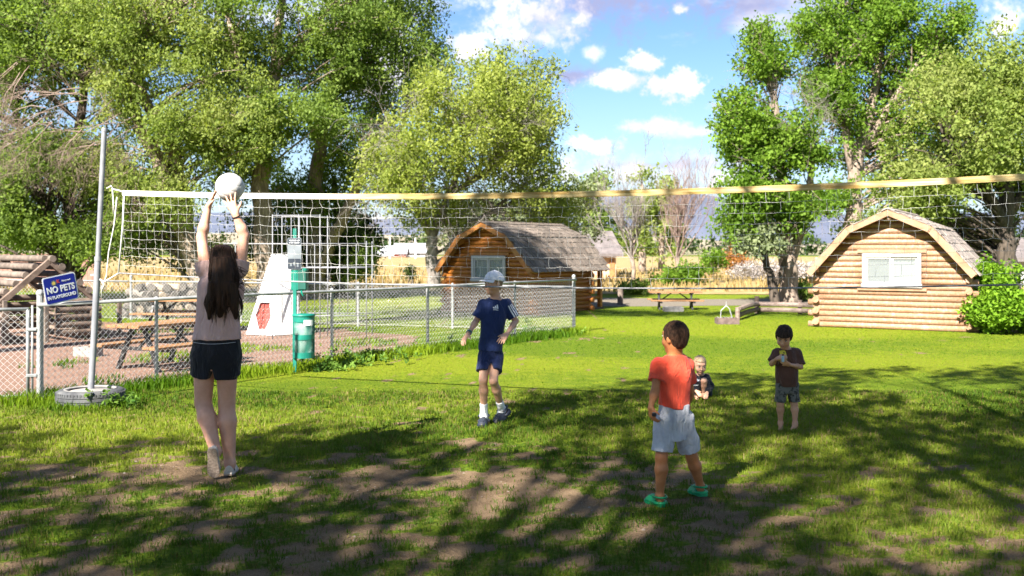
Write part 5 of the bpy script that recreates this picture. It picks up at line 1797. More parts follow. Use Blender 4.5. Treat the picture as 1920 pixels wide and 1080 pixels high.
            q[~ins] = q[~ins][:, ::-1]
            Q.append(q)
        return V, np.concatenate(Q)
    def build(self, name, material, root, noise=None, smooth_it=1):
        V, Q = self.surface()
        # light relaxation
        for _ in range(smooth_it):
            S = np.zeros_like(V); C = np.zeros(len(V))
            for a, b in ((0, 1), (1, 2), (2, 3), (3, 0)):
                np.add.at(S, Q[:, a], V[Q[:, b]]); np.add.at(C, Q[:, a], 1)
            V = V * .5 + .5 * S / np.maximum(C, 1)[:, None]
        if noise:
            e1 = V[Q[:, 2]] - V[Q[:, 0]]; e2 = V[Q[:, 3]] - V[Q[:, 1]]
            fn = np.cross(e1, e2)
            N = np.zeros_like(V)
            for a in range(4): np.add.at(N, Q[:, a], fn)
            N /= np.linalg.norm(N, axis=1, keepdims=True) + 1e-12
            for amp, fq, sd in noise:
                W = V * np.array(fq)
                N1 = vnoise3(W[:, 0] + 40, W[:, 1] + 40, W[:, 2] + 40, sd) - .5
                V = V + N * (amp * N1)[:, None]
        V = V - np.array(root.location)
        return link_mesh(name, np_mesh(name, V, Q), material, root, smooth=True)
def vec(*a): return np.array(a, float)
def unit(v): v = np.array(v, float); return v / np.linalg.norm(v)
def lerp(a, b, f): return np.array(a) * (1 - f) + np.array(b) * f
def jt(px, py, d): return np.array(P3(px, py, d))

def hand_caps(F, wrist, dirv, palm_n, s, curl=.35, spread=.18, thumb=1, k=.007, fr=1.0):
    """palm, four unequal fingers with knuckle bends and a thumb from the side of the palm"""
    d = unit(dirv); n = np.array(palm_n, float); n = unit(n - d * (n @ d)); lat = np.cross(d, n) * thumb
    w = np.array(wrist)
    base = []
    for i, (o, ln) in enumerate(((.030, .92), (.010, 1.0), (-.010, .94), (-.029, .76))):
        kb = w + d * (.088 - .004 * abs(i - 1)) * s + lat * o * s
        F.cap(w + d * .012 * s + lat * o * .45 * s, kb, .0165 * s, .0125 * s, .012)
        base.append((kb, o, ln))
    for kb, o, ln in base:
        ang = spread * o / .030
        fd = unit(d + lat * ang)
        p = kb
        bend = 0
        r0 = max(.0088 * s * fr, .0060)
        for seg, L in enumerate((.042, .027, .021)):
            bend += curl * (.7, 1.0, .8)[seg]
            dd = fd * math.cos(bend) + n * math.sin(bend)
            q = p + dd * L * ln * s
            F.cap(p, q, r0, max(r0 * .9, .0056), k)
            p = q; r0 *= .92
    tb = w + d * .028 * s + lat * .026 * s + n * .006 * s
    F.cap(w + d * .012 * s, tb, .017 * s, .014 * s, .012)
    td = unit(d * .62 + lat * .72 + n * .28)
    t1 = tb + td * .040 * s
    F.cap(tb, t1, .0125 * s, max(.0098 * s, .0065), .008)
    t2 = t1 + unit(td * .8 + d * .45 + n * .12) * .030 * s
    F.cap(t1, t2, max(.0098 * s, .0065), max(.0078 * s, .006), .006)
def head_caps(F, c, f, u, s, neck=None, nr=.05, ears=True, cheeks=1.0):
    f = unit(f); u = np.array(u, float); u = unit(u - f * (u @ f)); r = np.cross(f, u)
    Rm = np.array([r, f, u])
    c = np.array(c)
    F.ell(c + u * .026 * s - f * .010 * s, (.074 * s, .091 * s, .086 * s), Rm)
    F.ell(c - u * .030 * s + f * .016 * s, (.057 * s, .068 * s, .083 * s), Rm, .03)
    F.ell(c - u * .094 * s + f * .056 * s, (.022 * s, .020 * s, .018 * s), Rm, .03)
    for q in (-1, 1):
        F.ell(c + r * q * .034 * s + f * .056 * s - u * .036 * s, np.array((.026, .024, .028)) * s * cheeks, Rm, .02)
    F.cap(c + r * -.035 * s + f * .072 * s + u * .030 * s, c + r * .035 * s + f * .072 * s + u * .030 * s, .013 * s, .013 * s, .015)
    for q in (-1, 1):
        cc = c + r * q * .031 * s + f * .096 * s + u * .006 * s
        F.cut(lambda P, cc=cc: np.linalg.norm(P - cc, axis=-1) - .014 * s, cc - .02, cc + .02, .012)
    F.cap(c + f * .083 * s + u * .012 * s, c + f * .102 * s - u * .026 * s, .007 * s, .0115 * s, .010)
    for q in (-1, 1):
        F.ell(c + r * q * .011 * s + f * .092 * s - u * .030 * s, np.array((.008, .010, .007)) * s, Rm, .006)
    F.ell(c + f * .080 * s - u * .056 * s, np.array((.024, .012, .006)) * s, Rm, .006)
    F.ell(c + f * .079 * s - u * .067 * s, np.array((.020, .012, .007)) * s, Rm, .006)
    if ears:
        for q in (-1, 1):
            F.ell(c + r * q * .073 * s - f * .012 * s - u * .006 * s, np.array((.010, .019, .031)) * s, np.array([unit(r + f * .35 * q * -1), unit(f + r * .35 * q), u]), .008)
    if neck is not None:
        F.cap(np.array(neck), c - u * .055 * s - f * .018 * s, nr * 1.06, nr * .98, .03)
    return r, f, u
def face_parts(root, c, f, u, s, brow_m, iris_m):
    f = unit(f); u = np.array(u, float); u = unit(u - f * (u @ f)); r = np.cross(f, u)
    Rm = Matrix((r, f, u)).transposed()
    o = Vector(root.location)
    def ellm(c_, rad, n=12):
        bm = bmesh.new(); bmesh.ops.create_uvsphere(bm, u_segments=n, v_segments=8, radius=1)
        vs = [Vector(c_) - o + Rm @ Vector((v.co.x * rad[0], v.co.y * rad[1], v.co.z * rad[2])) for v in bm.verts]
        bm.verts.index_update()
        fs = [[v.index for v in q.verts] for q in bm.faces]; bm.free()
        return MB().add(vs, fs)
    for q in (-1, 1):
        ec = c + r * q * .031 * s + f * .079 * s + u * .006 * s
        e = ellm(ec, (.0125 * s, .0095 * s, .0075 * s)).build('eye', M['eye_white'], root, smooth=True)
        ellm(ec + f * .0065 * s - u * .001 * s, (.0056 * s, .0036 * s, .0060 * s), 10).build('iris', iris_m, e, smooth=True)
        ellm(ec + u * .0075 * s + f * .0022 * s, (.0145 * s, .0085 * s, .0028 * s)).build('eyelid', M['lash'], root, smooth=True)
        MB().tube([Vector(c + r * q * .014 * s + f * .0865 * s + u * .026 * s) - o, Vector(c + r * q * .032 * s + f * .086 * s + u * .032 * s) - o, Vector(c + r * q * .050 * s + f * .073 * s + u * .027 * s) - o], [.0035 * s, .0042 * s, .002 * s], 6).build('eyebrow', brow_m, root, smooth=True)
    ellm(c + f * .0835 * s - u * .0565 * s, (.021 * s, .0085 * s, .0042 * s)).build('mouth', M['lips'], root, smooth=True)
    ellm(c + f * .0830 * s - u * .0645 * s, (.017 * s, .0085 * s, .0048 * s)).build('mouth', M['lips'], root, smooth=True)
def foot_caps(F, ankle, fwd, up, L, r, shod=False):
    fwd, up = unit(fwd), unit(up); lat = np.cross(fwd, up)
    heel = ankle - up * .26 * L - fwd * .10 * L
    ball = ankle - up * .30 * L + fwd * .44 * L
    if shod:
        F.cap(ankle, ankle - up * .20 * L - fwd * .05 * L, r, .115 * L, .02)
        F.cap(ankle, ankle - up * .18 * L + fwd * .22 * L, r, .10 * L, .02)
        return
    F.cap(ankle, heel, r, .135 * L, .02)
    F.cap(ankle + fwd * .03 * L, ball, r * .95, .095 * L, .025)
    F.cap(heel, ball, .11 * L, .09 * L, .02)
    for i, (o, ln) in enumerate(((.105, .22), (.045, .22), (-.01, .19), (-.06, .16), (-.105, .12))):
        b = ball + lat * o * L - up * .02 * L
        F.cap(b, b + fwd * ln * L - up * .015 * L, .055 * L if i else .065 * L, .042 * L if i else .052 * L, .008)
def plane_fn(p, n):
    p, n = np.array(p), unit(n)
    return lambda P: (P - p) @ n

def skin_mat(name, c1, c2):
    m, t, b = base_mat(name)
    tcn = t.new('ShaderNodeTexCoord')
    n = t.noise(tcn.outputs['Object'], 14, 4, .6)
    t.l.new(t.mix(t.ramp(n, .3, .7), c1, c2), b.inputs['Base Color'])
    b.inputs['Roughness'].default_value = .5
    b.inputs['Specular IOR Level'].default_value = .35
    b.inputs['Subsurface Weight'].default_value = .12
    b.inputs['Subsurface Radius'].default_value = (.012, .005, .003)
    return m
M['skin_girl'] = skin_mat('skin_girl', (.52, .275, .190), (.60, .335, .245))
M['skin_fair'] = skin_mat('skin_fair', (.50, .27, .18), (.58, .33, .225))
M['skin_tan'] = skin_mat('skin_tan', (.37, .14, .052), (.45, .185, .075))
M['skin_brown'] = skin_mat('skin_child', (.52, .255, .145), (.59, .315, .19))
M['eye_white'] = mat('eye_white', (.55, .52, .50), None, 3, .3)
M['iris'] = mat('iris', (.03, .02, .012), None, 3, .2)
M['lash'] = mat('eyelid_skin', (.16, .075, .05), None, 3, .6)
M['lips'] = mat('lips', (.36, .13, .10), None, 3, .5)
def cloth(name, c1, c2, rough=.85, scale=9, weave=900):
    m, t, b = base_mat(name)
    tcn = t.new('ShaderNodeTexCoord')
    n = t.noise(tcn.outputs['Object'], scale, 4, .6)
    t.l.new(t.mix(t.ramp(n, .3, .7), c1, c2), b.inputs['Base Color'])
    b.inputs['Roughness'].default_value = rough
    b.inputs['Sheen Weight'].default_value = .15
    b.inputs['Specular IOR Level'].default_value = .25
    bn = t.new('ShaderNodeBump')
    t.l.new(t.noise(tcn.outputs['Object'], weave, 2, .5), bn.inputs['Height'])
    bn.inputs['Strength'].default_value = .25; bn.inputs['Distance'].default_value = .002
    fd = t.new('ShaderNodeBump')
    nf_ = t.noise(t.mapping(tcn.outputs['Object'], (1, 1, .38)), 11, 3, .5, 1.2)
    t.l.new(t.math('ABSOLUTE', t.math('SUBTRACT', nf_, .5)), fd.inputs['Height'])
    fd.inputs['Strength'].default_value = .75; fd.inputs['Distance'].default_value = .05
    t.l.new(fd.outputs[0], bn.inputs['Normal'])
    t.l.new(bn.outputs[0], b.inputs['Normal'])
    return m
M['c_pink'] = cloth('dusty_pink_cotton', (.48, .31, .285), (.54, .36, .335))
M['c_black'] = cloth('black_cotton', (.005, .006, .010), (.009, .010, .016))
M['c_navy'] = cloth('navy_jersey', (.009, .020, .080), (.014, .029, .108))
M['c_navy2'] = cloth('navy_shorts', (.007, .014, .058), (.011, .021, .080))
M['c_red'] = cloth('red_cotton', (.70, .060, .028), (.78, .095, .048))
M['c_grey'] = cloth('pale_grey_denim', (.36, .37, .42), (.47, .48, .52), scale=14)
M['c_brown'] = cloth('brown_cotton', (.072, .031, .020), (.10, .044, .029))
M['c_cap'] = cloth('white_cap', (.66, .66, .72), (.74, .74, .79))
M['c_sock'] = cloth('white_sock', (.70, .70, .74), (.78, .78, .81))
M['c_camo'] = mat('grey_camouflage', (.034, .032, .027), (.13, .122, .105), 26, .9, dirt=((.09, .088, .07), .9), lo=.44, hi=.52)
M['c_print'] = mat('white_print', (.62, .64, .70), None, 3, .7)
M['c_yellow'] = mat('yellow_print', (.62, .50, .03), (.68, .56, .05), 5, .7)
M['c_logo_dark'] = mat('dark_print', (.04, .05, .02), None, 3, .7)
M['c_stitch'] = mat('stitching', (.35, .36, .40), None, 3, .8)
M['hair_dark'] = mat('dark_brown_hair', (.014, .007, .004), (.045, .020, .010), 18, .55, stretch=(6, 6, .5), spec=.2, bump=.8, bscale=60)
M['hair_light'] = mat('brown_locks', (.010, .006, .004), (.055, .025, .013), 14, .55, stretch=(9, 9, .6), spec=.2)
M['hair_brown'] = mat('short_brown_hair', (.020, .010, .006), (.062, .031, .018), 60, .7, spec=.15, bump=.9, bscale=160, stretch=(1, 1, .5))
M['hair_black'] = mat('short_dark_hair', (.018, .011, .008), (.050, .030, .021), 60, .7, spec=.15, bump=.9, bscale=160, stretch=(1, 1, .4))
M['hair_blond'] = mat('blond_hair', (.30, .20, .11), (.44, .32, .20), 40, .6, stretch=(1, 1, 3))
M['hair_bleach'] = mat('sandy_hair', (.20, .12, .07), (.30, .19, .11), 40, .6)
M['shoe_beige'] = mat('beige_canvas', (.50, .43, .36), (.60, .53, .46), 20, .85)
M['sole_white'] = mat('white_sole', (.40, .36, .31), (.48, .44, .39), 9, .7)
M['sole_brown'] = mat('brown_tread', (.20, .15, .115), (.33, .26, .21), 60, .85, bump=.8, bscale=120)
M['clog_navy'] = mat('navy_clog', (.016, .020, .035), (.028, .034, .055), 9, .5)
M['clog_green'] = mat('green_clog', (.0, .19, .07), (.005, .26, .10), 9, .45)
M['band_black'] = mat('black_band', (.01, .01, .012), None, 3, .5)
M['watch'] = mat('teal_watch', (.02, .10, .14), (.03, .14, .18), 3, .4)

def shoe(root, ankle, fwd, up, L, W, upper_m, sole_m, side_m=None, style='clog', parent=None):
    fwd, up = unit(fwd), np.array(up, float); up = unit(up - fwd * (up @ fwd)); lat = np.cross(fwd, up)
    o = np.array(root.location)
    heel = np.array(ankle) - up * .33 * L - fwd * .27 * L
    prof = [(0, .55), (.04, .70), (.12, .80), (.25, .82), (.4, .80), (.55, .90), (.70, 1.0), (.82, .95), (.92, .74), (.98, .45), (1.0, .18)]
    out_ = [(x * W / 2 * 1.0, y * L) for y, x in prof] + [(-x * W / 2, y * L) for y, x in prof[::-1]]
    th = .085 * L if style == 'clog' else .10 * L
    def Wd(x, y, z): return Vector(heel + lat * x + fwd * y + up * z - o)
    n = len(out_)
    mb = MB()
    vs = [Wd(x, y, 0) for x, y in out_] + [Wd(x, y, th * .45) for x, y in out_]
    mb.add(vs, [tuple(range(n - 1, -1, -1))] + [(k, (k + 1) % n, n + (k + 1) % n, n + k) for k in range(n)] + [tuple(range(n, 2 * n))])
    sh = mb.build('shoe', sole_m, root)
    mb = MB()
    g = 1.03
    vs = [Wd(x * g, y * g - .012 * L, th * .46) for x, y in out_] + [Wd(x * g, y * g - .012 * L, th) for x, y in out_]
    mb.add(vs, [tuple(range(n - 1, -1, -1))] + [(k, (k + 1) % n, n + (k + 1) % n, n + k) for k in range(n)] + [tuple(range(n, 2 * n))])
    mb.build('midsole', side_m or sole_m, sh)
    lo = np.min([heel, heel + fwd * L], 0) - .09; hi = np.max([heel, heel + fwd * L], 0) + .12
    F = Field(lo, hi, .0045)
    if style == 'clog':
        pts = [heel + fwd * L * y + up * th * .6 for y in (.34, .5, .7, .86, .96)]
        ab = [(.42 * W, .26 * L), (.45 * W, .30 * L), (.50 * W, .27 * L), (.44 * W, .19 * L), (.26 * W, .10 * L)]
    else:
        pts = [heel + fwd * L * y + up * th * .6 for y in (.03, .15, .35, .55, .75, .9, .97)]
        ab = [(.30 * W, .22 * L), (.40 * W, .27 * L), (.42 * W, .29 * L), (.45 * W, .27 * L), (.47 * W, .22 * L), (.36 * W, .15 * L), (.2 * W, .09 * L)]
    F.loft(pts, lat, ab, 0)
    F.cut(plane_fn(heel + up * th * .9, up), k=0)
    an = np.array(ankle)
    F.cut(lambda P: np.linalg.norm((P - an) - ((P - an) @ up)[..., None] * up, axis=-1) - (.20 * L if style == 'clog' else .17 * L), k=.003) if style != 'clog' else None
    F.build('upper', upper_m, root).parent = sh
    if style == 'clog':
        b_ = MB()
        pts = []
        for a in np.linspace(-80, 260, 15):
            pass
        arc = [Wd(math.sin(R(a)) * W * .50, L * .33 - math.cos(R(a)) * L * .34, th + .24 * L) for a in np.linspace(-100, 100, 11)]
        b_.tube(arc, .0075 * (L / .2), 6)
        b_.build('heel_strap', upper_m, sh, smooth=True)
        rim = MB()
        arc = [Wd(math.sin(R(a)) * W * .47, L * .30 - math.cos(R(a)) * L * .28, th + .035 * L) for a in np.linspace(-110, 110, 11)]
        rim.tube(arc, .0125 * (L / .2), 6); rim.build('heel_rim', upper_m, sh, smooth=True)
        ho = MB()
        for y, x in ((.62, -.22), (.62, 0), (.62, .22), (.74, -.18), (.74, .04), (.74, .22), (.84, -.08), (.84, .12)):
            zt_ = np.interp(y, [.5, .7, .86, .96], [.30, .27, .19, .10]) * L * math.sqrt(max(0, 1 - (x / .5) ** 2)) + th * .6
            ho.lathe([(.0001, .0), (.0075 * L / .2, .0), (.0075 * L / .2, .001), (.0001, .001)], 8)
            base = len(ho.v) - 32
            for i in range(base, len(ho.v)):
                p = ho.v[i]
                ho.v[i] = tuple(Wd(x * W + p[0], y * L + p[1], zt_ + .0012 + p[2]))
        ho.build('vent_holes', M['sign_dark'] if upper_m is M['clog_navy'] else M['green_dark'], sh, kind='stuff')
    return sh
def decal(root, target, poly_fn, origin, right, upv, outward, material, name, nx=14, nz=14, off=.004, mask=None):
    """flat print laid on the cloth: a grid of points dropped onto the garment's surface"""
    bvh = BVHTree.FromPolygons([v.co[:] for v in target.data.vertices], [tuple(p.vertices) for p in target.data.polygons])
    o = np.array(root.location)
    vs, idx = [], {}
    for j in range(nz + 1):
        for i in range(nx + 1):
            x, z = poly_fn(i / nx, j / nz)
            p = Vector(np.array(origin) + np.array(right) * x + np.array(upv) * z - o) + Vector(outward) * .25
            hit = bvh.ray_cast(p, -Vector(outward), .5)
            if hit[0] is not None:
                idx[(i, j)] = len(vs)
                vs.append(hit[0] + Vector(outward) * off)
    fs = []
    for j in range(nz):
        for i in range(nx):
            k = [(i, j), (i + 1, j), (i + 1, j + 1), (i, j + 1)]
            if all(q in idx for q in k) and (mask is None or mask((i + .5) / nx, (j + .5) / nz)):
                fs.append(tuple(idx[q] for q in k))
    if fs:
        return MB().add(vs, fs).build(name, material, target)
def decal_text(root, target, body, size, origin, right, upv, outward, material, name='lettering', off=.004, width=None):
    cu = bpy.data.curves.new(name, 'FONT'); cu.body = body; cu.size = size; cu.align_x = 'CENTER'; cu.align_y = 'CENTER'; cu.offset = size * .03; cu.resolution_u = 3
    ob = bpy.data.objects.new(name, cu); COL.objects.link(ob)
    me = bpy.data.meshes.new_from_object(ob.evaluated_get(bpy.context.evaluated_depsgraph_get()))
    bpy.data.objects.remove(ob)
    bvh = BVHTree.FromPolygons([v.co[:] for v in target.data.vertices], [tuple(p.vertices) for p in target.data.polygons])
    o = np.array(root.location)
    sx = 1.0
    xs = [v.co.x for v in me.vertices]
    if width: sx = width / (max(xs) - min(xs))
    for v in me.vertices:
        p = Vector(np.array(origin) + np.array(right) * v.co.x * sx + np.array(upv) * v.co.y - o) + Vector(outward) * .25
        hit = bvh.ray_cast(p, -Vector(outward), .5)
        v.co = (hit[0] if hit[0] is not None else p - Vector(outward) * .25) + Vector(outward) * off
    me.materials.clear(); me.materials.append(material)
    return link_mesh(name, me, None, target)
def ring(root, name, p, axis, r_, w_, material, thick=.004):
    axis = Vector(unit(axis))
    q = axis.to_track_quat('Z', 'Y').to_matrix()
    mb = MB().lathe([(r_, -w_ / 2), (r_ + thick, -w_ / 2), (r_ + thick, w_ / 2), (r_, w_ / 2)], 20, closed=True)
    o = Vector(root.location)
    mb.v = [tuple(Vector(p) - o + q @ Vector(v)) for v in mb.v]
    return auto_smooth(mb.build(name, material, root))
def bounds(pts, m): return np.min(pts, 0) - m, np.max(pts, 0) + m
def limb(F, a, b, c, r1, r2, r3, r4, calf=0.0, back=None):
    """upper and lower piece meeting at the joint b; tapered, with a little calf or forearm swell"""
    F.cap(a, b, r1, r2, .02)
    m_ = lerp(b, c, .30)
    if back is not None: m_ = m_ + np.array(back) * calf * .5
    F.cap(b, m_, r2 * .96, r3 + calf * .4, .02)
    F.cap(m_, c, r3 + calf * .4, r4, .02)

def person(label, base, J, D):
    root = empty('person', base, label, 'person', 'children and girl on the lawn')
    f_t = unit(D['front']); 
    pel, chest, neck = J['pelvis'], J['chest'], J['neck']
    axv = unit(neck - pel)
    side = unit(J['shR'] - J['shL']); side = unit(side - axv * (side @ axv))
    fr = unit(f_t - axv * (f_t @ axv) - side * (f_t @ side))
    pts = np.array([v for k, v in J.items()])
    lo, hi = bounds(pts, .16)
    lo[2] = min(lo[2], -.03)
    F = Field(lo, hi, D['res'])
    tw = D['torso']                                     # (t, half width, half depth) along pelvis -> neck
    tp_ = [pel + (chest - pel) * (t_ / .6) if t_ <= .6 else chest + (neck - chest) * ((t_ - .6) / .4) for t_, a, b in tw]
    F.loft(tp_, side, [(a, b) for t_, a, b in tw], .02)
    s = D['s']
    for q in 'LR':
        F.cap(neck - axv * .02, J['sh' + q], D['ua'] * .95, D['ua'] * 1.05, .03)
        limb(F, J['sh' + q], J['el' + q], J['wr' + q], D['ua'] * 1.05, D['ua'] * .84, D['ua'] * .82, D['ua'] * .56, D['ua'] * .12)
        limb(F, J['hip' + q], J['kn' + q], J['an' + q], D['th'], D['th'] * .70, D['th'] * .66, D['th'] * .44, D['th'] * .22, -unit(J['toe' + q] * vec(1, 1, 0) + vec(0, 1e-6, 0)) * 0 - D['foot' + q] * vec(1, 1, .0))
        foot_caps(F, J['an' + q], D['foot' + q], D.get('up' + q, vec(0, 0, 1)), D['fl'], D['th'] * .44, D.get('shod', False))
        h = D['hand' + q]
        hand_caps(F, J['wr' + q], h[0], h[1], D['hs'], h[2], h[3], h[4])
    F.cap(J['hipL'], J['hipR'], D['th'] * 1.02, D['th'] * 1.02, .03)
    head_caps(F, J['head'], D['face'], D['hup'], D['head_s'], neck, D['nr'], cheeks=D.get('cheeks', 1.0))
    body = F.build('body', D['skin'], root)
    return root, axv, side, fr, tp_
def shirt(root, J, D, axv, side, fr, tp_, hem, material, ease, sleeve, noise, res=.0065, neck_r=None, hem_n=None, depth=1.0, low_ease=None):
    sp_ = [J['sh' + q] for q in 'LR'] + [lerp(J['sh' + q], J['el' + q], sleeve) for q in 'LR'] + list(tp_) + [np.array(hem)]
    lo, hi = bounds(np.array(sp_), .16)
    F = Field(lo, hi, res)
    tw = D['torso']
    low = np.array(hem)
    ab = [(a + ease, (b + ease * .9) * depth) for t_, a, b in tw]
    pts = list(tp_)
    if (low - tp_[0]) @ axv < 0:
        e0 = low_ease if low_ease is not None else .008
        pts = [low - axv * .03] + pts; ab = [(ab[0][0] + e0, ab[0][1] + e0)] + ab
    F.loft(pts, side, ab, 0)
    for q in 'LR':
        F.cap(J['neck'] - axv * .025, J['sh' + q] - axv * .004, D['ua'] * .95 + ease * .35, D['ua'] * 1.08 + ease * .55, .03)
        e = lerp(J['sh' + q], J['el' + q], sleeve)
        e2 = lerp(J['sh' + q], J['el' + q], sleeve + .25)
        F.cap(J['sh' + q], e2, D['ua'] * 1.12 + ease * .6, D['ua'] * 1.05 + ease * 1.35, .03, end=e)
    F.cut(plane_fn(hem, hem_n if hem_n is not None else axv), k=0)
    nr = neck_r or D['nr'] * 1.16
    up_ = unit(J['head'] - J['neck'])
    nb = J['neck'] + fr * .006
    F.cut(lambda P: np.where(((P - nb) @ up_) > -.03, np.linalg.norm((P - nb) - ((P - nb) @ up_)[..., None] * up_, axis=-1) - nr, 1.0), nb - .14, nb + .14, k=.004)
    return F.build('shirt', material, root, noise=noise)
def shorts(root, J, D, axv, side, fr, tp_, frac, material, ease, flare, waist, noise, res=.0065, name='shorts', crotch=.55):
    ks = [lerp(J['hip' + q], J['kn' + q], frac) for q in 'LR']
    lo, hi = bounds(np.array(ks + [J['hipL'], J['hipR'], np.array(waist)]), .19)
    F = Field(lo, hi, res)
    tw = D['torso']
    pts = [tp_[0] - axv * .06, tp_[0], tp_[1], tp_[2]]
    F.loft(pts, side, [(tw[0][1] + ease, tw[0][2] + ease)] + [(a + ease, b + ease) for t_, a, b in tw[:3]], 0)
    F.cap(J['hipL'], J['hipR'], D['th'] * 1.02 + ease, D['th'] * 1.02 + ease, .02)
    for q in 'LR':
        e = lerp(J['hip' + q], J['kn' + q], frac)
        e2 = lerp(J['hip' + q], J['kn' + q], frac + .2)
        F.cap(J['hip' + q], e2, D['th'] * 1.03 + ease, D['th'] * .86 + flare, .012, end=e)
    cr = (J['hipL'] + J['hipR']) / 2 + (ks[0] + ks[1] - J['hipL'] - J['hipR']) / 2 * crotch
    dn = unit((ks[0] + ks[1]) / 2 - (J['hipL'] + J['hipR']) / 2); sv = unit(J['hipR'] - J['hipL'] - dn * ((J['hipR'] - J['hipL']) @ dn))
    def wedge(P):
        q = P - cr
        t_ = q @ dn
        return np.where(t_ > 0, np.abs(q @ sv) - np.minimum(.004 + t_ * .30, .03), .02 - np.minimum(t_, 0))
    F.cut(wedge, k=.012)
    F.cut(plane_fn(waist, -axv), k=0)
    return F.build(name, material, root, noise=noise)
def hair_cap(root, J, D, material, thick=.012, fringe=.045, side_low=-.035, nape=-.075, noise=((.006, (70, 70, 30), 3),), res=.0045, front_cut=.030):
    c, f, u, s = J['head'], unit(D['face']), np.array(D['hup'], float), D['head_s']
    u = unit(u - f * (u @ f)); r = np.cross(f, u); Rm = np.array([r, f, u])
    F = Field(c - .15 * s - .02, c + .15 * s + .02, res)
    F.ell(c + u * .028 * s - f * .012 * s, ((.076) * s + thick, .092 * s + thick, .088 * s + thick), Rm, 0)
    F.cap(c - u * .03 * s - f * .055 * s, c - u * .06 * s - f * .045 * s, .045 * s, .036 * s, .03)
    F.cut(lambda P: np.maximum(front_cut * s - (P - c) @ f, (P - c) @ u - fringe * s), k=.006)
    F.cut(lambda P: np.maximum(-.025 * s - (P - c) @ f, (P - c) @ u - side_low * s), k=.006)
    F.cut(plane_fn(c + u * nape * s, u), k=.006)
    return F.build('hair', material, root, noise=noise)

# ---------------------------------------------------------------- the girl tapping the ball
d0 = 7.25
J = dict(pelvis=jt(406, 657, 7.25), chest=jt(411, 560, 7.24), neck=jt(417, 512, 7.24), head=jt(419, 490, 7.245),
         shL=jt(386, 506, 7.25), shR=jt(449, 503, 7.25), elL=jt(378, 445, 7.30), elR=jt(458, 441, 7.27), wrL=jt(390, 389, 7.31), wrR=jt(442, 402, 7.23),
         hipL=jt(384, 668, 7.25), hipR=jt(426, 668, 7.25), knL=jt(381, 755, 7.27), knR=jt(425, 755, 7.28), anL=jt(404, 846, 7.13), anR=jt(431, 869, 7.24),
         toeL=jt(400, 888, 7.2), toeR=jt(428, 884, 7.4), tipL=jt(404, 357, 7.3), tipR=jt(430, 366, 7.2))
D = dict(front=vec(0, 1, 0), res=.0074, s=1, torso=[(-.22, .150, .105), (0, .168, .115), (.25, .142, .10), (.45, .130, .092), (.65, .145, .10), (.85, .150, .085), (1.0, .07, .06)],
         ua=.044, th=.086, fl=.235, footL=unit(vec(-.05, .35, -.94)), upL=unit(vec(0, .94, .35)), footR=unit(vec(-.12, 1, -.05)), shod=True, skin=M['skin_girl'], hs=.95, nr=.05,
         face=vec(.05, 1, .22), hup=vec(0, -.2, 1), head_s=.97,
         handL=(jt(403, 360, 7.31) - jt(390, 389, 7.31), vec(1, .15, -.1), .10, .20, -1), handR=(jt(429, 372, 7.235) - jt(442, 402, 7.23), vec(.1, 1, .1), .16, .42, -1))
root, axv, side, fr, tp_ = person('girl with long dark hair, pink top and black shorts, reaching up to the ball', (gx(408, 7.25), 7.25, 0), J, D)
sh_ = shirt(root, J, D, axv, side, fr, tp_, jt(406, 636, 7.25), M['c_pink'], .024, .24, ((.018, (12, 12, 6), 3), (.009, (28, 28, 14), 5)), hem_n=vec(0, 0, 1), low_ease=.020)
so = shorts(root, J, D, axv, side, fr, tp_, .40, M['c_black'], .012, .022, jt(406, 632, 7.25), ((.008, (14, 14, 9), 8), (.004, (34, 34, 20), 4)))
shoe(root, J['anL'], D['footL'], D['upL'], .235, .088, M['shoe_beige'], M['sole_brown'], M['sole_white'], 'slip')
shoe(root, J['anR'], D['footR'], vec(0, 0, 1), .235, .088, M['shoe_beige'], M['sole_brown'], M['sole_white'], 'slip')
ring(root, 'wrist_band', lerp(J['wrR'], J['elR'], .10), J['elR'] - J['wrR'], .029, .008, M['band_black'])
# long hair: a soft core and many loose wavy locks
hc = J['head']
F = Field(jt(365, 625, 7.25) + vec(0, -.25, 0), jt(475, 452, 7.25) + vec(0, .2, 0), .006)
F.ell(hc + vec(0, -.006, .026), (.090, .106, .102), None, 0)
F.loft([jt(420, 485, 7.18), jt(420, 515, 7.135), jt(419, 545, 7.115), jt(416, 572, 7.11), jt(412, 594, 7.115)], vec(1, 0, 0), [(.076, .09), (.084, .060), (.078, .044), (.046, .028), (.010, .010)], .03)
F.loft([jt(402, 530, 7.115), jt(394, 568, 7.11), jt(391, 600, 7.115)], vec(1, 0, 0), [(.045, .04), (.034, .03), (.010, .012)], .02)
F.loft([jt(434, 530, 7.115), jt(440, 568, 7.11), jt(443, 598, 7.115)], vec(1, 0, 0), [(.045, .04), (.032, .03), (.010, .012)], .02)
F.cut(plane_fn(hc + vec(0, .055, 0), vec(0, -1, .35)), k=.01)
hair = F.build('hair', M['hair_dark'], root, noise=((.022, (34, 14, 5), 3), (.010, (80, 40, 9), 6)))
hs_ = MB()
oV = Vector(root.location)
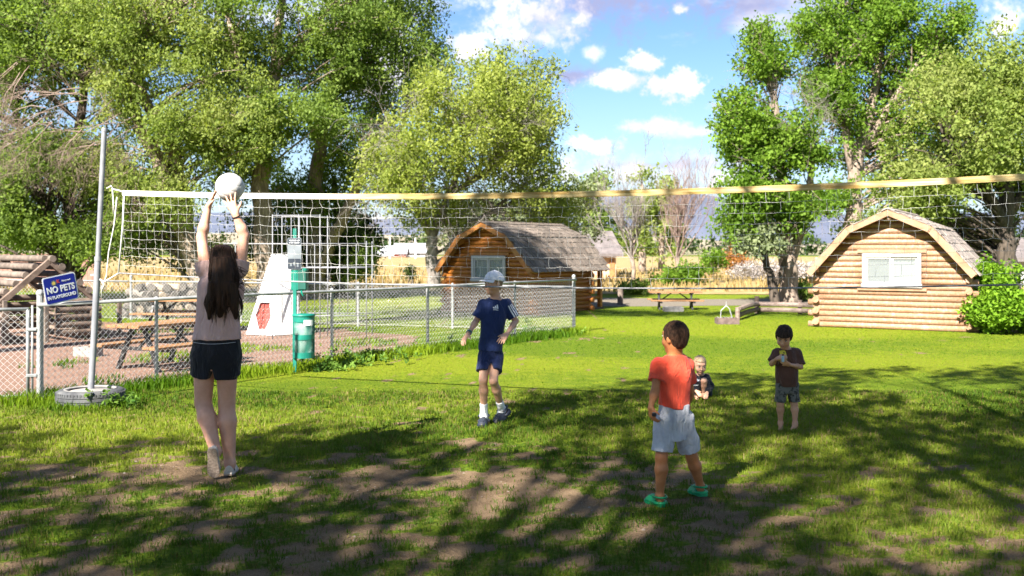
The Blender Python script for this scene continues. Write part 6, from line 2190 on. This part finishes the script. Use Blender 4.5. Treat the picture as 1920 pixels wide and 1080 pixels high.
for lock in range(46):
    a = random.uniform(-1, 1)
    ex_, ey_ = 416 + a * 29 + random.gauss(0, 5), random.choice((random.uniform(545, 590), random.uniform(585, 614), 575 + 36 * abs(a) * random.random()))
    x1_, x2_ = 420 + a * 25, 417 + a * 29 + random.gauss(0, 4)
    ph_ = random.uniform(0, 6.28); wv = random.uniform(.008, .024); z1, z2, z3 = random.uniform(-.02, .015), random.uniform(-.02, .02), random.uniform(-.03, .02)
    for k in range(10):
        j = random.gauss(0, 1.6)
        p0 = Vector(hc) + Vector((a * .08 + random.gauss(0, .006), -.09 + abs(a) * .05, .06 + random.uniform(-.05, .05)))
        e = P3(ex_ + random.gauss(0, 1.0), ey_ + random.uniform(-10, 6), 7.10 + z3)
        m1 = P3(x1_ + j, 518, 7.085 + .05 * abs(a) + z1); m2 = P3(x2_ + j, 556, 7.06 + .04 * abs(a) + z2)
        path = []
        for i in range(11):
            f = i / 10
            q = p0 * (1 - f) ** 3 + m1 * 3 * f * (1 - f) ** 2 + m2 * 3 * f * f * (1 - f) + e * f ** 3
            q = q + Vector((math.sin(f * 11 + ph_) * wv * f, math.cos(f * 9 + ph_) * wv * .7 * f, 0))
            path.append(q - oV)
        hs_.tube(path, [.0036 * (1 - .8 * (i / 10) ** 2) for i in range(11)], 3, cap=False)
for k in range(26):                                   # locks blown out to the right
    p0 = P3(446 + random.uniform(-8, 4), 515 + random.uniform(-20, 25), 7.12)
    e = P3(462 + random.uniform(0, 30), 525 + random.uniform(-22, 45), 7.12 + random.uniform(-.06, .06))
    mm = p0.lerp(e, .5) + Vector((random.uniform(-.02, .03), 0, -.03 + random.uniform(-.03, .04)))
    path = [(p0 * (1 - f) ** 2 + mm * 2 * f * (1 - f) + e * f * f) - oV for f in np.linspace(0, 1, 8)]
    hs_.tube(path, [.0022 * (1 - .7 * i / 7) for i in range(8)], 3, cap=False)
hs_.build('loose_locks', M['hair_light'], hair, smooth=True, kind='stuff')
st = MB()
zs = gz(641, 7.25)
for i in range(20):
    pass
wl_ = []
bvh = BVHTree.FromPolygons([v.co[:] for v in so.data.vertices], [tuple(p.vertices) for p in so.data.polygons])
for a in np.linspace(-70, 70, 25):
    o_ = Vector((jt(406, 641, 7.25)[0] - root.location.x, 0, zs - .004 * math.cos(R(a) * 2)))
    dirv = Vector((math.sin(R(a)), -math.cos(R(a)), 0))
    h = bvh.ray_cast(o_ + dirv * .5, -dirv, .6)
    if h[0] is not None: wl_.append(h[0] + dirv * .003)
if len(wl_) > 3: MB().tube(wl_, .0022, 5).build('waist_cord', M['c_stitch'], so)

# the ball above her hands
bc_ = P3(431, 351, 7.33)
ball = empty('volleyball', bc_, 'white volleyball in the air at the girl\'s fingertips', 'ball')
M['ball'] = mat('white_leather', (.50, .495, .49), (.56, .55, .545), 9, .45, bump=.1, bscale=120)
M['ball_seam'] = mat('ball_seam', (.25, .245, .24), None, 9, .7)
bm = bmesh.new(); bmesh.ops.create_uvsphere(bm, u_segments=32, v_segments=20, radius=.1035)
me = bpy.data.meshes.new('bladder'); bm.to_mesh(me); bm.free()
link_mesh('bladder', me, M['ball_seam'], ball, smooth=True)
for axk in range(3):
    for sg_ in (-1, 1):
        for st_ in range(3):
            n_, m_ = 6, 12
            V, Q = [], []
            for j in range(m_ + 1):
                for i in range(n_ + 1):
                    lo_, hi_ = -1 + 2 * st_ / 3 + .018, -1 + 2 * (st_ + 1) / 3 - .018
                    u = math.tan((lo_ + (hi_ - lo_) * i / n_) * PI / 4); v = math.tan((-.985 + 1.97 * j / m_) * PI / 4)
                    q = [0, 0, 0]; q[axk] = sg_; q[(axk + 1) % 3] = u; q[(axk + 2) % 3] = v
                    ed = min(i, n_ - i, j, m_ - j)
                    V.append(np.array(Vector(q).normalized()) * (.1055 if ed else .1040))
            for j in range(m_):
                for i in range(n_):
                    a = j * (n_ + 1) + i
                    fq = (a, a + 1, a + n_ + 2, a + n_ + 1)
                    Q.append(fq if sg_ > 0 else fq[::-1])
            link_mesh('panel', np_mesh('panel', V, Q), M['ball'], ball, smooth=True)
ball.rotation_euler = (.5, .35, .3)

# ---------------------------------------------------------------- the boy in blue
J = dict(pelvis=jt(920, 657, 9.42), chest=jt(925, 597, 9.42), neck=jt(929.5, 561, 9.43), head=jt(925, 532, 9.40),
         shL=jt(906, 570, 9.40), shR=jt(949, 570, 9.46), elL=jt(894, 600, 9.40), elR=jt(967, 602, 9.46), wrL=jt(878, 626, 9.24), wrR=jt(951, 626, 9.24),
         hipL=jt(910, 668, 9.40), hipR=jt(930, 668, 9.44), knL=jt(906, 713, 9.30), knR=jt(925, 714, 9.27), anL=jt(907.5, 779, 9.40), anR=jt(941, 768, 9.53),
         toeL=jt(906, 793, 9.22), toeR=jt(926, 790, 9.4), tipL=jt(863, 645, 9.15), tipR=jt(935, 643, 9.13))
D = dict(front=vec(-.30, -.95, 0), res=.0056, s=.9, torso=[(-.22, .090, .072), (0, .100, .078), (.25, .096, .072), (.45, .097, .072), (.65, .106, .078), (.86, .108, .068), (1.0, .05, .048)],
         ua=.032, th=.056, fl=.215, footL=unit(vec(-.10, -.95, -.08)), footR=unit(vec(-.62, -.55, -.55)), upR=unit(vec(-.45, -.3, .84)), shod=True, skin=M['skin_fair'], hs=.82, nr=.043,
         face=vec(-.74, -.64, .06), hup=vec(0, .0, 1), head_s=.90,
         handL=(jt(863, 646, 9.14) - jt(878, 626, 9.24), vec(.5, .4, -.3), .30, .16, 1), handR=(jt(935, 643, 9.12) - jt(951, 626, 9.24), vec(.3, .9, -.1), .30, .14, -1))
root, axv, side, fr, tp_ = person('boy in a navy sports shirt and shorts with a white cap, watching the ball', (gx(922, 9.4), 9.4, 0), J, D)
hem_p = jt(920, 657, 9.42)
sh_ = shirt(root, J, D, axv, side, fr, tp_, hem_p, M['c_navy'], .020, .82, ((.019, (12, 12, 7), 13), (.009, (28, 28, 16), 5)), hem_n=vec(.05, 0, 1), res=.0055, low_ease=.020)
so = shorts(root, J, D, axv, side, fr, tp_, .63, M['c_navy2'], .012, .030, jt(920, 650, 9.42), ((.008, (14, 14, 9), 8), (.004, (34, 34, 20), 4)), res=.0055)
shoe(root, J['anL'], D['footL'], vec(0, 0, 1), .235, .098, M['clog_navy'], M['clog_navy'])
shoe(root, J['anR'], D['footR'], D['upR'], .235, .098, M['clog_navy'], M['clog_navy'])
for q in 'LR':
    k_ = unit(J['kn' + q] - J['an' + q]); a_ = J['an' + q]
    F = Field(np.minimum(a_, a_ + k_ * .14) - .09, np.maximum(a_, a_ + k_ * .14) + .09, .005)
    F.cap(a_ - k_ * .035, a_ + k_ * .16, .036, .0385, 0, end=a_ + k_ * .125)
    F.cap(a_ - D['foot' + q] * .01, a_ + D['foot' + q] * .05 - k_ * .03, .035, .03, .02)
    F.build('sock', M['c_sock'], root, noise=((.003, (40, 40, 90), 4),))
ring(root, 'wrist_watch', lerp(J['wrL'], J['elL'], .10), J['elL'] - J['wrL'], .022, .020, M['watch'], .005)
hair_cap(root, J, D, M['hair_bleach'], .004, .05, -.045, -.06)
face_parts(root, J['head'], D['face'], D['hup'], D['head_s'], M['hair_bleach'], M['iris'])
# cap
c, f, s = J['head'], unit(D['face']), D['head_s']
u = unit(vec(.10, .08, 1)); u = unit(u - f * (u @ f)); r = np.cross(f, u); Rm = np.array([r, f, u])
F = Field(c - .17, c + .19, .0048)
F.ell(c + u * .030 - f * .010, (.086, .104, .096), Rm, 0)
F.cut(plane_fn(c + u * .030, u - f * .10), k=0)
capo = F.build('cap', M['c_cap'], root, noise=((.003, (20, 20, 20), 3),))
bv = []
for i in range(15):
    a = R(-62 + 124 * i / 14)
    inn_ = c + u * .036 + f * (.088 * math.cos(a)) + r * (.080 * math.sin(a))
    ex_ = .072 * math.cos(a * 1.25) ** .7 if abs(a * 1.25) < 1.56 else 0
    out_ = inn_ + f * ex_ - u * (.012 + .018 * (math.sin(a) ** 2)) + r * math.sin(a) * .006
    bv += [inn_, out_, inn_ - u * .006, out_ - u * .005]
mb = MB(); oo = np.array(root.location)
fs = []
for i in range(14):
    a, b_ = i * 4, (i + 1) * 4
    fs += [(a, a + 1, b_ + 1, b_), (a + 2, b_ + 2, b_ + 3, a + 3), (a + 1, a + 3, b_ + 3, b_ + 1)]
mb.add([Vector(p - oo) for p in bv], fs).build('brim', M['c_cap'], capo, smooth=True)
MB().tube([Vector(c + u * .125 - f * .010 - oo), Vector(c + u * .130 - f * .010 - oo)], .010, 10).build('button', M['c_cap'], capo)
# three slanted bars on the chest, three stripes down the sleeve
rgt, upd, outw = side, axv, fr
lc = jt(932, 576, 9.3)
for k in range(3):
    h_ = (.014, .026, .038)[k]
    decal(root, sh_, lambda a, b, k=k, h_=h_: ((-.021 + .0165 * k) + .0125 * a - (.008 * (b) if True else 0), -.018 + h_ * b + (.004 * a)), lc, rgt, upd, outw, M['c_print'], 'chest_bar', 3, 6)
decal_text(root, sh_, 'adidas', .016, lc - upd * .026, rgt, upd, outw, M['c_print'], width=.048)
e_ = lerp(J['shR'], J['elR'], .80)
ua_dir = unit(J['elR'] - J['shR'])
outw2 = unit(vec(.62, -.78, .10)); rg2 = unit(np.cross(ua_dir, outw2)); 
for k in range(3):
    decal(root, sh_, lambda a, b, k=k: ((k - 1) * .021 - .005 + .011 * a, .012 + .135 * b), J['shR'] + outw2 * .02, rg2, ua_dir, outw2, M['c_print'], 'sleeve_stripe', 3, 12)

# ---------------------------------------------------------------- the boy in the red shirt
J = dict(pelvis=jt(1264, 781, 6.42), chest=jt(1264, 712, 6.42), neck=jt(1267, 667, 6.43), head=jt(1265, 633, 6.41),
         shL=jt(1233, 683, 6.38), shR=jt(1288, 683, 6.47), elL=jt(1229, 731, 6.33), elR=jt(1294, 734, 6.54), wrL=jt(1220, 763, 6.30), wrR=jt(1286, 768, 6.66),
         hipL=jt(1247, 790, 6.40), hipR=jt(1282, 790, 6.45), knL=jt(1240, 858, 6.38), knR=jt(1297, 856, 6.50), anL=jt(1237, 930, 6.40), anR=jt(1313, 911, 6.58),
         toeL=jt(1226, 942, 6.6), toeR=jt(1305, 925, 6.8), tipL=jt(1224, 790, 6.28), tipR=jt(1282, 790, 6.7))
D = dict(front=vec(-.30, .95, 0), res=.006, s=.8, torso=[(-.22, .080, .070), (0, .088, .076), (.25, .082, .068), (.45, .084, .068), (.65, .096, .074), (.86, .094, .062), (1.0, .045, .042)],
         ua=.030, th=.054, fl=.165, footL=unit(vec(-.50, .86, 0)), footR=unit(vec(-.30, .95, -.05)), shod=True, skin=M['skin_tan'], hs=.70, nr=.040,
         face=vec(-.62, .78, .05), hup=vec(0, 0, 1), head_s=.91,
         handL=(jt(1224, 788, 6.29) - jt(1220, 763, 6.30), vec(.8, .5, 0), .62, .10, 1), handR=(jt(1282, 790, 6.72) - jt(1286, 768, 6.66), vec(-.8, .4, 0), .6, .10, -1))
root, axv, side, fr, tp_ = person('small boy in a red T-shirt, grey shorts and green clogs seen from behind', (gx(1266, 6.45), 6.45, 0), J, D)
sh_ = shirt(root, J, D, axv, side, fr, tp_, jt(1263, 763, 6.42), M['c_red'], .022, .66, ((.026, (13, 13, 5), 21), (.011, (30, 30, 11), 5)), hem_n=unit(vec(.20, 0, 1)), res=.0055, low_ease=.022)
so = shorts(root, J, D, axv, side, fr, tp_, .83, M['c_grey'], .013, .027, jt(1264, 757, 6.42), ((.020, (15, 15, 12), 8), (.009, (40, 40, 24), 4)), res=.0055)
shoe(root, J['anL'], D['footL'], vec(0, 0, 1), .185, .085, M['clog_green'], M['clog_green'])
shoe(root, J['anR'], D['footR'], vec(0, 0, 1), .185, .085, M['clog_green'], M['clog_green'])
hair_cap(root, J, D, M['hair_brown'], .008, .045, -.020, -.072, noise=((.006, (90, 90, 50), 3),), front_cut=.04)
face_parts(root, J['head'], D['face'], D['hup'], D['head_s'], M['hair_brown'], M['iris'])
pk = decal(root, so, lambda a, b: (-.062 + .080 * a, -.045 + .075 * b), jt(1256, 792, 6.3), vec(1, 0, 0), vec(0, 0, 1), vec(0, -1, 0), M['c_grey'], 'back_pocket', 6, 6, .006)
tw_ = empty('toy_car', P3(1226, 777, 6.285), 'small dark toy held in the left hand of the boy in red', 'toy')
MB().box((0, 0, 0), (.028, .05, .022), bev=.005).build('toy_body', M['band_black'], tw_)
MB().box((0, -.0, .014), (.022, .026, .010), bev=.003).build('toy_top', M['sign_grey'], tw_)

# ---------------------------------------------------------------- the boy in the brown shirt
J = dict(pelvis=jt(1476, 712, 9.15), chest=jt(1476, 679, 9.15), neck=jt(1474.5, 655, 9.16), head=jt(1470, 632, 9.10),
         shL=jt(1457, 662, 9.12), shR=jt(1494, 662, 9.17), elL=jt(1447, 682, 9.08), elR=jt(1501, 688, 9.12), wrL=jt(1456, 673, 8.95), wrR=jt(1481, 684, 8.95),
         hipL=jt(1466, 720, 9.14), hipR=jt(1486, 720, 9.15), knL=jt(1463, 757, 9.12), knR=jt(1489, 757, 9.12), anL=jt(1463.5, 793, 9.16), anR=jt(1491, 794, 9.10),
         toeL=jt(1461, 802, 9.0), toeR=jt(1479, 804, 9.0), tipL=jt(1465, 671, 8.9), tipR=jt(1468, 679, 8.9))
D = dict(front=vec(-.20, -.98, 0), res=.0052, s=.7, torso=[(-.22, .076, .066), (0, .084, .074), (.25, .084, .072), (.45, .085, .070), (.65, .088, .070), (.86, .086, .060), (1.0, .042, .040)],
         ua=.026, th=.043, fl=.145, footL=unit(vec(-.25, -.97, 0)), footR=unit(vec(-.62, -.78, 0)), skin=M['skin_brown'], hs=.60, nr=.035,
         face=vec(-.36, -.80, -.46), hup=vec(-.1, -.4, 1), head_s=.87, cheeks=1.08,
         handL=(jt(1465, 670, 8.92) - jt(1456, 673, 8.95), vec(.5, .5, -.5), .55, .12, 1), handR=(jt(1470, 679.5, 8.92) - jt(1481, 684, 8.95), vec(-.4, .5, .6), .5, .12, 1))
root, axv, side, fr, tp_ = person('small barefoot boy in a brown T-shirt and grey camouflage shorts, looking down at his hands', (gx(1477, 9.12), 9.12, 0), J, D)
sh_ = shirt(root, J, D, axv, side, fr, tp_, jt(1476, 723, 9.15), M['c_brown'], .022, .86, ((.015, (14, 14, 7), 31), (.008, (32, 32, 16), 5)), hem_n=vec(0, 0, 1), res=.005, low_ease=.020)
so = shorts(root, J, D, axv, side, fr, tp_, .93, M['c_camo'], .010, .018, jt(1476, 717, 9.15), ((.008, (16, 16, 12), 8), (.005, (40, 40, 24), 4)), res=.005)
hair_cap(root, J, D, M['hair_black'], .013, .036, -.030, -.060, noise=((.008, (80, 80, 40), 3),), front_cut=.030)
face_parts(root, J['head'], D['face'], D['hup'], D['head_s'], M['hair_black'], M['iris'])
yc = jt(1476, 666, 9.0)
def shield(a, b):
    w = .036 * (1 - .12 * (1 - b))
    return ((a - .5) * 2 * w, -.036 + .074 * b)
decal(root, sh_, shield, yc, side, axv, fr, M['c_yellow'], 'yellow_badge', 12, 12, .004, mask=lambda a, b: not ((a < .09 or a > .91) and (b < .09 or b > .91)))
leap = {(2, 5), (3, 5), (4, 5), (5, 5), (6, 6), (7, 6), (8, 7), (8, 8), (9, 8), (3, 4), (4, 4), (5, 4), (6, 5), (7, 5), (2, 3), (3, 3), (6, 4), (7, 4), (8, 4), (9, 3), (7, 8), (7, 9), (1, 3)}
decal(root, sh_, shield, yc, side, axv, fr, M['c_logo_dark'], 'leaping_figure', 12, 12, .0055, mask=lambda a, b: (int(a * 12), int(b * 12)) in leap)
decal_text(root, sh_, 'JOHN DEERE', .020, yc - axv * .052 - side * .01, side, axv, fr, M['c_yellow'], width=.085)
gad = empty('toy_gadget', P3(1468, 673.5, 8.90), 'small pale blue toy held by the boy in brown', 'toy', rz=R(10))
M['toy_blue'] = mat('pale_blue_plastic', (.28, .45, .55), (.34, .52, .60), 5, .35)
MB().box((0, 0, .002), (.022, .018, .055), bev=.004).build('toy_body', M['toy_blue'], gad)
MB().tube([(0, 0, .03), (0, 0, .046)], .006, 8).build('toy_tip', M['band_black'], gad)

# ---------------------------------------------------------------- the toddler crouching
J = dict(pelvis=jt(1315, 729, 11.13), chest=jt(1314, 713, 11.07), neck=jt(1313.5, 703, 11.03), head=jt(1312.5, 684, 10.97),
         shL=jt(1303, 708, 11.03), shR=jt(1325, 708, 11.03), elL=jt(1297, 724, 10.98), elR=jt(1331, 724, 10.98), wrL=jt(1305, 733, 10.86), wrR=jt(1326, 736, 10.86),
         hipL=jt(1309, 731, 11.10), hipR=jt(1321, 731, 11.10), knL=jt(1304, 716, 10.90), knR=jt(1320, 714, 10.88), anL=jt(1306, 740, 10.96), anR=jt(1320, 740, 10.96),
         toeL=jt(1305, 745, 10.85), toeR=jt(1322, 745, 10.85), tipL=jt(1310, 740, 10.8), tipR=jt(1321, 741, 10.8))
D = dict(front=vec(0, -1, -.1), res=.005, s=.6, torso=[(-.22, .088, .080), (0, .098, .088), (.25, .095, .082), (.45, .094, .080), (.65, .092, .076), (.86, .086, .064), (1.0, .042, .04)],
         ua=.025, th=.046, fl=.125, footL=unit(vec(-.1, -1, 0)), footR=unit(vec(.35, -.93, 0)), skin=M['skin_fair'], hs=.52, nr=.033,
         face=vec(.06, -.95, -.30), hup=vec(0, -.3, 1), head_s=.86, cheeks=1.12,
         handL=(vec(.5, -.6, -.5), vec(.3, .5, -.6), .4, .12, 1), handR=(vec(-.3, -.7, -.6), vec(-.3, .5, -.6), .4, .12, -1))
root, axv, side, fr, tp_ = person('blond toddler in black clothes crouching on the grass beyond the boy in red', (gx(1314, 11.03), 11.03, 0), J, D)
F = Field(jt(1285, 748, 11.05) - vec(0, .35, .02), jt(1345, 695, 11.05) + vec(0, .3, .02), .0055)
F.loft([jt(1315, 742, 11.10), jt(1315, 730, 11.10), jt(1314, 715, 11.07), jt(1313.5, 706, 11.04), jt(1313.5, 702, 11.03)], vec(1, 0, 0), [(.118, .11), (.122, .115), (.115, .10), (.085, .075), (.05, .05)], 0)
for q in 'LR':
    F.cap(J['sh' + q], J['el' + q], .040, .044, .03)
    F.cap(J['el' + q], lerp(J['el' + q], J['wr' + q], .75), .040, .034, .03)
    F.cap(J['hip' + q], lerp(J['hip' + q], J['kn' + q], .80), .060, .055, .02)
F.cap(J['knL'], lerp(J['knL'], J['anL'], .6), .055, .05, .02)
F.cut(lambda P: np.linalg.norm((P - J['neck'])[..., :2], axis=-1) - .044 + np.where(P[..., 2] < J['neck'][2] - .03, 1.0, 0.0), J['neck'] - .09, J['neck'] + .09)
sh_ = F.build('shirt', M['c_black'], root, noise=((.010, (16, 16, 9), 8), (.005, (36, 36, 18), 4)))
decal_text(root, sh_, 'little', .034, jt(1304, 712, 10.9), vec(1, 0, .08), vec(0, 0, 1), vec(0, -1, 0), M['c_print'], width=.07)
decal_text(root, sh_, 'sister', .026, jt(1304, 721, 10.9), vec(1, 0, .08), vec(0, 0, 1), vec(0, -1, 0), M['c_print'], width=.055)
hair_cap(root, J, D, M['hair_blond'], .005, .060, -.010, -.055, noise=((.004, (80, 80, 40), 3),), front_cut=.02)
face_parts(root, J['head'], D['face'], D['hup'], D['head_s'], M['hair_bleach'], M['iris'])
# ================================================================== GRASS
def blades(n, sampler, hgt, wid, lean, name, material, z=0.0, clump=1, cr=.03, simple=False):
    X, Y, dens = sampler(n)
    m = len(X)
    if clump > 1:
        X = np.repeat(X, clump) + RNG.normal(size=m * clump) * cr; Y = np.repeat(Y, clump) + RNG.normal(size=m * clump) * cr
        dens = np.repeat(dens, clump); m = len(X)
    H = hgt * RNG.uniform(.5, 1.35, m) * (.6 + .5 * dens)
    W = wid * RNG.uniform(.7, 1.3, m) * np.clip(Y / 8.0, .8, 2.4)
    a = RNG.uniform(0, 2 * PI, m); ln = RNG.uniform(.15, 1.0, m) * lean
    b = RNG.uniform(0, 2 * PI, m)
    dxv, dyv = np.cos(a) * ln, np.sin(a) * ln
    wx, wy = np.cos(b) * W / 2, np.sin(b) * W / 2
    V = np.empty((m, 5, 3))
    V[:, 0] = np.stack([X - wx, Y - wy, np.full(m, z - .004)], 1)
    V[:, 1] = np.stack([X + wx, Y + wy, np.full(m, z - .004)], 1)
    mx, my, mz = X + dxv * H * .35, Y + dyv * H * .35, z + H * .62
    V[:, 2] = np.stack([mx + wx * .8, my + wy * .8, mz], 1)
    V[:, 3] = np.stack([mx - wx * .8, my - wy * .8, mz], 1)
    V[:, 4] = np.stack([X + dxv * H, Y + dyv * H, z + H * np.sqrt(np.clip(1 - ln ** 2 * .7, .15, 1))], 1)
    i = np.arange(m) * 5
    Q = np.stack([i, i + 1, i + 2, i + 3], 1)
    T = np.stack([i + 3, i + 2, i + 4], 1)
    if simple:
        V = V[:, [0, 1, 4]]; V[:, 2, 2] *= .9; Q = None; T = np.arange(m * 3).reshape(m, 3)
    nv = V.shape[1]
    g = fbm2(X * .35, Y * .35, 41, 4)
    tone = np.clip(sstep(g + (fbm2(X * 2.2, Y * 2.2, 8, 3) - .5) * .35, .34, .66) + RNG.normal(size=m) * .16, 0, 1)
    return tag(link_mesh(name, np_mesh(name, V.reshape(-1, 3), Q, T, {'tone': np.repeat(tone, nv)}), material), kind='stuff')
M['grass'] = leaf_mat('grass_blade', (.048, .112, .004), (.165, .238, .012), .42)
M['grass_near'] = leaf_mat('shade_dulled_grass_blade', (.048, .098, .008), (.165, .215, .024), .40)  # near blades duller: foreground shade put into their colour
M['thatch'] = leaf_mat('thatch_blade', (.09, .075, .022), (.22, .175, .075), .3)
M['straw_blade'] = leaf_mat('straw_blade', (.21, .145, .05), (.34, .255, .115), .3)
M['weed'] = leaf_mat('weed_leaf', (.05, .12, .02), (.16, .26, .045), .35)
def fence_side(x, y):
    """positive on the lawn's side of the front fence"""
    return (x - FA.x) * FDIR.y - (y - FA.y) * FDIR.x
def lawn_near(n):
    d = 4.3 + (11.5 - 4.3) * RNG.uniform(0, 1, n) ** .85
    X = RNG.uniform(-.60, .60, n) * d
    k = fence_side(X, d) > -.1
    X, d = X[k], d[k]
    b = bare_soil(X, d)
    keep = RNG.uniform(0, 1, len(X)) > np.clip(b * .98, 0, .94)
    return X[keep], d[keep], 1 - b[keep]
def lawn_mid(n):
    d = 11.0 + (29.0 - 11.0) * RNG.uniform(0, 1, n) ** .8
    X = RNG.uniform(-.58, .60, n) * d
    k = (fence_side(X, d) > 0) | (d > 20.5) | ((X > -2.2) & (d > 14.5)) | ((X > -3.6) & (d > 18.2))
    k &= ~((d > 27.4) & (X > -1.0))
    return X[k], d[k], RNG.uniform(.5, 1, k.sum())
blades(17500, lawn_near, .036, .0060, .95, 'lawn_grass', M['grass_near'], clump=7, cr=.022)
blades(10000, lawn_near, .040, .0050, 1.0, 'dry_turf', M['thatch'], clump=3, cr=.03)
blades(80000, lawn_mid, .022, .010, .9, 'far_lawn_grass', M['grass'], simple=True)
def edge_grass(n):
    s = RNG.uniform(-.4, FLEN, n); o = RNG.normal(size=n) * .16 + .05
    return FA.x + FDIR.x * s + FDIR.y * o, FA.y + FDIR.y * s - FDIR.x * o, np.clip(fbm2(s * 1.3, s * 0 + 2, 5, 3) * 1.6, .2, 1.2)
blades(9000, edge_grass, .13, .008, .7, 'fence_line_grass', M['grass'])
def tyre_grass(n):
    a = RNG.uniform(0, 2 * PI, n); r_ = .36 + np.abs(RNG.normal(size=n)) * .10
    return tyre_c.x + np.cos(a) * r_, tyre_c.y + np.sin(a) * r_, RNG.uniform(.4, 1, n)
blades(1500, tyre_grass, .085, .007, .7, 'tyre_side_grass', M['grass'])
def dry(n):
    d = 38 + 42 * RNG.uniform(0, 1, n) ** 1.3
    X = RNG.uniform(-.6, .6, n) * d
    k = fbm2(X * .12, d * .2, 3, 3) > .36
    return X[k], d[k], RNG.uniform(.5, 1.2, k.sum())
blades(13000, dry, .29, .026, .5, 'dry_grass', M['straw_blade'])
def gravel_weeds(n):
    X = RNG.uniform(-8, -2, n); Y = RNG.uniform(11.5, 20, n)
    k = (fence_side(X, Y) < -.2) & (fbm2(X * .8, Y * .8, 19, 3) > .62)
    return X[k], Y[k], RNG.uniform(.4, 1, k.sum())
blades(14000, gravel_weeds, .09, .010, .8, 'playground_weeds', M['grass'])
# broad-leaved weeds at the fence foot
for px, d, w, n_, lab in ((640, 14.05, .30, 26, 'leafy weed clump at the foot of the fence right of the bin'), (600, 13.5, .22, 18, 'low weed clump directly below the green bin'),
                         (715, 14.9, .26, 18, 'weed clump by the third fence post, left of the boy in blue'), (1030, 19.0, .35, 22, 'tall weeds near the corner post of the fence'),
                         (230, 10.35, .14, 10, 'small weeds sprouting right of the tyre'), (860, 16.6, .3, 12, 'thin weeds along the fence behind the boy in blue')):
    r0 = empty('weed', (gx(px, d), d, 0), lab, 'weed', 'weeds along the fence')
    c_ = np.stack([RNG.normal(size=n_) * w, RNG.normal(size=n_) * .10, np.abs(RNG.normal(size=n_)) * .085 + .03], 1)
    v, q, tn = leaf_arrays(c_, .085, 16, (.055, .038), .1)
    v[:, 2] = np.maximum(v[:, 2], .004)
    link_mesh('leaves', np_mesh('leaves', v, q, attrs={'tone': tn}), M['weed'], r0, kind='stuff')
    mb = MB()
    for k in range(6):
        c = Vector(c_[k]); mb.tube([(c.x * .6, c.y * .6, 0), c], [.004, .002], 4, cap=False)
    mb.build('stems', M['weed'], r0, kind='stuff')
# small stones and dry scraps on the bare soil, too many to count
def litter():
    n = 2600
    d = 4.6 + 5.2 * RNG.uniform(0, 1, n) ** .8
    X = RNG.uniform(-.58, .58, n) * d
    k = RNG.uniform(0, 1, n) < bare_soil(X, d) + .03
    X, d = X[k], d[k]; m = len(X)
    r_ = RNG.uniform(.003, .009, m) * (1 + (RNG.uniform(0, 1, m) > .96) * 1.2)
    o = np.array([(1, 0, 0), (0, 1, 0), (-1, 0, 0), (0, -1, 0), (0, 0, .75)], float)
    a = RNG.uniform(0, 6.28, m); ca, sa = np.cos(a), np.sin(a)
    el_ = RNG.uniform(.6, 1.6, m)
    ox = o[None, :, 0] * el_[:, None]; oy = np.broadcast_to(o[None, :, 1], ox.shape)
    V = np.stack([X[:, None] + (ox * ca[:, None] - oy * sa[:, None]) * r_[:, None], d[:, None] + (ox * sa[:, None] + oy * ca[:, None]) * r_[:, None], -.001 + o[None, :, 2] * r_[:, None] * np.ones((m, 1))], -1)
    i0 = np.arange(m)[:, None] * 5
    T = np.concatenate([i0 + np.array([[a_, (a_ + 1) % 4, 4]]) for a_ in range(4)])
    tone = np.repeat(RNG.uniform(0, 1, m), 5)
    tag(link_mesh('pebbles', np_mesh('pebbles', V.reshape(-1, 3), None, T, {'tone': tone}), M['pebble']), kind='stuff')
    # dry leaves and bits of straw
    n = 900
    d = 4.6 + 6.0 * RNG.uniform(0, 1, n); X = RNG.uniform(-.58, .58, n) * d
    v, q, tn = leaf_arrays(np.stack([X, d, np.full(n, .008)], 1), .01, 1, (.030, .011), 0, flat=.1, up=.97)
    v[:, 2] = np.clip(v[:, 2], .002, .02)
    tag(link_mesh('dry_leaves', np_mesh('dry_leaves', v, q, attrs={'tone': tn}), M['thatch']), kind='stuff')
M['pebble'] = leaf_mat('pebble', (.10, .075, .06), (.30, .25, .21), .0)
litter()
